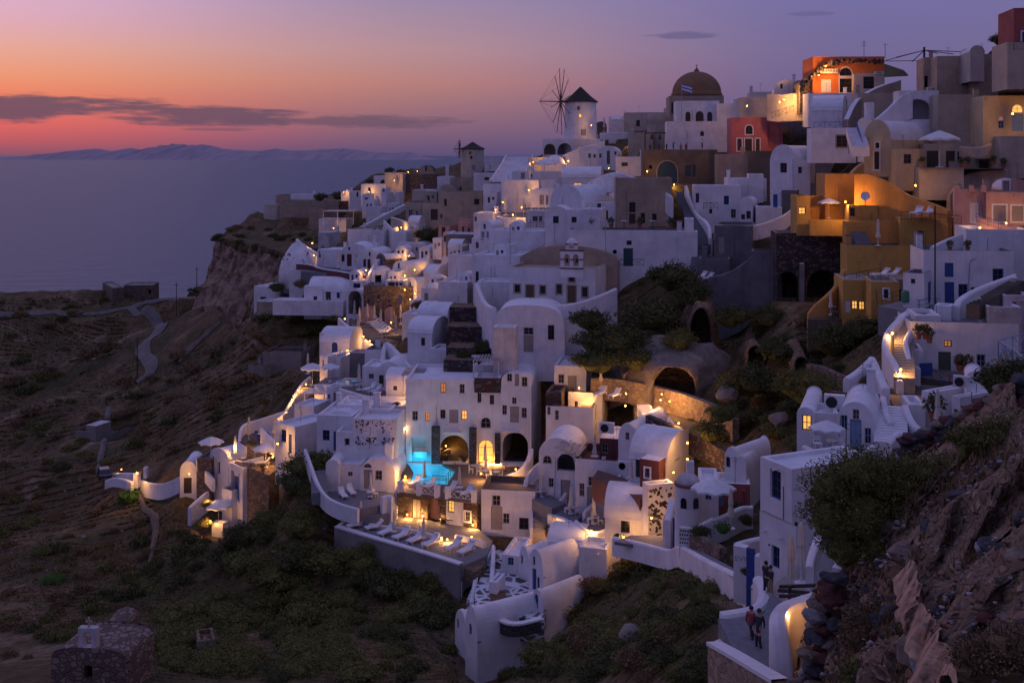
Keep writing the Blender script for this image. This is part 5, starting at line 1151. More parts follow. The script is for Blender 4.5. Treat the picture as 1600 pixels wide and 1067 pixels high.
for i in range(7):lounge('white lounger, %s from the lamp wall in the slanting hotel row'%['first','second','third','fourth','fifth','sixth','last'][i],580+i*3.6,503+i*3.2,-50,z=zS,group='lounger row on the stone hotel terrace',sc=1.1)
wall('white wall with lamps below the hotel sun terrace',[(530,496,180),(540,506,174),(560,522,168),(584,540,162)],2.2,.5)
lamp('lantern on the upper part of the sun terrace wall',568,526,60,165,off=.6);lamp('lantern on the lower part of the sun terrace wall',578,533,60,163,off=.6)
H('tan cube at the cliff end of the white wall',401,427,471,494,218,-10,5,mat='tan')
H('long low white wall house on the cliff edge',426,536,469,488,205,-6,4,found=.5)
H('white house at the cliff edge with plants',397,432,447,472,226,-20,7,ops=[('wo',407,464,416,468)])
H('tall lilac wall block with shell curve',685,730,440,502,166,-16,8)
H('white patio house left of the lilac stairs wall',700,742,398,440,178,-24,8,ops=[('wga',726,424,732,440)])
lamp('lantern on the white patio',709,425,50,182,off=.5);umb('closed white parasol on the white patio',713,420,184,kind='closed',sc=1.1)
H('white low dome house before the lilac wall',652,698,494,530,152,-12,6,roof='cross',rise=1.6)
H('white cube terrace right of the sun terrace',628,655,490,516,162,-12,5)
for lb,x0,x1,yt,yb,D,rf in(('tiny white house under the orange far lantern',570,584,312,326,312,'flat'),('white cube above the long diagonal wall',606,618,318,332,296,'flat'),('small white vault beside the dry slope wall',588,600,334,346,276,'vault'),('pale cube right of the deck chair block',622,640,380,396,220,'flat'),('white vault below the corner block',640,656,378,397,221,'vault'),('white step house beside the large round tree',676,690,372,389,208,'flat'),('white low house under the canopied terrace',700,721,386,402,194,'cross'),('small white house above the round pavilion',662,682,428,447,188,'cross'),('white gable below the salmon houses',655,671,384,403,213,'vault'),('white cube by the lit lane steps',690,704,402,421,195,'flat'),('white stair house above the white patio',706,722,384,400,189,'flat'),('white vault under the dormer house',742,757,386,405,168,'vault'),('small white block between pavilion and lilac wall',690,703,444,463,175,'flat'),('white house end left of the stone hotel',546,562,422,438,206,'vault'),('little white vault over the hotel alcoves',640,653,468,487,181,'vault'),('white cube above the wide pale stairs',812,827,260,276,236,'flat'),('pale vault behind the candle lit restaurant',806,824,280,298,205,'vault'),('white cube before the grey flat roofed house',759,776,300,317,203,'flat'),('small tan house beside the grey vault',664,682,299,314,262,'flat'),('white house under the tan shuttered house',638,655,346,361,239,'cross'),('white vault at the foot of the cream lit wall',618,634,384,400,214,'vault'),('white cube over the canopy house',606,622,424,440,198,'flat'),('small white house on the church lane corner',716,734,424,442,170,'vault'),('white roof room above the plain tall house',772,790,384,400,154,'flat'),('small vault on the lilac flat roof block',796,816,346,364,163,'vault')):
 w=x1-x0;h=yb-yt;H(lb,x0,x1,yt,yb,D,rnd.uniform(-26,-6),rnd.uniform(3.5,5.5),roof=rf,mat='sand' if ' tan house' in lb and 'under' not in lb else 'white',found=2,ops=[('d'+rnd.choice('gkbw'),x0+w*.18,yb-h*.52,x0+w*.40,yb),('w'+rnd.choice('gkb'),x0+w*.58,yb-h*.55,x0+w*.80,yb-h*.25)])
# the pool hotel and its terraces
zP=75.5
zL=72.7
def DZ(y,z):return(CH-z)*F/(y-HY)
Dh=DZ(724,zP)
h1=H('white pool hotel bay with arched pool grotto',634,741,592,724,Dh,-3,9,rise=1,ops=[('lom',688,598,697,614),('wg',718,600,726,615),('wg',644,642,653,657),('lgm',664,644,672,658),('wo',688,640,696,654),('dg',702,640,716,661),('lo',721,641,730,656),('oka',636,679.5,673,723),('oka',687,680,732,722)])
h2=H('white hotel bay with fanlight over a glowing doorway',741,783,607,724,Dh-.6,-4,9,ops=[('wo',746,613,752,629),('wo',765,617,772,632),('wgaT',751,652,767,669),('loa',747,687,771,723)])
h3=H('white hotel bay with balcony and round loggia',783,830,583,724,Dh-1.0,-8,10,roof='vault',rise=1.2,sq=3,ops=[('wg',792,581,800,596),('dg',804,582,811,603),('wg',815,589,824,604),('wg',800,621,807,631),('wg',784.5,633,792,648),('dg',797,635,811,660),('wg',815,637,823,653),('oka',785,676,825,722)])
H('dark stone parapet terrace with slatted shade on the hotel',741,782,590,609,Dh-.75,-4,3,mat='dark_stone',par=.6,found=.3)
root=empty('pergola',P(742,590,Dh+2),R(-4),'grey slatted shade over the hotel roof terrace','pergola')
for k in range(9):mb=MB();mb.box(-.1+k*.36,.12+k*.36,-1.6,2.4,2.1+.03*k,2.16+.03*k);mb.build('slat','wood_grey',root)
for x in(0,2.8):mb=MB();mb.box(x-.06,x+.06,-1.5,-1.38,0,2.1);mb.build('post','wood_white',root)
H('rear room of the hotel roof terrace',741,784,570,600,Dh+4,-4,4)
for i,(x0,x1,y0,y1,D)in enumerate(((691,722,661,676,Dh-1),(783,812,655,674,Dh-2.2))):
 a,c=P(x0,y1,D),P(x1,y1,D);root=empty('balcony',a,R(-4),['white crossed balcony over the dining arch','white crossed balcony over the round loggia'][i],'balcony');w=(c-a).length
 mb=MB();mb.box(0,w,0,1.1,-.12,.05);mb.build('slab','white',root)
 hh=.95
 for x in(0,w):mb=MB();mb.box(x-.05,x+.05,-.05,.05,0,hh);mb.build('post','wood_white',root)
 mb=MB();mb.box(0,w,-.03,.03,hh-.06,hh);mb.build('top_rail','wood_white',root)
 n=4
 for k in range(n):
  mb=MB();p,q=w*k/n,w*(k+1)/n;mb.tube([(p,0,.1),(q,0,hh-.06)],.025,4);mb.tube([(q,0,.1),(p,0,hh-.06)],.025,4);mb.tube([(q,0,0),(q,0,hh)],.02,4);mb.build('cross_bars','wood_white',root)
for i,(x0,x1,y0)in enumerate(((674,686,668),(733,744,670),(773,781,678))):H('dark stone pillar %s'%['between pool grotto and dining arch','between dining arch and glowing doorway','between glowing doorway and round loggia'][i],x0,x1,y0,722,Dh-1.3,-3,.9,mat='lava_stone',rmat='lava_stone',found=.2,name='stone_pillar',cat='pillar',par=.02)
H('set back hotel wing with two lamps by its doors',866,916,571,612,Dh-1,-10,6,ops=[('dg',859,585,866,610),('wg',872,585,881,599),('dg',887,587,901,611)])
H('white terraced wing front below the set back wing',853,927,634,705,Dh-5.5,-10,6,ops=[('wg',855,635,860,648),('wg',867,641,873,656)],rmat='paving_brown',par=.9)
H('upper lit unit with loungers on its roof',888,940,612,672,Dh-3.5,-12,8,rmat='paving_brown',ops=[('wg',897,627,903,645),('dg',908,633,920,664),('wg',925,638,931,655),('R:dg',979,631,991,662)])
H('dark stone balcony front of the terraced wing',853,877,612,642,Dh-5.0,-12,4,mat='dark_stone',rmat='paving_brown',par=.5,found=.2)
lamp('wall lamp beside the lit unit door',922,638,40,Dh-4,off=.4,sc=.9);lamp('wall lamp on the side wall of the lit unit',977,634,50,Dh-6.5,off=.4,sc=.9);lamp('lantern on the lit unit roof deck',978,615,35,Dh-8,off=.2,sc=.8);lamp('low lamp at the roof deck corner',905,606,30,Dh-4,off=.3,sc=.7)
lounge('white lounger on the lit unit roof nearer the parasol',938,618,-35,Dh-6,sc=1.0);lounge('white lounger on the lit unit roof nearer the lantern',960,621,-35,Dh-7,sc=1.0)
umb('closed white parasol on the lit unit roof',939,606,Dh-4,kind='closed',sc=.9)
wall('dry stone terrace wall lit golden in the middle',[(925,590,121),(950,590,120),(985,594,119),(1010,599,117.5),(1035,606,116),(1060,612,114.5),(1090,622,112),(1120,634,109),(1150,655,105)],2.4,.7,'tan_stone',cap='flat')
for i,x in enumerate((1032,1046)):lamp(['ground light washing the dry stone wall gold','second ground light on the gold stone wall'][i],x,625+i*2,110,115-i,off=1.2,sc=.6)
deck('dusty yard under the dry stone wall',[(1000,672),(1075,690),(1120,660),(1060,626),(985,612)],D=108,mat='pale_earth',th=3)
stairs('small steps beside the lit unit',(1022,664,108),(1006,632,114),1.4,14,'white');lamp('step lamp at the small steps',1017,636,35,111,off=.3,sc=.7)
stairs('white curving steps above the long vault',(1048,686,103),(1030,660,108),1.6,12,'white',edge='white')
lamp('lone lamp in the dusty yard',1060,661,25,105,sc=.7)
stairs('long straight lamp lit stairway beside the hotel',(611,806,112.5),(626,626,130),1.25,62,'white')
for i,(x,y,D)in enumerate(((632,637,127),(632,670,123.5),(613,735,117),(634,748,115))):lamp('small stair light %s'%['near the top of the hotel stairway','midway on the hotel stairway','by the cream arch niche','at the pool end of the stairway'][i],x,y,30 if i<3 else 60,D,off=.3,sc=.7)
pts=[(620,772),(745,792),(800,760),(832,735),(832,722),(634,722)]
deck('pool deck of the hotel',[(622,768.5),(745,784),(765,778),(830,745),(826,724),(690,724),(712,735),(698,757),(641,753),(646,738),(640,728),(636,724),(634,730)],zP+.01,'paving_brown',.25)
deck('dim paving inside the dining arch',[(676,724.2),(830,724.2),(830,700),(676,700)],zP,'paving_brown',.5)
po=[(646,738),(640,728),(636,724),(636.5,704),(674,704),(674,724),(690,724),(712,735),(698,757),(641,753)]
q=[P(x,y,z=zP)for x,y in po];c=sum(q,Vector())/len(q)
root=empty('swimming_pool',c,0,'glowing turquoise pool running into the arched grotto','pool')
plain('pool_floor',(.55,.72,.74),.5,var=.04)
mb=MB();n=len(q);lo=[p-c+Vector((0,0,-1.35))for p in q];hi=[p-c+Vector((0,0,-.02))for p in q]
mb.poly(lo)
for i in range(n):mb.quad(hi[i],hi[(i+1)%n],lo[(i+1)%n],lo[i])
mb.build('basin','pool_floor',root)
m,t,b=newmat('pool_water');t.nodes.remove(b);tr=N(t,'ShaderNodeBsdfTransparent');tr.inputs[0].default_value=(.55,.93,.97,1);gl=N(t,'ShaderNodeBsdfGlossy');gl.inputs['Roughness'].default_value=.06
nz=N(t,'ShaderNodeTexNoise');nz.inputs['Scale'].default_value=2.5;nz.inputs['Detail'].default_value=3;bp=N(t,'ShaderNodeBump');bp.inputs['Strength'].default_value=.25;bp.inputs['Distance'].default_value=.1;g=N(t,'ShaderNodeNewGeometry');L(t,g.outputs['Position'],nz.inputs['Vector']);L(t,nz.outputs[0],bp.inputs['Height']);L(t,bp.outputs[0],gl.inputs['Normal'])
lw=N(t,'ShaderNodeFresnel');lw.inputs[0].default_value=1.33;mx=N(t,'ShaderNodeMixShader');L(t,lw.outputs[0],mx.inputs[0]);L(t,tr.outputs[0],mx.inputs[1]);L(t,gl.outputs[0],mx.inputs[2]);L(t,mx.outputs[0],t.nodes['Material Output'].inputs[0])
mb=MB();mb.poly([p-c+Vector((0,0,-.12))for p in q][::-1]);mb.build('water','pool_water',root)
for x,y,e in((655,708,330),(655,718,300),(655,730,300),(660,742,260),(680,740,240),(692,745,220),(700,738,200),(648,748,220)):
 p_=P(x,y,z=zP);lo_=bpy.data.objects.new('underwater_light',lightdata('c',e*.17,.2));COL.objects.link(lo_);lo_.parent=root;lo_.location=p_-c+Vector((0,0,-.7))
H('pale grotto wall behind the pool',634,676,676,706,DZ(704,zP)+.2,-3,1,mat='roof_white',found=2)
root=empty('grotto_ledge',P(647,703,z=zP),0,'pale steps at the back of the pool grotto','steps')
for k in range(2):mb=MB();mb.box(0,1.6-.2*k,-.9+.4*k,.0,-.6,.05+.3*k);mb.build('step','roof_white',root)
railing('thin dark rail round the pool corner',[(676,742,DZ(757,zP)),(697,744,DZ(757,zP)),(711,722,DZ(736,zP))],1.0,style='rail')
for i,(x,y)in enumerate(((648,758),(672,762),(704,768),(730,773))):lounge('white lounger, %s on the pool deck edge'%['first from the stairway','second from the stairway','third from the stairway','last, nearest the curved wall'][i],x,y,-28,z=zP,sc=1.0)
for i,(x,y)in enumerate(((663,758),(718,768),(759,742),(758,730))):umb('closed grey parasol %s'%['between the first two pool deck loungers','between the last two pool deck loungers','before the glowing doorway','beside the dining tables'][i],x,y,z=zP,kind='closed',sc=.95)
for i,(x,y)in enumerate(((664,762),(718,772),(741,737),(757,745),(776,747),(790,736))):table('white table %s'%['between the first two pool loungers','between the last two pool loungers','before the dining arch pillar','before the glowing doorway','nearest the curved stair wall','under the round loggia'][i],x,y,z=zP)
for i,(x,y,a)in enumerate(((736,739,80),(748,742,250),(764,748,300),(770,752,120),(782,749,270),(748,736,20))):chair('white chair %s'%['left of the first dining table','right of the first dining table','by the doorway table','between the dining tables','right of the last dining table','behind the first dining table'][i],x,y,a,z=zP)
for i,(x,y)in enumerate(((693,722),(722,721),(697,712))):inst('bench',mk_bench,P(x,y,z=zP),R(70 if i!=1 else-70),'yellowish bench %s'%['inside the dining arch, outer','against the pillar of the dining arch','deep inside the dining arch'][i],'bench','benches in the dining arch')
for(x,y,z,e,lb,dy)in((738,718,zP,55,'uplight at the pillar left of the glowing doorway',1.7),(777,726,zP,55,'uplight at the pillar right of the glowing doorway',1.7),(697,700,zP,35,'lamp deep in the dining arch',0),(634,748,zP,70,'lantern by the pool corner',.6),(762,726,zP,20,'small table candle by the doorway',.5)):
 p_=P(x,y,z=z)+Vector((0,-.3,.35));lamp(lb,0,0,e,p=p_,sc=.75)
fp=[P(x,y,z=zP)for x,y in((626,768),(655,772),(683,775.5),(700,777.5),(741,783))]
for i,p_ in enumerate(fp):
 root=empty('balustrade_pier',p_,R(-8),'white balustrade pier, %s along the pool deck edge'%['first','second','third','fourth','last'][i],'pier','piers of the pool deck balustrade')
 mb=MB();mb.box(-.28,.28,-.2,.2,-.1,1.0);mb.build('shaft','white',root);mb=MB();mb.box(-.32,.32,-.24,.24,1.0,1.08);mb.build('cap','trim_white',root)
for i,(a,c_)in enumerate(zip(fp,fp[1:])):
 if i==2:continue
 d=(c_-a);ln=d.length;f=d.normalized();a2=a+f*.3;c2=c_-f*.3
 root=empty('balustrade',a2,0,'crossed white balustrade panel %s'%['nearest the stairway','in the middle, above the grey door','','longest, above the lit window'][i],'railing','panels of the pool deck balustrade');v=c2-a2;n=max(2,round(v.length/.75));up=Vector((0,0,1))
 for z in(.12,.82):mb=MB();mb.tube([up*z,v+up*z],.035,5);mb.build('rail','wood_white',root)
 for k in range(n):mb=MB();p0,p1=v*(k/n),v*((k+1)/n);mb.tube([p0+up*.12,p1+up*.82],.03,4);mb.tube([p1+up*.12,p0+up*.82],.03,4);mb.build('cross','wood_white',root)
 lo_=bpy.data.objects.new('lamp_light',lightdata('w',1.2*LK));COL.objects.link(lo_);lo_.parent=root;lo_.location=v*.5+Vector((0,.35,.3))
DL=DZ(805,zL)
sb_=H('dark stone ground floor under the pool deck',620,697,769,805,DL,-24,2.6,mat='dark_stone',rmat='paving_brown',par=.02,ops=[('dg',644,781,657,812),('oka',668,779,687,814)])
H('white framed room with golden window under the pool deck',697,727,778,818,DZ(818,zL),-24,2.4,mat='white',rmat='paving_brown',par=.02,ops=[('lo',699.5,781,709.5,800)])
H('dark stone end of the ground floor with small window',724,745,782,822.5,DZ(822.5,zL),-24,2.4,mat='dark_stone',rmat='paving_brown',par=.02,ops=[('wgT',725.5,800,734.5,813)])
H('pink lit back room behind the arched opening',664,690,778,812,DZ(812,zL)+1.2,-24,.5,mat='salmon',found=0)
for i,(x,y)in enumerate(((636.5,808),(661,810),(689,815),(711,816),(739,824))):lamp('golden uplight %s'%['left of the grey door','right of the grey door','right of the arched opening','under the golden window','at the dark stone end'][i],0,0,45,p=P(x,y,z=zL)+Vector((0,-.35,.4)),sc=.8)
inst('bench',mk_bench,P(702,818,z=zL),R(-9),'pale bench under the golden window','bench')
deck('lower sunbed terrace',[(526,824),(620,852),(722,884),(760,868),(770,845),(745,824),(700,815),(620,802),(560,806)],zL,'paving',1)
wall('long concrete retaining wall of the sunbed terrace',[(526,822,DZ(824,zL)),(575,837,DZ(839,zL)),(625,851.5,DZ(853.5,zL)),(672,865.5,DZ(867.5,zL)),(721,881,DZ(883,zL))],3.4,.5,'concrete',cap='flat',capmat='trim_white',smooth=0)
wall('short white end wall of the sunbed terrace',[(526,822,DZ(824,zL)),(536,814,DZ(816,zL)),(547,806,DZ(809,zL))],2.5,.45)
wall('low white divider behind the sunbeds',[(548,812,DZ(818,zL)),(600,820,DZ(826,zL)),(655,828,DZ(834,zL)),(690,838,DZ(845,zL))],.75,.35)
wall('white wall right of the terrace steps',[(712,834,DZ(842,zL)),(740,840,DZ(849,zL)),(758,848,DZ(856,zL))],1.0,.35)
lab=['first','second','third','fourth','fifth','sixth']
for i,(x,y)in enumerate(((604,835),(627,841),(649,846.5),(673,852.5),(708,858.5),(728,864))):lounge('white sunbed, %s from the concrete end in the terrace row'%lab[i],x,y,-35,z=zL,sc=1.12,group='six sunbeds on the lower terrace')
for i,(x,y)in enumerate(((584,827),(556,824))):lounge(['shaded sunbed beside the ground lamp','shaded sunbed in the terrace corner'][i],x,y,-60+120*i*0,z=zL,sc=1.0)
for i,(x,y)in enumerate(((616,838),(662,848),(564,822))):umb('closed lilac parasol %s'%['between the first two sunbeds','between the third and fourth sunbeds','in the sunbed terrace corner'][i],x,y,z=zL,kind='closed',sc=.95);table('white side table %s'%['beside the first parasol of the sunbed row','beside the second parasol of the sunbed row','in the sunbed terrace corner'][i],x,y+1.0,z=zL,sc=.8)
for i,(x,y)in enumerate(((574,819),(699,846),(737,842))):lamp('ground lamp %s'%['in the sunbed terrace corner','at the sunbed terrace steps','by the white wall of the terrace'][i],0,0,32,p=P(x,y,z=zL)+Vector((0,-.2,.3)),sc=.75)
stairs('dark steps down to the sunbeds',(705,846,DZ(846,zL)),(716,828,DZ(846,zL)+3.5),1.6,4,'paving')
zA=zL+1.9
DA=DZ(766,zA)
H('white vaulted room with fanlight door beside the stairway',562,617,716,766,DA,-6,6,roof='vault',rise=1.6,ops=[('wgaT',568,724,581,731),('dg',568,732,582,764),('wg',586,735,597,750)])
H('white low room left of the vaulted room',527,564,724,767,DA+.4,-6,6,ops=[('wg',543,737,551,744)])
H('white rounded oven shaped end of the terrace room',509,529,718,768,DA-.3,-4,3,roof='vault')
deck('upper left terrace with shaded loungers',[(500,756),(507,773),(530,787),(560,796),(614,784),(618,762),(520,762)],zA,'paving',1.2)
wall('long curved white perimeter wall over the dark slope',[(477,701,121),(482,714,119),(488,732,116),(495,752,113),(508,774,110),(530,786,109),(560,794,108)],1.6,.35)
wall('white gate pier and wall at the stairway foot',[(596,776,111),(606,772,111.5),(614,776,111)],2.6,.45)
for i,(x,y)in enumerate(((536,777),(549,772))):lounge(['shaded lounger on the upper left terrace','second shaded lounger on the upper left terrace'][i],x,y,25,z=zA,sc=1.0)
umb('closed grey parasol on the upper left terrace',579,776,z=zA,kind='closed',sc=.95);table('white table by the upper left parasol',578,779,z=zA);chair('white chair by the upper left parasol',586,777,60,z=zA)
stairs('grey steps below the curved perimeter wall',(500,770,111),(497,735,117),1.6,16,'paving')
stairs('broad grey steps down to the sunbed terrace',(588,806,110.5),(584,786,113),2.6,6,'paving')
H('white house with blue shutter and blue door',495,551,648,706,122,-8,7,ops=[('wb',504,672,515,688),('db',521,674,531,704)])
H('white porch annex before the blue door house',525,552,674,712,119.5,-8,3,ops=[('ok',538,685,546,696)])
H('low white vault on the blue door house',512,552,641,660,124,-10,5,roof='vault',rise=1.0)
pw=H('white wall house studded with dark stones',551,620,654,704,119,-5,5)
q=random.Random(9);nn=0
for i in range(150):
 u=q.uniform(.3,pw['W']-.3);z=q.choice((q.uniform(.7,1.5),q.uniform(2.0,3.3)));s=q.uniform(.06,.13)if q.random()<.8 else q.uniform(.13,.22)
 o=bpy.data.objects.new('stone',stone_me[i%5]);COL.objects.link(o);o.parent=pw['root'];o.location=(u,-.01,z);o.scale=(s,s*.5,s*.8);o.rotation_euler=(0,q.uniform(0,6),0)
H('upper white ledge of the stone studded house',572,610,640,656,123,-6,4)
H('small white hatch box on the stone studded house',601,613,694,704,117.5,-6,.8)
wall('white terrace parapet beneath the loungers',[(531,606,137),(550,612,134),(580,620,131),(608,627,128)],4.5,.45)
H('long white lower front under the dark terrace',526,632,632,652,126,-6,5)
deck('dark terrace with two white loungers',[(536,610),(606,628),(612,606),(560,596),(536,598)],D=137,mat='paving_brown',th=2)
for i,(x,y)in enumerate(((577,611),(586,614))):lounge(['white lounger on the dark terrace nearer the small pool','white lounger on the dark terrace nearer the vault'][i],x,y,-35,134,sc=1.05)
umb('closed tan parasol on the dark terrace',561,609,136,kind='closed',sc=1.2);table('round white table on the dark terrace',553,604,137)
H('white vaulted house with dark door by the dark terrace',588,628,565,612,137,-8,6,roof='vault',rise=1.8,ops=[('dk',592,586,599.5,604)])
H('low white house left of the dark door vault',566,592,572,606,139,-8,5,ops=[('wg',576,584,584,592)])
H('small cross vaulted white house by the lit pergola',603,637,592,628,131,-8,4,roof='cross',rise=1.0,ops=[('wk',614,603,620.5,610)])
root=empty('pergola',P(631,620,128),R(-6),'slatted lit pergola beside the hotel stairway','pergola')
for k in range(6):mb=MB();mb.box(-.2,2.3,-.5+k*.5,-.2+k*.5,2.6+.06*k,2.68+.06*k);mb.build('slat','wood_grey',root)
for x in(0,2.1):mb=MB();mb.box(x-.06,x+.06,-.5,-.38,0,2.6);mb.build('post','wood_white',root)
H('rose lit room behind the slatted pergola',634,662,590,622,131,-6,3,mat='cream');lamp('lantern inside the slatted pergola',639,612,90,129,off=.2)
H('white tower house with one dark window',637,675,518,580,141,-14,7,roof='cross',rise=1.5,ops=[('wk',658,528,664,540)])
wall('tall white stair gable left of the tower house',[(597,565,143),(601,536,146),(606,534,146),(620,548,143),(636,566,140),(650,580,138)],5,.6,smooth=1)
stairs('white side steps against the tower house',(655,580,138),(634,552,145),1.5,18,'white')
H('white cube with grey roof pit behind the stair gable',570,602,546,580,146,-10,5,rmat='paving')
H('white chimney flared tower right of the tower house',672,699,545,580,137,-12,4)
for i,(x0,x1,y0,y1,D)in enumerate(((702,760,480,505,143),(697,765,510,535,138),(697,745,543,562,133),(693,748,562,580,129))):H('dark stone terrace wall, %s of the overgrown steps'%['topmost','second','third','lowest'][i],x0,x1,y0,y1+4,D,-6,4,mat='dark_stone',rmat='near_earth',par=.02,cat='stone wall')
H('white vaulted house with blue arched door',500,546,533,554,158,-10,6,roof='cross',rise=1.7,ops=[('dba',518,534,527.5,554)])
H('narrow white gable end with blue slit window',499,504,519,556,158.5,-30,5,roof='vault',ops=[('wb',500.5,527,502.5,544)])
lamp('lantern on the blue arched door terrace',530,556,60,154,off=.4);lamp('lantern glowing on the blue arched door wall',543,548,70,156,off=.9,sc=.6)
H('white terrace front under the blue arched door',509,532,558,580,152,-14,6)
H('narrow white stair front below the blue arched door',500,512,556,584,151,-30,4,ops=[('wg',504,563,506,572)])
umb('open grey parasol on the small terrace',516,596,147,sc=.95);deck('small terrace with the grey parasol',[(494,601),(529,599),(528,590),(508,590)],D=146,mat='paving',th=3)
wall('white front wall of the small grey parasol terrace',[(493,600,145),(510,600,144),(530,600,143)],4,.4)
H('grey screen wall behind the small pool',546,572,551,580,149,-8,3,mat='grey_plaster',rmat='rose')
root=empty('small_pool',P(548,597,141),0,'small dim green pool on the upper terrace','pool');mb=MB();mb.lathe([(1.9,-.3),(1.9,.05),(1.7,.05)],24,close=False);mb.build('rim','white',root);mb=MB();mb.lathe([(0.01,0),(1.75,0.0)],24,close=False);plain('pool_dim',(.10,.32,.30),.1);mb.build('water','pool_dim',root)
root=empty('pergola',P(477,632,144),R(-8),'white slatted pergola over the lantern terrace','pergola')
for k in range(7):mb=MB();mb.box(-.2,3,-.4+k*.55,-.05+k*.55,1.5,1.58);mb.build('slat','wood_white',root)
for x in(0,2.7):mb=MB();mb.box(x-.06,x+.06,-.4,-.28,-1,1.5);mb.build('post','wood_white',root)
lamp('lantern under the white slatted pergola',485,634,60,144,off=0)
H('white house with two grey windows below the parasol terrace',510,533,604,640,141,-16,6,ops=[('wg',512,616,516,623),('dg',521,613,525,630)])
umb('open white parasol at the head of the lit steps',488,602,153,sc=1.2);umb('closed tan parasol at the head of the lit steps',481,584,158,kind='closed',sc=1.1)
for i,(x,y,D)in enumerate(((478,600,151),(465.5,610,149),(457,624,147),(447,645,142))):lamp('lantern on the descending white stair wall, %s'%['topmost','second from the top','third from the top','lowest'][i],x,y,60,D,off=.2,sc=.9)
wall('white wall of the lit descending steps',[(484,588,156),(472,598,153),(463,612,150),(453,630,147),(443,648,143),(432,655,141)],2.4,.5)
stairs('lit steps descending to the cliff terraces',(452,652,140),(482,606,150),1.6,26,'paving_tan')
H('white inner wall house beside the lit steps',460,490,632,660,138,-20,4)
H('white flat house with blue window and blue door',430,461,660,714,132,-38,6,ops=[('wb',439,672,447,690),('db',451,679,456,708)])
lamp('lantern by the blue door house',434,693,45,130,off=.3)
# lower right: arched houses and patios
H('white house with half moon window and open loggia',842,900,684,790,110,-14,6,roof='vault',rise=1.7,ops=[('wga',848,712,862,724),('wg',857,747,865,761),('dg',876,750,891,787),('oka',870,710,898,735)])
root=empty('pergola',P(872,712,107.5),R(-16),'slatted shade sloping over the open loggia','pergola')
for k in range(5):mb=MB();mb.box(-.2+.5*k,.2+.5*k,-.6,3.0,.9-.16*k,.97-.16*k);mb.build('slat','wood_grey',root)
mb=MB();mb.box(2.3,2.42,-.5,-.38,-1.2,.2);mb.build('post','wood_white',root)
H('white stepped house with grey doors above the patios',899,966,716,794,106,-14,6,rmat='red_floor',par=.7,ops=[('wg',919,745,929,759),('wg',905,755,913,775),('dg',917,761,930,793),('wg',945,777,955,791)])
H('curved white wall end of the stepped house',962,980,750,800,103,-14,4)
H('dark red stone box with white roof and air conditioner',937,975,684,726,108,-14,5,mat='maroon',ops=[('wg',940,693,950,708)])
inst('air_conditioner',mk_ac,P(950,682,107)+Vector((0,1.2,0)),R(-14),'air conditioner on the dark red stone box','air conditioner',sc=1.6)
deck('red brown terrace by the dark stone box',[(934,734),(990,752),(1040,770),(1000,778),(925,748)],D=105,mat='red_floor',th=2)
H('white gable of the double vaulted house',966,994,661,712,105,-30,8,roof='vault',rise=1.6,ops=[('wg',977,676,983,687)])
H('long white barrel house descending beside the lamps',984,1041,713,752,101,-36,5.5,roof='cross',rise=2.4,ops=[('dk',993,710,1003,745),('R:wg',1054,712,1061,721)])
H('dark stone annex with pale roof on the barrel house',1000,1030,716,764,98.5,-30,3,mat='maroon',rmat='roof_white',ops=[('wgT',1008,732,1015,745),('R:wg',1034,735,1038,745)],par=.05)
inst('air_conditioner',mk_ac,P(975,735,103),R(-14),'white boxed unit on the red brown terrace','air conditioner',sc=1.3)
umb('closed white parasol on the red brown terrace',929,722,107,kind='closed');umb('closed white parasol beside the dark stone annex',986,762,100,kind='closed');table('white table by the upper terrace parasol',929,724,107);table('white table beside the dark stone annex',987,764,100)
chair('tan chair on the red brown terrace',945,728,30,106);chair('tan chair beside the dark stone annex',1003,768,200,99)
H('white cross vaulted house with dark framed window',945,1012,806,846,97,-14,5.5,roof='cross',rise=2.2,ops=[('wkT',970,814,984,832)])
for i,(x,y,e,D)in enumerate(((1074,717,60,97),(1074,692,35,99),(1052,738,20,97),(977,764,45,101),(1032,761,40,97),(1018,809,55,94),(863,826,45,105),(924,829,45,100),(905,820,20,102),(974,839,45,95.5),(806,733,30,115),(752,740,15,117))):
 lamp('lantern %s'%['at the end arch of the barrel house','on the pillar above the barrel house','low on the barrel house end','on the red brown terrace wall','at the foot of the dark stone annex','on the white pebble wall','at the foot of the patio stairs','on the last patio wall','between the patio walls','in the shrub before the framed window','on the small wall by the round loggia','low among the dining tables'][i],x,y,e,D,off=.5,sc=.75)
H('white house wall with framed windows under the curved parapet',752,836,764,832,DZ(828,zL),-8,5,rmat='paving_brown',par=.6,ops=[('wg',769,774,782,790),('dg',767,791,785,827),('wg',786,802,796,818),('wkT',811,809,826,827)])
wall('sweeping white parapet over the framed window house',[(745,790,112.5),(752,772,113),(766,758,114),(785,757,114),(808,766,112.5),(834,782,110.5)],1.6,.45)
wall('white curved wall under the round loggia',[(830,700,118),(826,716,116.5),(812,734,115.5),(790,742,115.5)],2.5,.45)
wall('white shell wall beside the half moon window house',[(820,766,112),(823,742,113),(836,726,113),(842,722,113)],2.6,.45)
stairs('brown steps from the dining terrace',(812,782,112),(796,755,115.5),1.5,9,'paving_tan',edge='white')
stairs('broad brown steps beside the framed windows',(846,832,105.5),(846,790,110.5),1.7,14,'paving_tan',edge='white')
wall('white slanted wall between the stairs and first patio',[(820,772,110.5),(840,782,109.5),(858,794,108)],1.3,.4)
deck('first patio with closed parasol',[(828,778),(862,794),(884,786),(850,768)],D=109,mat='paving',th=2);deck('second patio with closed parasol',[(862,806),(898,816),(916,800),(882,792)],D=105,mat='paving',th=2);deck('third patio with closed parasol',[(900,822),(936,830),(948,812),(918,806)],D=101.5,mat='paving',th=2)
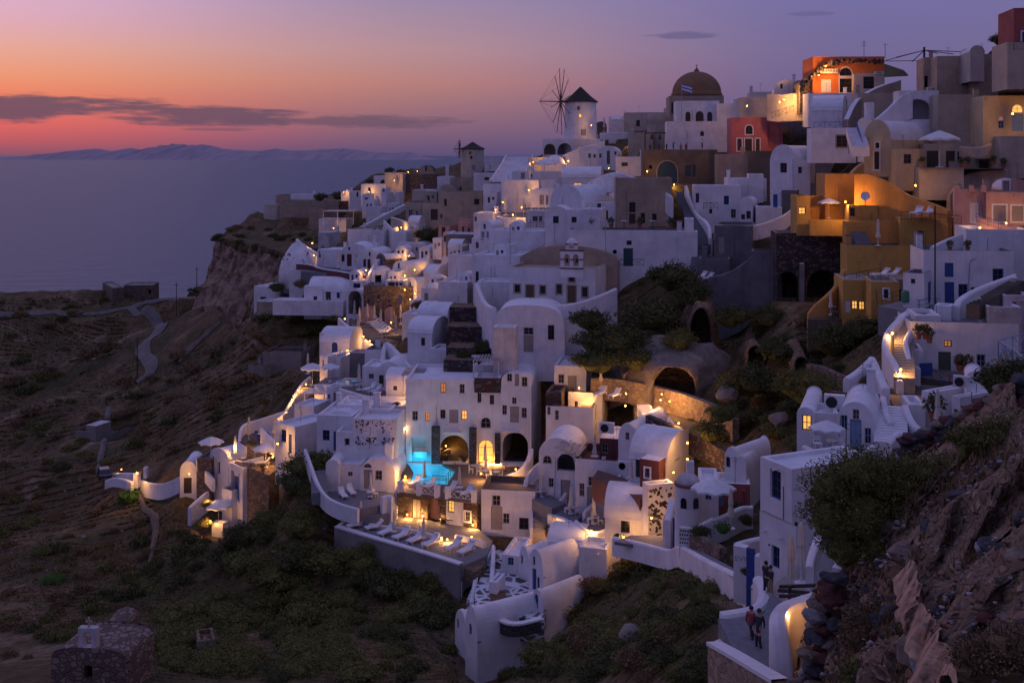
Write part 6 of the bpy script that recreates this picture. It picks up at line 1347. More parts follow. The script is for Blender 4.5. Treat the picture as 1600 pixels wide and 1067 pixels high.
for i,(x,y,D)in enumerate(((847,776,109.5),(892,802,105.5),(928,818,102))):n_=['first','second','third'][i];umb('closed white parasol on the %s patio'%n_,x,y,D,kind='closed');table('white table on the %s patio'%n_,x+1,y+1.5,D);chair('white chair right of the table on the %s patio'%n_,x+10,y+2,100,D);chair('white chair left of the table on the %s patio'%n_,x-6,y-1,280,D)
wall('white patio wall, upper of the three',[(856,800,107),(866,790,107.5),(878,778,108.5),(884,768,109.5)],1.6,.35);wall('white patio wall, middle of the three',[(858,802,106),(880,808,104),(893,814,103)],1.9,.4);wall('white patio wall, lowest and curving',[(900,812,102),(910,822,100.5),(928,832,99.5),(945,826,99.5)],1.9,.4)
wall('white wall between second and third patio',[(912,800,104),(926,786,105),(934,779,106)],1.6,.35)
zB=71.6
deck('crazy paved courtyard of the bottom houses',[(742,952),(772,958),(850,968),(862,930),(845,880),(800,862),(775,858),(760,885),(742,920)],zB,'crazy_paving',2)
q=random.Random(31)
root=None
H('white vaulted house with blue arched door in the courtyard',826,849,858,922,97,-46,9,roof='vault',rise=2.2,sq=2.2,ops=[('wka',832.5,869,836,882),('db',831.5,889,838,920),('wk',839,902,843,919)])
H('white vault end behind the blue arched door house',810,827,853,907,100,-46,8,roof='vault',rise=2.0,ops=[('wk',814,868,817,880)])
H('white rounded hut with small blue shutter',784,811,866,904,101,-14,5,ops=[('wl',793,871,802.5,883)])
H('white dome backed house at the top of the courtyard',856,910,843,860,100,-16,4,roof='cross',rise=.9,ops=[('ok',867,848,873,855)])
wall('white wall behind the courtyard with flower pots',[(842,846,103),(858,840,103),(905,846,100),(930,852,98),(948,846,97)],2.6,.5)
H('white house block between courtyard and path',905,948,854,876,96,-16,3)
for i,(x,y)in enumerate(((855,838),(910,842))):pot(['red flowering pot on the courtyard roof wall','second red flowering pot on the roof wall'][i],x,y,103-2*i,sc=1.0)
H('small white vault with arched blue door',830,849,920,962,93,-46,6.5,roof='vault',rise=1.6,ops=[('dba',835,929,841,950)])
H('lowest white barrel house on the slope',727,746,946,1048,91,-58,9.5,roof='vault',rise=2.6,sq=2.2,found=8,ops=[('wka',733,975,737,990)])
H('lower white barrel house end facing the sea',711,728,952,1012,94,-58,5,roof='vault',rise=1.6,found=8,ops=[('wka',714,967,717,980)])
wall('curved white planter wall with dark stone face',[(771,946,94),(774,958,92),(784,970,90.5),(806,976,89.5),(846,966,89.5)],1.0,.5,'lava_stone',capmat='trim_white')
wall('back rim of the white curved planter',[(772,946,94),(800,944,94.5),(806,940,95)],.8,.4)
H('white chimney block on the courtyard edge',764,776,908,925,96,-20,2.2)
stairs('brown wooden steps in the courtyard',(780,946,94),(777,922,96.5),1.4,7,'wood_brown')
wall('white wall rising along the courtyard steps',[(752,950,95),(757,930,96.5),(768,906,98),(770,880,101),(771,852,105)],1.3,.4)
wall('low white rim wall above the dark bushes',[(737,940,96),(740,922,97.5),(744,896,100),(745,888,101)],1.6,.4);wall('white edge wall left of the courtyard lane',[(718,908,100),(724,894,101.5),(740,890,102),(762,868,103),(770,850,106)],1.4,.4)
stairs('crazy paved lane steps between white walls',(748,940,97),(776,870,104),2.2,12,'crazy_paving')
deck('round flower bed at the sunbed terrace end',[(722,886),(742,894),(760,880),(752,868)],zL-.3,'near_earth',1)
g0=H('white vaulted gate house with lamp lit door',281,307,720,772,143,4,5,roof='vault',rise=1.4,ops=[('dk',287,746,299.5,771)])
lamp('lamp lighting the gate house door',296,740,90,142.2,off=.9,sc=.6)
g1=H('white barrel house with small windows above the cliff',328,357,700,762,142,-40,8,roof='vault',rise=1.2,ops=[('wg',340,722,344,740),('wb',331,714,334,723)])
g2=H('white shed roofed house with open blue porch',358,379,722,798,139,-48,8,ops=[('ob',361,740,374,778),('db',366,745,373,778)])
H('white balcony box of the blue porch house',347,362,762,796,138,-40,3,par=.9,rmat='paving_tan')
H('grey stone side wall below the gate house',308,330,715,790,141,-10,4,mat='brown_stone',rmat='paving')
wall('white terrace wall over the gate house',[(309,715,143),(313,722,142),(322,734,141),(334,748,139.5)],1.6,.4)
zC=deck('upper parasol terrace over the cliff',[(366,722),(420,742),(436,732),(430,712),(385,700)],D=139,mat='brown_stone',th=9)
zD=deck('top terrace with blue chairs over the cliff',[(372,690),(410,702),(432,690),(440,664),(380,668)],D=143,mat='brown_stone',th=9)
wall('white outer wall of the top blue chair terrace',[(374,690,143),(375,672,145),(380,662,147),(400,656,148),(420,650,148),(444,642,148)],2.2,.4)
wall('white wall between the cliff terraces',[(372,690,143),(384,696,142),(400,700,141),(412,698,141)],1.5,.4);wall('white front wall of the upper parasol terrace',[(362,714,141),(378,722,139),(395,716,139),(412,712,139)],1.6,.4)
wall('curved white wall left of the blue window house',[(409,668,141),(413,674,140),(422,682,138),(431,688,136)],2.0,.4)
umb('open white parasol above the barrel house',330,718,143,sc=1.15);umb('open white parasol on the upper cliff terrace',415.5,730,z=zC,sc=1.15);umb('open cream parasol at the lowest cliff terrace',341.5,820,136,sc=1.2)
umb('closed tan parasol by the top terrace wall',389,690,144,kind='closed',sc=1.2);umb('closed tan parasol over the middle cliff terrace',367.5,720,140,kind='closed',sc=1.2);umb('closed tan parasol beside the blue window house',429,690,137,kind='closed',sc=1.3)
for i,(x,y,D)in enumerate(((400,684,0),(405,690,0),(412,686,0))):inst('chair_blue',lambda:mk_chair('wood_blue'),P(x,y,z=zD),R(50*i),'blue chair %s'%['behind the top terrace table','nearest the white divider','by the blue terrace end'][i],'chair','blue terrace chairs')
for i,(x,y)in enumerate(((380,724),(392,728),(368,716))):table('round table %s'%['in the middle of the cliff terrace','by the white front wall of the cliff terrace','near the barrel house roof'][i],x,y,z=zC)
table('table on the top blue chair terrace',407,686,z=zD)
lounge('tan lounger on the upper cliff terrace',410,726,-80,z=zC);pot('tall potted plant on the upper cliff terrace',394,712,z=zC,sc=1.8);pot('red pot plant on the porch house terrace',411,738,z=zC)
for i,(x,y,D,e)in enumerate(((367,699,140,45),(409.5,688,141,45),(426,714,137,45),(434,694,134,40))):lamp('lantern %s'%['on the middle cliff terrace','below the blue chair terrace','behind the open parasol of the cliff terrace','at the corner of the blue window house'][i],x,y,e,D,off=.1,sc=.9)
zE=deck('lowest small terrace with cream parasol',[(330,828),(352,834),(366,822),(340,816)],D=135.5,mat='paving',th=4)
H('white low wall box of the lowest terrace',331,348,816,834,134.5,-20,1.2,par=.8);chair('white chair under the cream parasol',346,824,30,z=zE);table('white table under the cream parasol',352,824,z=zE)
lamp('lantern lighting the bush below the lowest terrace',329,814,200,135,off=1.2,sc=.8);lamp('lantern lighting the second bush down the path',323,866,130,128,off=.8,sc=.6);lamp('lantern in the yellow lit shrub by the porch house',325,782,160,137.5,off=1.5,sc=.5)
wall('white slope wall below the gate house',[(296,792,138),(304,784,139),(318,772,140),(326,766,141)],2.5,.5)
wall('white balustraded garden wall to the gate house',[(221,750,158),(235,754,154),(252,756,150),(268,751,147),(281,744,145)],2.2,.4)
wall('white entrance wall lit by the gate lamp',[(178,739,165),(196,738,162),(214,739,160)],1.4,.5);wall('white curved entrance wall below the gate lamp',[(166,750,161),(178,745,160),(196,748,157),(207,752,156)],1.3,.5)
H('white gate pier with bright lamp',208,215,740,757,157,-10,.9,par=.02,found=.5);H('small white chimney pier by the garden wall',224,229,731,742,159,0,.8,par=.02,found=.5)
lamp('very bright lamp on the white gate pier',214.5,739,420,156,off=.7,sc=1.5);lamp('small red glow behind the entrance wall',190,733,40,165,off=.2,sc=.8)
rc=H('ruined stone chapel with peeling plaster',80,198,1012,1070,72,-6,4.2,roof='vault',rise=.8,sq=3.0,mat='brown_stone',rmat='brown_stone',ops=[('ok',131,1040,144,1062)])
mb=MB();arch_wall(mb,-.62,.62,0,1.5,[(-.3,.3,.25,1.25)],.5);bc=mb.build('bell_gable','dirty_white',rc['root']);bc.location=(rc['W']*.47,.3,rc['H']-.25)
mb=MB();mb.box(-.05,.05,-.05,.05,1.5,2.15);mb.box(-.22,.22,-.05,.05,1.78,1.9);q_=mb.build('cross','trim_tan',rc['root']);q_.location=bc.location
H('low dome rubble behind the ruined chapel',150,190,979,1000,82,0,4,roof='vault',mat='brown_stone',rmat='brown_stone')
H('pale cement cistern block on the slope',309,336,1002,1022,93,20,2.5,mat='concrete',rmat='near_earth')
H('dark flat roofed building on the headland',176,194,450,468,345,30,18,mat='brown_stone',rmat='concrete');H('long low ruin beside the headland building',193,239,446,464,352,6,9,mat='brown_stone',rmat='concrete',ops=[('ok',232,452,236,459)])
H('tiny ruined hut on the headland track',118,124,488,494,330,0,3,mat='brown_stone',rmat='concrete')
H('ruined pale foundation walls on the slope',118,172,672,680,205,-20,8,mat='concrete',rmat='pale_earth',par=.8);H('small ruined cistern beside the foundation',134,150,664,676,200,-20,4,mat='concrete',rmat='dirty_white',par=.02)
H('ruined grey terrace walls under the cliff edge',410,470,550,572,192,-8,5,mat='concrete',rmat='pale_earth',par=.5);H('upper ruined ledge under the cliff edge',425,482,543,556,200,-8,5,mat='concrete',rmat='pale_earth',par=.4);H('pale ruined hut beside the dry bushes',388,412,570,588,190,-20,4,mat='concrete',rmat='pale_earth')
for i,(x,y0,y1)in enumerate(((214.5,527,592),(275.5,441,489),(307.5,417,462))):
 p=hit(x,y1);root=empty('utility_pole',p,0,['utility pole at the road bend','utility pole on the headland bushes','utility pole beside the tan cliff'][i],'pole',None);hh=(y1-y0)/F*p.y
 mb=MB();mb.tube([(0,0,-1),(0,0,hh)],[.16,.1],6);mb.build('pole','wood_dark',root);mb=MB();mb.box(-.6,.6,-.05,.05,hh-.8,hh-.65);mb.build('crossarm','wood_dark',root)
p=hit(163,749);root=empty('parked_car',p+Vector((0,0,.3)),R(25),'dark parked car at the end of the footpath','car');mb=MB()
pr=[(-2,.35),(-2,.8),(-1.3,.92),(-.7,1.4),(.9,1.42),(1.6,.95),(2,.85),(2,.35)]
vs=[(y*s,x,z)for s in(-1,1)for x,z in pr for y in([.82 if z<1 else .66])];n=len(pr)
mb.add(vs,[tuple(range(n)),tuple(range(n,2*n))[::-1]]+[(i,(i+1)%n,n+(i+1)%n,n+i)for i in range(n)]);mb.build('body','car_paint',root)
mb=MB();mb.quad((-.62,-1.26,.98),(.62,-1.26,.98),(.58,-.76,1.36),(-.58,-.76,1.36));mb.build('rear_window','glass',root)
for x in(-.8,.8):
 for y in(-1.25,1.25):mb=MB();mb.tube([(x-.1,y,.33),(x+.1,y,.33)],.33,14);mb.build('wheel','rubber',root)
H('white lobed house with blue shutter beside the domed chapel',1093,1123,753,790,84,-8,4,ops=[('wl',1102,763,1112,781)])
O=P(1075,805,83);r_=20/F*83;root=empty('round_chapel',O,0,'round white chapel with pale dome and arched windows','chapel')
mb=MB();mb.lathe([(r_*1.05,-3),(r_*1.02,0),(r_,2.4)],32);mb.build('drum','white',root);mb=MB();mb.lathe([(r_*1.05,2.3),(r_*1.05,2.45),(r_,2.5)],32,close=False);mb.build('red_band','brick_red',root)
mb=MB();mb.lathe([(r_*.93*math.cos(math.pi/2*k/10),2.45+r_*.8*math.sin(math.pi/2*k/10))for k in range(11)],32);mb.build('dome','dirty_white',root,smooth=True)
mb=MB();mb.box(-.05,.5,.2,.6,2.4,4.0);mb.build('chimney','white',root)
for a in(-2.05,-1.12):
 c=Vector((r_*1.01*math.cos(a),r_*1.01*math.sin(a),1.2));t_=Vector((-math.sin(a),math.cos(a),0));o_=Vector((math.cos(a),math.sin(a),0))
 ol=[(-.24,-.4),(.24,-.4)]+[(.24*math.cos(math.pi*k/6),.15+.26*math.sin(math.pi*k/6))for k in range(7)]
 mb=MB();mb.poly([c+t_*x*1.3+Vector((0,0,z*1.15))+o_*.03 for x,z in ol]);f=mb.build('window','trim_white',root);mb=MB();mb.poly([c+t_*x+Vector((0,0,z))+o_*.05 for x,z in ol]);mb.build('pane','glass',f)
H('brick red plastered wall house behind the tan parasol',1120,1172,754,800,85,-10,3,mat='brick_red',ops=[('dl',1125,772,1131,792),('dl',1137,782,1146,800)])
H('tall white arched chimney house above the red wall',1132,1152,698,762,87,-44,5,roof='vault',rise=1.2,ops=[('wka',1134,714,1141,729)])
H('second white barrel joined to the arched chimney house',1150,1166,712,770,86,-30,4,roof='vault',rise=1.1)
pb_=H('white pebble studded wall house by the lane',1013,1052,758,842,95,18,1.2,mat='white',found=3);q=random.Random(12)
for i in range(70):
 u=q.uniform(.15,pb_['W']-.15);z=q.uniform(.1,pb_['H']-.2);s=q.uniform(.14,.34);o=bpy.data.objects.new('stone',stone_me[i%5]);COL.objects.link(o);o.parent=pb_['root'];o.location=(u,-.01,z);o.scale=(s,.06,s*.75);o.rotation_euler=(0,q.uniform(0,6),0)
wall('slim white garden pier wall beside the pebble wall',[(1050,778,90),(1046,800,88),(1042,812,87)],3.2,.6)
H('blue garden gate beside the slim white pier',1051,1060,810,830,87,-20,.15,mat='wood_blue',rmat='wood_blue',name='gate',cat='gate',par=.02,rw=.02)
umb('open tan parasol in the chapel garden',1115,812,80,sc=1.15);umb('closed cream parasol in the chapel garden',1142,826,77,kind='closed',sc=1.05)
wall('white curved garden wall with end scroll',[(1086,824,80),(1104,812,80),(1128,806,80),(1146,797,81),(1160,790,82),(1176,790,82)],1.8,.45)
lt=H('white lattice wall at the lane corner',1061,1082,824,850,80,-16,.4,par=.02,rw=.05,found=1);q=random.Random(3)
for k in range(4):
 for j in range(5):mb=MB();u=lt['W']*(j+.5+.25*(k%2))/5.5;z=lt['H']*(k+.5)/4.2;mb.poly([(u-.07,-.012,z),(u,-.012,z-.1),(u+.07,-.012,z),(u,-.012,z+.1)]);mb.build('hole','metal_dark',lt['root'])  # flat dark diamonds on the solid wall, painted shade of piercings
wall('brown rubble garden wall by the lane',[(1082,834,79),(1095,836,77.5),(1112,846,75),(1130,856,72.5)],1.3,.5,'brown_stone',cap='flat')
wall('white edge wall of the lower lane',[(960,838,93),(1000,846,90),(1038,856,86),(1050,858,84),(1064,850,81),(1085,862,76),(1110,876,71),(1140,890,66),(1165,902,61),(1188,915,56)],1.6,.5)
deck('grey lane below the pebble wall',[(960,846),(1060,862),(1075,846),(1050,836),(985,836)],D=91,mat='paving',th=.25)
for i,(a_,b__,c_,d_)in enumerate((((1060,846,83),(1072,848,81.5),(1140,884,69),(1128,892,67.5)),((1128,892,67.5),(1140,884,69),(1196,918,57),(1180,924,55.5)))):
 q4=[P(*a_),P(*b__),P(*c_),P(*d_)];mb=MB();c=sum(q4,Vector())/4;mb.poly([p-c for p in q4]);o=mb.build('lane','paving',None);o.location=c;tag(o,'grey lane sloping past the garden',kind='structure')
t1=H('upper cube of the tall white house with blue framed window',1188,1237,713,815,55,-66,5.2,ops=[('wb',1203,738,1220,776)],par=.18)
t2=H('lower storey of the tall white house with terrace',1187,1243,798,925,54.6,-64,5.6,rmat='paving_tan',par=.75,ops=[('wb',1205,856,1218,884)])
p=P(1205,852,54);root=empty('wall_light',p,R(-60),'dark unlit wall light above the lower window','lamp');mb=MB();mb.lathe([(.13,0),(.16,.05),(.1,.16),(.02,.2)],12);mb.build('shade','metal_dark',root);mb=MB();mb.box(-.04,.04,0,.3,.06,.12);mb.build('bracket','metal_dark',root)
gt=H('white gate wall with faded scrawled letters',1146,1166,852,882,59,-30,.5,par=.02,found=2)
cu=bpy.data.curves.new('lettering','FONT');cu.body='KEVN';cu.size=.42;cu.align_x='CENTER';cu.materials.append(M('wood_grey'));o=textmesh(cu);o.parent=gt['root'];o.location=(gt['W']/2,-.012,.25);o.rotation_euler=(R(90),R(-6),0)
H('blue plank gate between white piers',1166,1179,856,886,57.6,-30,.12,mat='wood_blue',rmat='wood_blue',name='gate',cat='gate',par=.02,rw=.02)
H('white gate pier against the tall house',1179,1190,868,890,56.5,-30,.5,par=.02)
wall('white wall of the gate yard',[(1150,848,60),(1170,842,60.5),(1190,838,61)],1.5,.4)
umb('tall closed tan parasol behind the tall white house',1252,912,50,kind='closed',sc=1.05);umb('closed tan parasol beside the couple',1236,932,48,kind='closed',sc=1.0)
p=P(1244,898,51);root=empty('flue_pipe',p,0,'white flue pipe on the tall white house corner','pipe');mb=MB();mb.tube([(0,0,0),(0,0,2.3)],.05,8);mb.build('pipe','plastic_white',root);mb=MB();mb.tube([(0,0,2.3),(0,0,2.45)],.07,8);mb.build('cap','metal_dark',root)
wall('tile edged white wall behind the closed parasols',[(1278,838,49),(1272,852,48.5),(1266,872,48),(1265,884,47.5)],3.2,.35)
deck('yard with parasols beside the tall house',[(1196,925),(1232,950),(1275,925),(1262,905),(1225,900)],D=50,mat='paving_tan',th=2)
zW=P(1180,985,45.5).z
deck('grey stone path bending past the white walls',[(1122,965),(1168,1060),(1215,1050),(1215,1000),(1235,950),(1205,925),(1195,955),(1180,972),(1130,966)],zW,'paving',2)
wall('white low parapet ending at the couple',[(1126,956,48),(1150,953,48),(1178,948,48.5),(1190,940,49),(1196,925,50),(1194,912,51),(1190,904,51.5),(1186,899,52)],1.1,.6)
wall('tall pink white curved wall with lamp lit recess',[(1225,1058,41),(1222,1005,41.5),(1216,975,42),(1216,955,43),(1226,942,44),(1250,934,44.5),(1276,926,45)],4.0,.7)
wall('inner wall of the lamp lit recess',[(1228,960,44.8),(1242,945,46),(1275,938,46.5)],1.6,.3)
lamp('lamp glowing in the curved wall recess',1231,960,70,43.4,off=.2,sc=.45)
wall('stone faced low wall with white cap in front of the path',[(1115,1005,45),(1132,1014,43.5),(1160,1030,41.5),(1190,1048,39.5),(1218,1064,38)],2.6,.5,'tan_stone',cap='flat',capmat='trim_white')
wall('white curved end of the stone faced wall',[(1115,1005,45),(1124,999,46),(1138,995,47),(1150,998,47.5)],1.0,.4)
lamp('lamp at the white curved wall end',1139,1007,40,45.6,off=.2,sc=.5)
root=empty('fence',P(1222,926,46),0,'dark plank fence by the path','fence');b0=root.location
for i,(a,c_)in enumerate((((1218,916,47),(1280,914,46)),((1216,922,47),(1264,926,46)),((1218,931,46.5),(1250,930,46)))):mb=MB();mb.tube([P(*a)-b0,P(*c_)-b0],.09,4);mb.build('plank','wood_dark',root)
mb=MB();mb.tube([P(1234,914,46.6)-b0,P(1234,940,46.6)-b0],.09,4);mb.build('post','wood_dark',root)
H('pale blue awning hut under the big bush',1300,1325,886,930,40,-30,2,mat='white',found=1,ops=[('ok',1308,905,1316,932)])
# settle the slope under the buildings
BS=[]
for o in list(COL.objects):
 if o.parent:continue
 if o.type=='EMPTY' and o.get('category')in('house','stone wall','pillar','gate','chapel'):
  w_=next((c for c in o.children if c.name.startswith(('wall','drum'))),None)
  if not w_:continue
  xs_=[v.co.x for v in w_.data.vertices];ys_=[v.co.y for v in w_.data.vertices];a=o.rotation_euler.z;x0,x1,y1=min(xs_),max(xs_),max(ys_)
  for u in np.linspace(x0,x1,max(2,int((x1-x0)/1.5)+1)):
   for v in(0,min(2,y1),y1*.5):BS.append((o.location.x+u*math.cos(a)-v*math.sin(a),o.location.y+u*math.sin(a)+v*math.cos(a),o.location.z-.3))
 elif o.type=='MESH' and o.name.split('.')[0]in('terrace','parapet_wall','lane'):
  me_=o.data;zs_=[v.co.z for v in me_.vertices]
  if o.name.startswith('parapet_wall'):
   k=7 if len(me_.vertices)%7==0 else 4
   for i in range(0,len(me_.vertices),k*2):v=me_.vertices[i].co;BS.append((o.location.x+v.x,o.location.y+v.y,o.location.z+v.z+.1))
  else:
   ps_=[o.location+v.co for v in me_.vertices if v.co.z>-.2];c_=sum(ps_,Vector())/len(ps_)
   for p in ps_:
    for t_ in(0,.33,.66,1):q_=p.lerp(c_,t_);BS.append((q_.x,q_.y,q_.z-.35))
 elif o.type=='EMPTY' and o.get('category')=='stairs':
  ch_=[o.location+c.location for c in o.children if c.name.startswith('step')]
  for p in ch_[::3]:BS.append((p.x,p.y,p.z-.5))
for px,py,D in((304,492,318),(315,496,312),(330,499,303),(345,503,296),(358,506,289),(375,510,278),(390,514,265),(400,530,250)):
 p=P(px,py,D);BS.append((p.x,p.y,p.z-.5))
for x,y in((655,712),(655,724),(655,734),(665,740),(680,738),(695,740),(655,748),(690,750),(675,750)):
 p=P(x,y,z=zP);BS.append((p.x,p.y,p.z-4))
for px,py in((235,465),(255,464),(275,462),(292,460),(304,462),(312,450),(318,430),(328,405),(336,380)):
 for D in range(332,420,8):p=P(px,py,D);BS.append((p.x,p.y,p.z-1))
BS=np.array(BS)
def carve(X,Y,z):
 z=z.copy()
 for i in range(0,len(X),4000):
  dx=X[i:i+4000,None]-BS[None,:,0];dy=Y[i:i+4000,None]-BS[None,:,1];d=np.hypot(dx,dy)
  near=d<26;q=z[i:i+4000]
  q=np.maximum(q,np.where(d<9,BS[None,:,2]-1.0-np.maximum(0,d-.6)*1.1,-99).max(1))
  kf=np.clip((CH-BS[:,2])/BS[:,1]*.93,.04,.6)[None]
  k=np.where((dy>0)|(np.abs(X[i:i+4000,None]/Y[i:i+4000,None]-(BS[:,0]/BS[:,1])[None])>.016),.9,kf);lim=BS[None,:,2]+np.maximum(0,d-.8)*k
  z[i:i+4000]=np.minimum(q,np.where(near,lim,1e9).min(1))
 return z
me=bpy.data.objects['hillside'].data
co=np.empty(len(me.vertices)*3);me.vertices.foreach_get('co',co);co=co.reshape(-1,3)
co[:,2]=carve(co[:,0],co[:,1],co[:,2]);me.vertices.foreach_set('co',co.ravel());me.update()
_gz=co[:,2].reshape(len(gy),len(gx))
def ground(X,Y):
 """height of the finished slope"""
 X=np.asarray(X,float);Y=np.asarray(Y,float)
 ix=np.clip(np.searchsorted(gx,X)-1,0,len(gx)-2);iy=np.clip(np.searchsorted(gy,Y)-1,0,len(gy)-2)
 fx_=np.clip((X-gx[ix])/(gx[ix+1]-gx[ix]),0,1);fy_=np.clip((Y-gy[iy])/(gy[iy+1]-gy[iy]),0,1)
 return(_gz[iy,ix]*(1-fx_)+_gz[iy,ix+1]*fx_)*(1-fy_)+(_gz[iy+1,ix]*(1-fx_)+_gz[iy+1,ix+1]*fx_)*fy_
def ghit(px,py,dmin=14,dmax=460):
 r=ray(px,py);ds=np.linspace(dmin,dmax,900);d=(CH+r.z*ds)-ground(r.x*ds,ds)
 k=np.where((d[1:]<0)&(d[:-1]>=0))[0]
 if not len(k):return None
 k=k[0];tt=d[k]/(d[k]-d[k+1]);return CAM+r*float(ds[k]+tt*(ds[k+1]-ds[k]))
# roads and paths
def strip(name,line,w,mat,label,lift=.22,kind='structure',base=None):
 """a road or path of width w draped over the terrain along photo pixels"""
 pts=[ghit(*p)or hit(*p)for p in line]
 a=np.array([list(p)for p in pts]);d=np.r_[0,np.cumsum(np.linalg.norm(np.diff(a,axis=0),axis=1))]
 n_=max(6,int(d[-1]/1.5));s_=np.linspace(0,d[-1],n_);c=np.stack([np.interp(s_,d,a[:,k])for k in range(3)],1)
 for _ in range(6):c[1:-1]=(c[:-2]+c[1:-1]*2+c[2:])/4
 tg=np.gradient(c,axis=0)[:,:2];tg/=np.linalg.norm(tg,axis=1)[:,None]+1e-9;nr=np.stack([-tg[:,1],tg[:,0]],1)
 ww=np.asarray(w)if np.ndim(w)else np.full(n_,w)
 if len(ww)!=n_:ww=np.interp(np.linspace(0,1,n_),np.linspace(0,1,len(ww)),ww)
 ks=np.linspace(-.5,.5,5);rows=[]
 for k in ks:
  xy=c[:,:2]+nr*(ww*k)[:,None];z=ground(xy[:,0],xy[:,1])+lift*(1+(1-abs(k)*2)*2.5)
  rows.append(np.c_[xy,z])
 vs=np.stack(rows,1).reshape(-1,3).tolist();fs=[(i*5+k,i*5+k+1,(i+1)*5+k+1,(i+1)*5+k)for i in range(n_-1)for k in range(4)]
 b_=MB();b_.add(vs,fs);return tag(b_.build(name,mat,smooth=True),label,kind=kind)
strip('dirt_road',[(310,466),(270,464),(225,472),(200,482),(222,487),(248,498),(254,512),(240,526),(222,540),(224,555),(234,566),(240,580),(228,592),(212,600)],[2.4,3,3.6,3,2.8,2.8,3,3,3.4,3.4,3.2,2.4],'dirt_road','pale dirt road winding down the dark slope')
strip('dirt_road',[(0,492),(60,492),(120,492),(170,488),(205,482)],[3.5,4,3,2.5],'dirt_road','dirt track along the headland')
strip('footpath',[(170,640),(165,690),(158,715),(150,742),(175,752)],[1.2,1.1,1,1],'dirt_road','footpath to the white gate walls')
strip('footpath',[(215,765),(222,790),(245,812),(243,835),(237,870),(232,890)],[.7,.8,1,.7,.5],'pale_earth','footpath down the slope below the gate')
strip('bare_earth',[(345,505),(325,520),(305,535),(290,552),(278,570)],[1,2,2.6,2,1],'pale_earth','patch of bare pale earth under the tan cliff')
# caves and ruins in the slope
def cave(label,x0,x1,y0,y1,D,mat,seed,grow=1.9):
 """a cave mouth: rough rock swelling out of the slope round an arched hole, with a tunnel behind it"""
 O=P((x0+x1)/2,y1,D);w=(x1-x0)/2/F*D;h=(y1-y0)/F*D;q=np.random.RandomState(seed);n=30;vs=[];fs=[]
 base=[(-w,-1.5)]+[(-w*math.cos(math.pi*k/(n-3)),h*math.sin(math.pi*k/(n-3))**.8)for k in range(n-2)]+[(w,-1.5)]
 for sc_,dy in((.94,5),(.97,1.5),(1,0),(1.1,-.2),(1.3,.2),(1.6,1.4),(grow+.3,3.4),(grow+1,6)):
  for x,z in base:vs.append((x*sc_,dy,(z*(sc_*.5+.5 if z>0 else 1))-max(0,sc_-1.3)*.5))
 a=np.array(vs);g_=np.clip((np.repeat(np.arange(8),n)-1)*.28,.1,1.2)
 for ax in range(3):a[:,ax]+=noise2(a[:,0]+seed*9,a[:,2]*1.3+a[:,1],seed*3+ax,2.4,3)*g_
 vs=a.tolist()
 for j in range(7):
  for i in range(n-1):fs.append((j*n+i,j*n+i+1,(j+1)*n+i+1,(j+1)*n+i))
 root=empty('cave',O,R(-8),label,'cave');b_=MB();b_.add(vs,fs);b_.build('rock',mat,root,smooth=True)
 b_=MB();b_.poly([(x,5,z)for x,z in base]);b_.build('back_wall','near_earth',root)
cave('pumice cave mouth glowing gold at its rim',1019,1088,573,620,116,'pumice',1);cave('smaller dim cave mouth beside the golden cave',976,1008,577,604,119,'pumice',2,1.5)
cave('ruined stone arch above the golden cave',1078,1110,482,530,124,'near_earth',3,.5);cave('dim cave hole in the bushy slope',1168,1193,540,566,116,'near_earth',4,.7);cave('shadowed cave hole beside the ruined wall',1243,1263,558,580,108,'near_earth',5,.7)
wall('ruined rubble wall on the bushy slope',[(1264,568,103),(1285,572,100),(1305,582,97),(1322,588,94)],2.2,.6,'brown_stone',cap='flat');wall('dark rubble terrace wall above the vaulted house',[(1298,610,80),(1330,616,78),(1376,616,77)],1.6,.6,'dark_stone',cap='flat');wall('dark stone lane wall down to the arched chimney house',[(1012,648,107),(1060,668,104),(1100,684,101),(1140,706,96),(1190,728,90)],2.0,.6,'dark_stone',cap='flat')
lamp('ground lamp under the golden cave',1034,616,160,112.5,off=.5,sc=.5)
# plants
nr=np.random.RandomState(17)
def leaf_cloud(n,lobes,size,seed,flat=.75,core=True):
 """leaf-sized faces spread over several lobes; returns verts, faces"""
 r_=np.random.RandomState(seed);L_=np.array(lobes);w=L_[:,3]**2;k=r_.choice(len(L_),n,p=w/w.sum());d=r_.normal(size=(n,3));d/=np.linalg.norm(d,axis=1)[:,None];d[:,2]=np.abs(d[:,2])*.9+d[:,2]*.1
 rad=L_[k,3]*(1-.5*r_.rand(n)**2.2)*(1+.18*np.sin(d[:,0]*7+d[:,1]*9+k));c=L_[k,:3]+d*rad[:,None]*np.array([1,1,flat])
 a=d*.6+r_.normal(size=(n,3))*.7;a/=np.linalg.norm(a,axis=1)[:,None];b_=np.cross(a,r_.normal(size=(n,3)));b_/=np.linalg.norm(b_,axis=1)[:,None]
 s=size*(.6+.8*r_.rand(n))[:,None]
 v=np.stack([c-a*s,c+b_*s*.42,c+a*s,c-b_*s*.42],1).reshape(-1,3);f=np.arange(n*4).reshape(-1,4)
 return v.tolist(),f.tolist()
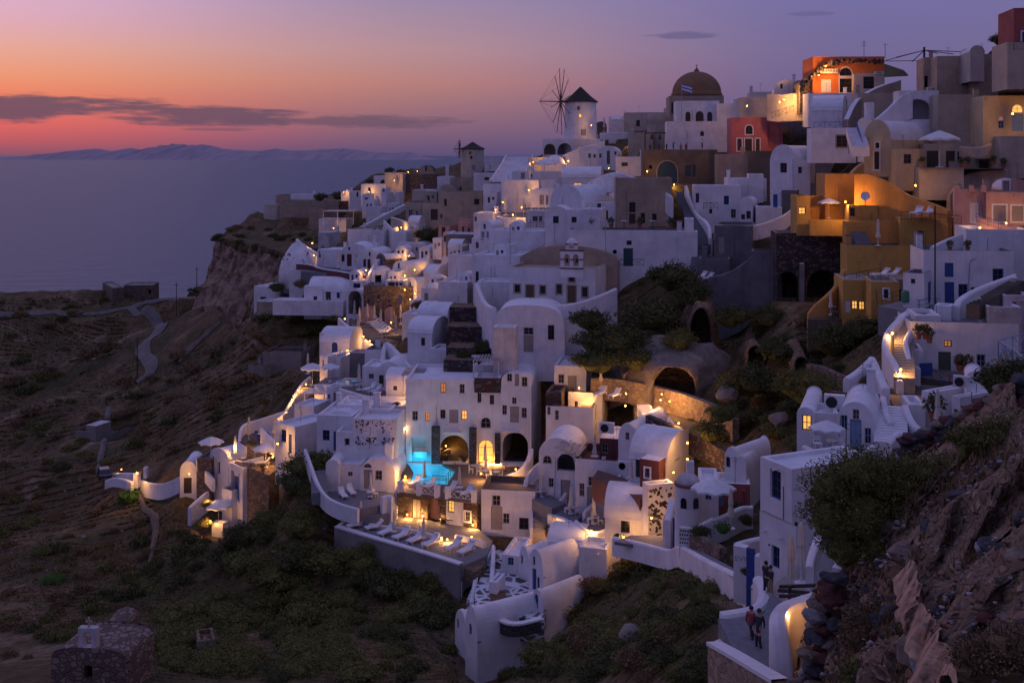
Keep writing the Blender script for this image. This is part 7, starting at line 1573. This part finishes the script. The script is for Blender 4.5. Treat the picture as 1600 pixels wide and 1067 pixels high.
def mk_shrub(seed,mat,n=3000,size=.05):
 q=random.Random(seed);lobes=[(0,0,.15,.85)]+[(q.uniform(-.5,.5),q.uniform(-.5,.5),q.uniform(.0,.4),q.uniform(.35,.6))for _ in range(4)]
 root=empty('shrub',(0,0,0));b_=MB();v,f=leaf_cloud(n,lobes,size,seed);b_.add(v,f);b_.build('foliage',mat,root)
 b_=MB()
 for x,y,z,r_ in lobes:b_.lathe([(r_*.64*math.cos(t_),z+r_*.44*math.sin(t_))for t_ in(-1.2,-.6,0,.5,1.0,1.45)],7,(x,y,0))
 b_.v=[(x+q.uniform(-.05,.05),y+q.uniform(-.05,.05),z+q.uniform(-.05,.05))for x,y,z in b_.v];b_.build('inner_growth',mat,root)  # solid core added so light does not leak through the leaves
 return root
MARKS=[(214,560,'the road bend pole'),(275,465,'the headland pole'),(100,480,'the headland mound'),(207,458,'the headland building'),(145,676,'the ruined foundation'),(40,600,'the dim gully'),(60,700,'the grey scree'),(320,590,'the reddish bank'),(300,680,'the bank over the gate house'),(400,620,'the lit descending steps'),(425,558,'the ruined terrace walls'),(345,480,'the tan cliff'),(214,745,'the gate lamp'),(163,748,'the parked car'),(60,800,'the brown gully'),(100,900,'the purple slope'),(240,850,'the footpath'),(130,1010,'the ruined chapel'),(322,1010,'the cement cistern'),(330,925,'the broken path edge'),(341,800,'the cream parasol terrace'),(400,900,'the dark spur'),(480,760,'the curved perimeter wall'),(540,850,'the concrete wall corner'),(640,890,'the long concrete wall'),(450,1000,'the bottom thicket'),(600,990,'the deep hollow'),(715,960,'the lowest barrel house'),(860,1000,'the white planter slope'),(940,900,'the courtyard houses'),(1000,860,'the lane edge wall'),(1100,900,'the sloping lane'),(1000,985,'the rocky outcrop'),(1110,985,'the low parapet'),(960,520,'the church bushes'),(1050,590,'the golden cave'),(1095,500,'the ruined arch'),(1180,550,'the dim cave hole'),(1250,690,'the small vault'),(1300,580,'the rubble wall'),(1330,500,'the lower orange house'),(1200,650,'the pale boulder'),(430,335,'the fortress wall'),(500,370,'the tilted roof house')]
def where(px,py):
 x,y,n_=min(MARKS,key=lambda m_:(m_[0]-px)**2+(m_[1]-py)**2);dx,dy=px-x,py-y
 if math.hypot(dx,dy)<14:return 'beside '+n_
 v='below' if dy>abs(dx)*.4 else 'above' if dy<-abs(dx)*.4 else '';h='right of' if dx>abs(dy)*.4 else 'left of' if dx<-abs(dy)*.4 else ''
 return(v+' and '+h if v and h else v or h)+' '+n_
pix=lambda p:(800+p[0]/p[1]*F,HY-(p[2]-CH)/p[1]*F)
KINDS={'d':[(1,'leaf_dark'),(2,'leaf_dark')],'o':[(3,'leaf_olive'),(4,'leaf_olive')],'b':[(5,'leaf_dry'),(6,'leaf_dry')],'g':[(7,'leaf_green'),(8,'leaf_green')]}
def shrub(k,p,r_,label,group=None,zs=.85):
 sd,m_=rnd.choice(KINDS[k]);o=inst('shrub%d'%sd,lambda:mk_shrub(sd,m_),p-Vector((0,0,r_*.1)),rnd.uniform(0,6.28),label,'bush',group)
 o.scale=(r_*rnd.uniform(.9,1.15),r_*rnd.uniform(.9,1.15),r_*zs*rnd.uniform(.85,1.15));return o
def many(px,py):
 """finished-slope hits for arrays of photo pixels"""
 px=np.asarray(px,float);py=np.asarray(py,float);ds=np.concatenate([np.arange(16,140,.8),np.arange(140,420,2.2)])
 rx=(px-800)/F;rz=-(py-HY)/F;out=np.full((len(px),3),np.nan)
 for i in range(0,len(px),1500):
  X=rx[i:i+1500,None]*ds;d=CH+rz[i:i+1500,None]*ds-ground(X,np.broadcast_to(ds,X.shape));m_=(d[:,1:]<0)&(d[:,:-1]>=0);k=m_.argmax(1);ok=m_.any(1);D=ds[k+1]
  out[i:i+1500]=np.where(ok[:,None],np.stack([rx[i:i+1500]*D,D,ground(rx[i:i+1500]*D,D)],1),np.nan)
 return out
def inside(poly,x,y):
 p=np.array(poly,float);c=np.zeros(len(x),bool);j=len(p)-1
 for i in range(len(p)):
  c^=((p[i,1]>y)!=(p[j,1]>y))&(x<(p[j,0]-p[i,0])*(y-p[i,1])/(p[j,1]-p[i,1]+1e-9)+p[i,0]);j=i
 return c
REG={'J':[(130,965),(190,900),(290,835),(325,850),(310,900),(215,975)],'L':[(0,495),(190,495),(230,600),(300,545),(360,540),(400,520),(470,590),(430,650),(370,680),(285,715),(215,730),(150,760),(0,800)],'B':[(0,780),(160,760),(240,790),(330,850),(300,930),(210,985),(80,1000),(0,1067)],'C':[(340,850),(440,790),(480,720),(500,790),(530,850),(630,880),(715,905),(700,1000),(720,1067),(230,1067),(240,1010),(300,930)],'D':[(960,858),(1060,870),(1180,915),(1120,960),(1100,1000),(1110,1067),(770,1067),(850,995),(900,950),(940,880)],'E':[(900,520),(960,450),(1080,425),(1110,450),(1220,475),(1260,500),(1330,500),(1390,530),(1380,560),(1320,580),(1290,600),(1245,650),(1240,690),(1150,690),(1120,650),(1110,540),(1000,560),(920,570)],'F':[(345,372),(430,345),(490,365),(540,372),(480,400),(440,405),(390,385)],'G':[(0,470),(130,470),(180,466),(310,450),(310,463),(120,484),(0,487)],'H':[(390,495),(500,495),(500,545),(430,545)],'I':[(1090,690),(1180,690),(1180,715),(1040,640),(1070,640)]}
def pick(reg,n):
 p=np.array(REG[reg]);x=nr.uniform(p[:,0].min(),p[:,0].max(),n*6);y=nr.uniform(p[:,1].min(),p[:,1].max(),n*6);k=inside(REG[reg],x,y);return x[k][:n],y[k][:n]
LAB={'d':'dark rounded shrub','o':'olive rounded shrub','b':'dry brown shrub','g':'fresh green shrub'}
PLACE={'J':'on the green band beside the footpath','L':'on the dark left slope','B':'on the lower slope above the ruined chapel','C':'on the slope below the sunbed terrace','D':'on the slope below the garden lane','E':'on the overgrown slope around the caves','F':'on top of the tan cliff','G':'along the headland road','H':'under the white wall at the cliff edge','I':'by the dark stone lane wall'}
CAND=[]
for reg,n,r0,r1,kinds in(('L',110,7,22,'bbobd'),('B',80,8,26,'bbbog'),('J',26,10,20,'g'),('C',130,16,46,'oodo'),('D',100,16,46,'ooddb'),('E',75,13,34,'ddob'),('G',16,5,9,'db'),('H',12,9,18,'do'),('I',9,9,16,'do')):
 x,y=pick(reg,n)
 for p in many(x,y):
  if not np.isnan(p[0]):CAND.append((rnd.uniform(r0,r1)if rnd.random()<.7 else rnd.uniform(r0,(r0+r1)/2),rnd.choice(kinds),reg,p,r0,r1))
CAND.sort(key=lambda c:-c[0]);TOT={};SEEN={}
ORD=['largest','second largest','third largest','fourth largest','fifth largest','sixth largest','seventh largest','eighth largest','smallest']
def ranked(what,place,total):
 """tells look-alikes near one landmark apart by their size; call from the largest down"""
 n_=SEEN[what,place]=SEEN.get((what,place),-1)+1
 return what+' '+place if total==1 else ORD[min(n_,8)]+' '+what+' '+place
def totals(keys):
 d={}
 for k in keys:d[k]=d.get(k,0)+1
 return d
TOT=totals((LAB[c[1]],where(*pix(c[3])))for c in CAND[:240])
for rr,k,reg,p,r0,r1 in CAND[:240]:
 wp=where(*pix(p));lb=ranked(LAB[k],wp,TOT[LAB[k],wp])
 shrub(k,Vector(p),rr/F*p[1],lb,'shrubs '+PLACE[reg])
q=[v.co.copy()for v in clifftop.data.vertices]
for i in range(34):p=q[rnd.randrange(70*4,70*36)];k=rnd.choice('ddb');shrub(k,p,rnd.uniform(5,13)/F*p.y,['low','wind bent','ragged','thick','squat','spreading','sparse'][i%7]+' '+LAB[k]+' '+['near the fortress','in the middle','towards the cliff edge','by the village side','at the seaward tip'][i%5]+' of the cliff top','shrubs on top of the tan cliff')
for m_,ks in(('leaf_dark','dg'),('leaf_olive','o'),('leaf_dry','b')):
 b_=MB()
 for i,(rr,k,reg,p,r0,r1)in enumerate(CAND[240:]):
  if k not in ks:continue
  r_=rr/F*p[1];v,f=leaf_cloud(620,[(0,0,.15,.85),(.4,.3,.1,.5),(-.4,-.2,.2,.5)],.11,i);b_.add((np.array(v)*r_+p).tolist(),f)
 tag(b_.build('shrubbery',m_),'smaller shrubs massed over the slopes',kind='stuff')
for x,y,r_,k,D,lb in((960,540,58,'d',122,'wide dark bush beneath the church wall'),(1015,500,56,'d',126,'large dark bush in the middle of the church slope'),(1050,440,44,'d',134,'topmost dark bush under the long blank wall'),(925,505,38,'d',125,'dark bush against the church corner'),(935,570,40,'d',119,'low dark bush above the roof deck parasol'),(1085,465,36,'d',130,'dark bush below the pale ledge loungers'),(1000,570,36,'d',119,'dark bush over the dim cave'),(1150,606,40,'o',108,'olive bush between the golden cave and the dim hole'),(1215,552,34,'d',113,'dark bush between the two dim cave holes'),(1130,650,30,'o',104,'olive bush under the broad pale boulder'),(1140,500,32,'d',122,'dark bush right of the ruined arch'),(1200,500,30,'d',121,'dark bush before the black stone arches'),(1062,540,34,'o',120,'olive bush over the golden cave mouth'),(1285,610,34,'o',92,'olive bush above the dark rubble terrace wall'),(1250,700,30,'o',80,'olive bush beside the glowing window house'),(1180,600,44,'d',106,'dark bush below the dim cave hole'),(1250,610,46,'o',98,'olive bush below the ruined rubble wall'),(1300,540,44,'d',106,'dark bush under the lower orange house'),(1350,520,34,'d',104,'dark bush right under the two glowing windows'),(1110,680,34,'d',100,'dark bush between the dark stone lane walls'),(1360,600,26,'o',80,'olive bush beside the triangular wall'),(725,560,18,'d',131,'round bush on the overgrown steps'),(756,545,20,'d',133,'bush beside the mottled white buttress'),(475,490,17,'d',208,'round bush before the white wall at the cliff edge'),(522,500,12,'d',190,'dark round shrub by the sun terrace entrance'),(667,372,22,'d',226,'large round dark tree like bush below the tan houses'),(500,310,14,'d',352,'round dark bush on the fortress terrace'),(528,308,13,'d',350,'dark hedge bush beside the far lamp arch'),(609,268,9,'d',352,'round tree like bush on the far skyline'),(627,270,9,'b',350,'low brown bush on the far skyline'),(577,285,8,'d',345,'small round bush at the far ridge'),(1563,66,18,'d',136,'round bush on the upper tan roof'),(620,648,7,'d',124,'slim dark plant beside the hotel stairway'),(620,632,6,'d',126,'upper dark plant beside the hotel stairway'),(655,480,14,'d',178,'dark bush under the round pavilion steps'),(640,500,12,'d',172,'dark bush by the pavilion terrace cube'),(432,452,14,'d',222,'leafy plant behind the cliff edge house'),(470,446,12,'b',214,'red brown vine beside the long white wall'),(965,838,8,'d',95,'potted climbing shrub before the dark framed window'),(1095,835,20,'d',78,'dark bush in the chapel garden'),(1150,800,20,'d',83,'dark bush behind the garden scroll wall'),(1130,828,16,'g',76,'green bush under the closed garden parasol'),(1166,815,16,'d',80,'dark bush between the garden and tall house'),(1168,895,12,'d',58,'small bush outside the blue plank gate'),(325,790,14,'o',136,'lamp lit yellow shrub by the porch house'),(318,820,16,'o',134,'lamp lit orange shrub below the lowest terrace'),(312,880,17,'o',126,'lamp lit shrub on the lower path'),(740,884,9,'d',103,'dark flowering shrub in the round flower bed'),(824,956,10,'d',92.5,'straggly shrub in the white curved planter')):
 shrub(k,P(x,y,D),r_/F*D,lb,None,1.0)
vs=[];fs=[];vm={}
for m_ in('leaf_dry','leaf_olive','leaf_green'):vm[m_]=([],[])
for reg,n in(('L',12000),('B',11000),('C',12000),('D',12000),('J',1500),('E',6000),('G',700),('H',400),('I',500)):
 x,y=pick(reg,n);pts_=many(x,y);pts_=pts_[~np.isnan(pts_[:,0])]
 dens=noise2(pts_[:,0],pts_[:,1],77,9,3)
 for p,dn in zip(pts_[dens>-.3],dens[dens>-.3]):
  v_,f_=vm['leaf_green' if reg=='J' else 'leaf_dry' if dn>(-.1 if reg in 'LB' else .1)else 'leaf_olive'];s=(1.2+3*nr.rand()**2)/F*p[1]
  for k in range(4):
   a=nr.rand()*6.28;l_=np.array([math.cos(a),math.sin(a)])*s;b_=np.array([-l_[1],l_[0]])*.3;o_=len(v_);off=(nr.rand(2)-.5)*s
   v_+=[(p[0]+off[0]-b_[0],p[1]+off[1]-b_[1],p[2]-.1),(p[0]+off[0]+b_[0],p[1]+off[1]+b_[1],p[2]-.1),(p[0]+off[0]+l_[0]*.9,p[1]+off[1]+l_[1]*.9,p[2]+s*(.7+.6*nr.rand()))];f_.append((o_,o_+1,o_+2))
for m_,(v_,f_)in vm.items():b_=MB();b_.add(v_,f_);tag(b_.build('scrub',m_),'low dry scrub covering the slopes' if m_=='leaf_dry' else 'low green ground cover on the slopes',kind='stuff')
pale=[rock_mesh(40+i,2,.7)for i in range(3)]
for me in pale:me.materials.append(M('pumice'))
RK=[]
for reg,n in(('L',26),('B',26),('C',22),('D',30),('E',18)):
 for p in many(*pick(reg,n)):
  if not np.isnan(p[0]):RK.append((rnd.uniform(1.5,5),reg,p))
RK.sort(key=lambda c:-c[0]);TOT=totals(where(*pix(c[2]))for c in RK)
for r_,reg,p in RK:
 o=bpy.data.objects.new('rock',rnd.choice(pale));COL.objects.link(o);o.location=p;s=r_/F*p[1];o.scale=(s*1.3,s,s);o.rotation_euler=(0,0,rnd.random()*6);wp=where(*pix(p));tag(o,ranked('pale loose rock',wp,TOT[wp]),'rock','loose rocks '+PLACE[reg])
for x,y,r_,D,lb in((1215,655,20,92,'large pale boulder on the slope behind the small vault'),(1138,612,24,107,'broad pale boulder right of the golden cave'),(985,985,22,62,'pale rocky outcrop above the bottom edge')):
 o=bpy.data.objects.new('boulder',rnd.choice(pale));COL.objects.link(o);o.location=P(x,y,D);s=r_/F*D;o.scale=(s*1.2,s,s);tag(o,lb,'boulder')
# the near cliff with its dry stone wall and big bush
rows_=[[(1398,712,48),(1404,704,43),(1450,690,41),(1500,668,39),(1550,640,37),(1612,598,35)],[(1322,830,47),(1330,806,40),(1400,766,36),(1470,748,33),(1540,724,30),(1625,690,27)],[(1316,900,46),(1325,892,38),(1392,860,32),(1450,845,28),(1530,832,24),(1635,812,21)],[(1285,925,45),(1290,915,38),(1370,935,30),(1420,935,25),(1500,930,21),(1645,920,17)],[(1260,1000,44),(1268,995,37),(1330,1003,29),(1410,1005,23.5),(1490,1010,18),(1655,1010,14)],[(1240,1110,43),(1252,1100,36),(1330,1110,28),(1410,1120,22),(1490,1130,16.5),(1670,1150,12)],[(1240,1500,43),(1252,1500,36),(1330,1500,28),(1410,1500,22),(1490,1500,16.5),(1670,1500,12)]]
NR=[[P(*p)for p in r_]for r_ in rows_]
near=sheet(NR,150,150,.8,61,'near_cliff','near_earth',2.6,'rough earth cliff close to the viewpoint',ridge=2.2)
sheet([[P(1396,884,28.4),P(1436,878,25.6)],[P(1404,935,25.2),P(1446,938,22.8)],[P(1418,985,22.4),P(1474,990,18.8)],[P(1420,1080,19.8),P(1512,1085,14.8)]],40,70,.4,71,'bare_rock','near_rock',1.4,'bare pink tan rock face on the near cliff',zf=.5,ridge=.9)
G_=np.array([v.co[:]for v in near.data.vertices]).reshape(150,150,3)
cols={'rock_grey':(.055,.055,.065),'rock_red':(.10,.034,.027),'rock_tan':(.20,.15,.115),'rock_pale':(.30,.28,.27)}
RM={}
for nm,c in cols.items():
 rockmat(nm,tuple(x*.55 for x in c)+(1,),c+(1,),tuple(min(.6,x*1.5)for x in c)+(1,),4,1)
 RM[nm]=[rock_mesh(100+i*7+len(nm),3,.72)for i in range(4)]
 for me in RM[nm]:me.materials.append(M(nm))
q=random.Random(8)
CM=[(1330,920,'the big bush'),(1300,1000,'the stone stack'),(1365,985,'the brown scrub bush'),(1440,980,'the bare rock face'),(1420,860,'the big bush foot'),(1500,820,'the middle rubble'),(1560,760,'the olive shrub'),(1580,880,'the upper rubble edge'),(1500,930,'the red scree'),(1570,1010,'the corner bush'),(1480,740,'the stone wall foot'),(1500,1040,'the cliff foot')]
def cliffpos(p):
 global MARKS;m_=MARKS;MARKS=CM;r_=where(*pix(p));MARKS=m_;return r_
TONE={'rock_grey':'dark grey','rock_red':'rusty red','rock_tan':'tan','rock_pale':'pale'}
NRK=[]
for i in range(170):
 j,k=int(q.uniform(27,120)),int(q.uniform(30,149));p=Vector(G_[j,k]);px=800+p.x/p.y*F
 if j<68 and k<82:continue
 nm=q.choices(list(cols),(5,3,4,2))[0];s=q.choice((.06,.09,.12,.16,.22,.36))*q.uniform(.8,1.3)*p.y/22
 o=bpy.data.objects.new('rock',q.choice(RM[nm]));COL.objects.link(o);o.location=p-Vector((0,0,s*.3));o.scale=(s*1.3,s,s);o.rotation_euler=(q.uniform(-.4,.4),q.uniform(-.4,.4),q.random()*6)
 NRK.append((s*F/p.y,TONE[nm]+' rock',cliffpos(p),o))
NRK.sort(key=lambda c:-c[0]);TOT=totals(c[1:3]for c in NRK)
for c in NRK:tag(c[3],ranked(c[1],c[2],TOT[c[1:3]]),'rock','rubble rocks of the near cliff')
SM=[rock_mesh(300+i,1,.6)for i in range(6)];b_=MB()
for i in range(1500):
 j,k=int(q.uniform(24,125)),int(q.uniform(28,149));p=Vector(G_[j,k])+Vector((q.uniform(-.25,.25),q.uniform(-.25,.25),0));s=q.uniform(.03,.09)*p.y/22;b_.m=q.randrange(4);me=SM[i%6];T_=Matrix.Rotation(q.random()*6,3,'Z');b_.add([p+(T_@v.co)*s for v in me.vertices],[tuple(f.vertices)for f in me.polygons])
tag(b_.build('rubble',list(cols)),'small rubble strewn over the near cliff',kind='stuff')
b_=MB()
for i in range(7000):
 j,k=int(q.uniform(20,125)),int(q.uniform(28,149))
 if noise2(np.array([j/9.]),np.array([k/9.]),4,1.3,2)[0]<.02:continue
 p=Vector(G_[j,k])+Vector((q.uniform(-.2,.2),q.uniform(-.2,.2),0));s=q.uniform(.1,.3)*p.y/22
 for t_ in range(5):d=Vector((q.gauss(0,.5),q.gauss(0,.5),1)).normalized()*s;w_=Vector((d.y,-d.x,0)).normalized()*s*.06;b_.add([p-w_,p+w_,p+d],[(0,1,2)])
tag(b_.build('dry_grass','leaf_dry'),'dry grass tufts on the near cliff',kind='stuff')
root=empty('dry_stone_wall',NR[0][2],0,'dark dry stone wall along the near cliff edge','stone wall');b0=root.location
ln=[P(1412,702,42),P(1450,690,41),P(1500,666,39),P(1550,637,37),P(1612,596,35)]
for c in range(3):
 for i in range(44):
  t_=(i+q.random())/44*4;k=min(3,int(t_));p=ln[k].lerp(ln[k+1],t_-k);nm=q.choices(list(cols),(7,4,2,.6))[0];s=q.uniform(.22,.42)
  o=bpy.data.objects.new('stone',q.choice(RM[nm]));COL.objects.link(o);o.parent=root;o.location=p-b0+Vector((q.uniform(-.15,.15),q.uniform(-.25,.25),-.55+c*.42+q.uniform(-.08,.08)));o.scale=(s*1.4,s,s*.8);o.rotation_euler=(q.uniform(-.3,.3),q.uniform(-.3,.3),q.random()*6)
root=empty('stone_stack',P(1285,1067,31),0,'tall ragged stack of red and grey stones beside the pink wall','stone stack');b0=root.location
for i in range(40):
 t_=i/40;y=1075-t_*180;x=1262+t_*38+q.uniform(-14,22);nm=q.choices(list(cols),(4,4,3,.5))[0];s=q.uniform(.25,.45)
 o=bpy.data.objects.new('stone',q.choice(RM[nm]));COL.objects.link(o);o.parent=root;o.location=P(x,y,33+q.uniform(-.4,1.2))-b0;o.scale=(s*1.3,s,s*.75);o.rotation_euler=(q.uniform(-.25,.25),q.uniform(-.25,.25),q.random()*6)
def big_bush(label,c,lobes,n,size,mat,twigs,seed,name='bush'):
 root=empty(name,c,0,label,'bush');b_=MB();v,f=leaf_cloud(n,lobes,size,seed,.95);b_.add(v,f);b_.build('foliage',mat,root)
 r_=random.Random(seed);b_=MB()
 for k in range(twigs):
  l_=r_.choice(lobes);d=Vector((r_.gauss(0,1),r_.gauss(0,1),abs(r_.gauss(.2,.8)))).normalized();a=Vector(l_[:3]);e=a+d*l_[3]*r_.uniform(.9,1.22);m_=a.lerp(e,.6)+Vector((0,0,-.08));b_.tube([a*.3,m_,e],[.03,.014,.005],4,False)
 b_.build('twigs','bark',root);b_=MB()
 for x,y,z,rr in lobes:b_.lathe([(rr*.6*math.cos(t_),z+rr*.58*math.sin(t_))for t_ in(-1.3,-.7,0,.6,1.1,1.5)],9,(x,y,0))
 b_.v=[(x+r_.uniform(-.12,.12),y+r_.uniform(-.12,.12),z+r_.uniform(-.12,.12))for x,y,z in b_.v];b_.build('inner_growth',mat,root);return root  # cores in the lobes are added to block light between leaves
big_bush('big dark thorny bush on the near cliff edge',P(1350,830,34),[(0,0,.5,1.5),(-.9,0,.3,1.1),(-.9,.2,1.2,1.0),(.5,0,1.5,1.1),(-.2,-.2,1.8,.95),(1.2,-.2,1.4,1.0),(-.7,-.2,-.5,.85),(.4,-.5,-.4,.95),(1.9,-.4,1.7,.9),(1.4,-.4,.5,.9),(2.7,-.6,1.9,.7)],24000,.05,'leaf_olive',300,5)
big_bush('olive dry shrub behind the near stone wall',P(1560,690,31),[(0,0,0,.8),(.9,-.3,.2,.8),(-.8,.2,-.1,.6),(1.5,-.3,.5,.7)],6500,.05,'leaf_olive',120,6)
big_bush('dry brown bush at the lower near corner',P(1570,1030,14.5),[(0,0,0,.45),(.35,0,.1,.4),(-.35,.1,-.1,.35)],5000,.026,'leaf_dry',160,7)
big_bush('brown scrub bush in the middle of the near cliff',P(1365,985,29.5),[(0,0,0,.8),(.3,-.3,.5,.6),(-.4,0,-.4,.6)],5000,.045,'leaf_dry',130,8)
big_bush('low dark bush at the foot of the stone stack',P(1340,1062,27),[(0,0,0,.5),(.4,0,0,.4)],2500,.04,'leaf_olive',60,9)
big_bush('dark shrub under the bright blue fence',P(1560,600,45),[(0,0,0,.9),(.8,-.2,.3,.8)],3500,.07,'leaf_dark',60,10)
# people
def person(label,p,rz,pose,shirt,legs='cloth_dark',sc=1.0):
 """one continuous skinned body; pose = joint positions in metres"""
 J=dict(pel=(0,0,.95),sp=(0,0,1.15),ch=(0,0,1.38),nk=(0,0,1.50),hd=(0,-.01,1.60),tp=(0,-.01,1.72),ls=(.17,0,1.42),le=(.22,.03,1.14),lw=(.22,-.08,.92),lh=(.22,-.1,.84),rs=(-.17,0,1.42),re=(-.22,.03,1.14),rw=(-.22,-.08,.92),rh=(-.22,-.1,.84),lk=(.10,-.03,.50),la=(.11,.02,.09),lt=(.12,-.14,.04),rk=(-.10,-.03,.50),ra=(-.11,.02,.09),rt=(-.12,-.14,.04))
 J.update(pose);ks=list(J);rad=dict(pel=.13,sp=.12,ch=.14,nk=.055,hd=.085,tp=.07,ls=.065,le=.045,lw=.034,lh=.04,rs=.065,re=.045,rw=.034,rh=.04,lk=.065,la=.045,lt=.04,rk=.065,ra=.045,rt=.04)
 ed=[('pel','sp'),('sp','ch'),('ch','nk'),('nk','hd'),('hd','tp'),('ch','ls'),('ls','le'),('le','lw'),('lw','lh'),('ch','rs'),('rs','re'),('re','rw'),('rw','rh'),('pel','lk'),('lk','la'),('la','lt'),('pel','rk'),('rk','ra'),('ra','rt')]
 me=bpy.data.meshes.new('tmp');me.from_pydata([J[k]for k in ks],[(ks.index(a),ks.index(b_))for a,b_ in ed],[]);t_=bpy.data.objects.new('tmp',me);COL.objects.link(t_)
 t_.modifiers.new('s','SKIN');t_.modifiers.new('u','SUBSURF').levels=1
 for i,k in enumerate(ks):me.skin_vertices[0].data[i].radius=(rad[k],rad[k]);me.skin_vertices[0].data[i].use_root=k=='pel'
 bpy.context.view_layer.update();m2=bpy.data.meshes.new_from_object(t_.evaluated_get(bpy.context.evaluated_depsgraph_get()));bpy.data.objects.remove(t_);m2.name='body';m2.materials.clear()
 for m_ in(shirt,legs,'skin','rubber'):m2.materials.append(M(m_))
 zone={'pel':1,'lk':1,'rk':1,'la':1,'ra':1,'lt':3,'rt':3,'sp':0,'ch':0,'ls':0,'rs':0,'le':0,'re':0,'lw':2,'rw':2,'lh':2,'rh':2,'nk':2,'hd':2,'tp':2}
 for pl in m2.polygons:pl.material_index=zone[min(ks,key=lambda k:(Vector(J[k])-pl.center).length)];pl.use_smooth=True
 root=empty('person',p,rz,label,'person');root.scale=(sc,)*3;o=bpy.data.objects.new('body',m2);COL.objects.link(o);o.parent=root
 b_=MB();h_=Vector(J['hd']);b_.lathe([(.098*math.cos(t2),.115*math.sin(t2))for t2 in(-.2,.3,.7,1.1,1.5)],12,h_+Vector((0,.022,.035)));b_.build('hair','hair',root,smooth=True)
 b_=MB();b_.add([h_+Vector(v)for v in((-.018,-.083,-.03),(.018,-.083,-.03),(0,-.083,.03),(0,-.115,-.025))],[(0,1,3),(1,2,3),(2,0,3)]);b_.build('nose','skin',root)
 b_=MB()
 for x in(-.032,.032):b_.lathe([(.001,-.01),(.012,0),(.001,.01)],6,h_+Vector((x,-.084,.018)),False)
 b_.build('eyes','hair',root)['kind']='stuff'
 return root
up_arm=dict(re=(-.3,-.2,1.4),rw=(-.2,-.4,1.55),rh=(-.18,-.45,1.58));sit=dict(lk=(.12,-.42,.92),la=(.12,-.45,.5),lt=(.12,-.58,.45),rk=(-.12,-.42,.92),ra=(-.12,-.45,.5),rt=(-.12,-.58,.45));hold=dict(re=(-.25,-.12,1.18),rw=(-.05,-.3,1.2),rh=(0,-.34,1.22),le=(.25,-.12,1.18),lw=(.05,-.3,1.2),lh=(0,-.34,1.22))
for x,y,rz,ps,sh,lb in((1016,229,2.6,{},'cloth_red','person in a red top at the end of the brown terrace'),(1030,227,1.2,up_arm,'cloth_blue','person in blue raising an arm on the brown terrace'),(1041,229,2.0,hold,'cloth_dark','person in dark clothes beside the blue top on the terrace'),(1052,227,1.4,up_arm,'cloth_dark','dark clothed person lifting a camera on the brown terrace'),(1064,229,3.0,{},'cloth_tan','person in tan leaning on the brown terrace wall'),(1072,229,2.8,{},'cloth_red','person in a dark red top on the brown terrace'),(1097,222,2.0,{},'cloth_white','person in white below the small arched window')):
 p=P(x,y,187.5+(x-1040)*-.02);p.z-=1.15;person(lb,p,rz,ps,sh)
zq=ground(P(1198,930,50).x,50)
person('taller person in dark jacket leaning on the white parapet',P(1197,935,50.2),2.3,hold,'cloth_dark');person('person in dark top embraced at the white parapet',P(1204,938,50.0),-1.0,hold,'cloth_dark','cloth_tan',.93)
person('walker in a red top on the grey path',P(1174,1012,44.8),2.4,dict(lk=(.1,-.2,.52),la=(.1,-.05,.12),lt=(.1,-.2,.08),rk=(-.1,.05,.5),ra=(-.1,.3,.14),rt=(-.1,.2,.05)),'cloth_red');person('walker in dark clothes on the grey path',P(1186,1018,44),-.6,dict(lk=(.1,-.18,.52),la=(.1,0,.12),lt=(.1,-.14,.08)),'cloth_dark','cloth_dark')
p=P(1305,495,111.5);p.z-=.45;person('seated person in black on the ledge of the lower orange house',p,-.6,sit,'cloth_dark')
for i,(x,y)in enumerate(((784,328),(796,330),(806,331),(812,327),(776,333),(820,333))):person('restaurant guest %s'%['standing at the second table','in white at mid terrace','near the closed parasol','at the back of the terrace','at the terrace corner','at the pergola end'][i],P(x,y,z=zR),i*1.1,[{},hold][i%2],['cloth_dark','cloth_white','cloth_tan','cloth_dark','cloth_red','cloth_blue'][i])
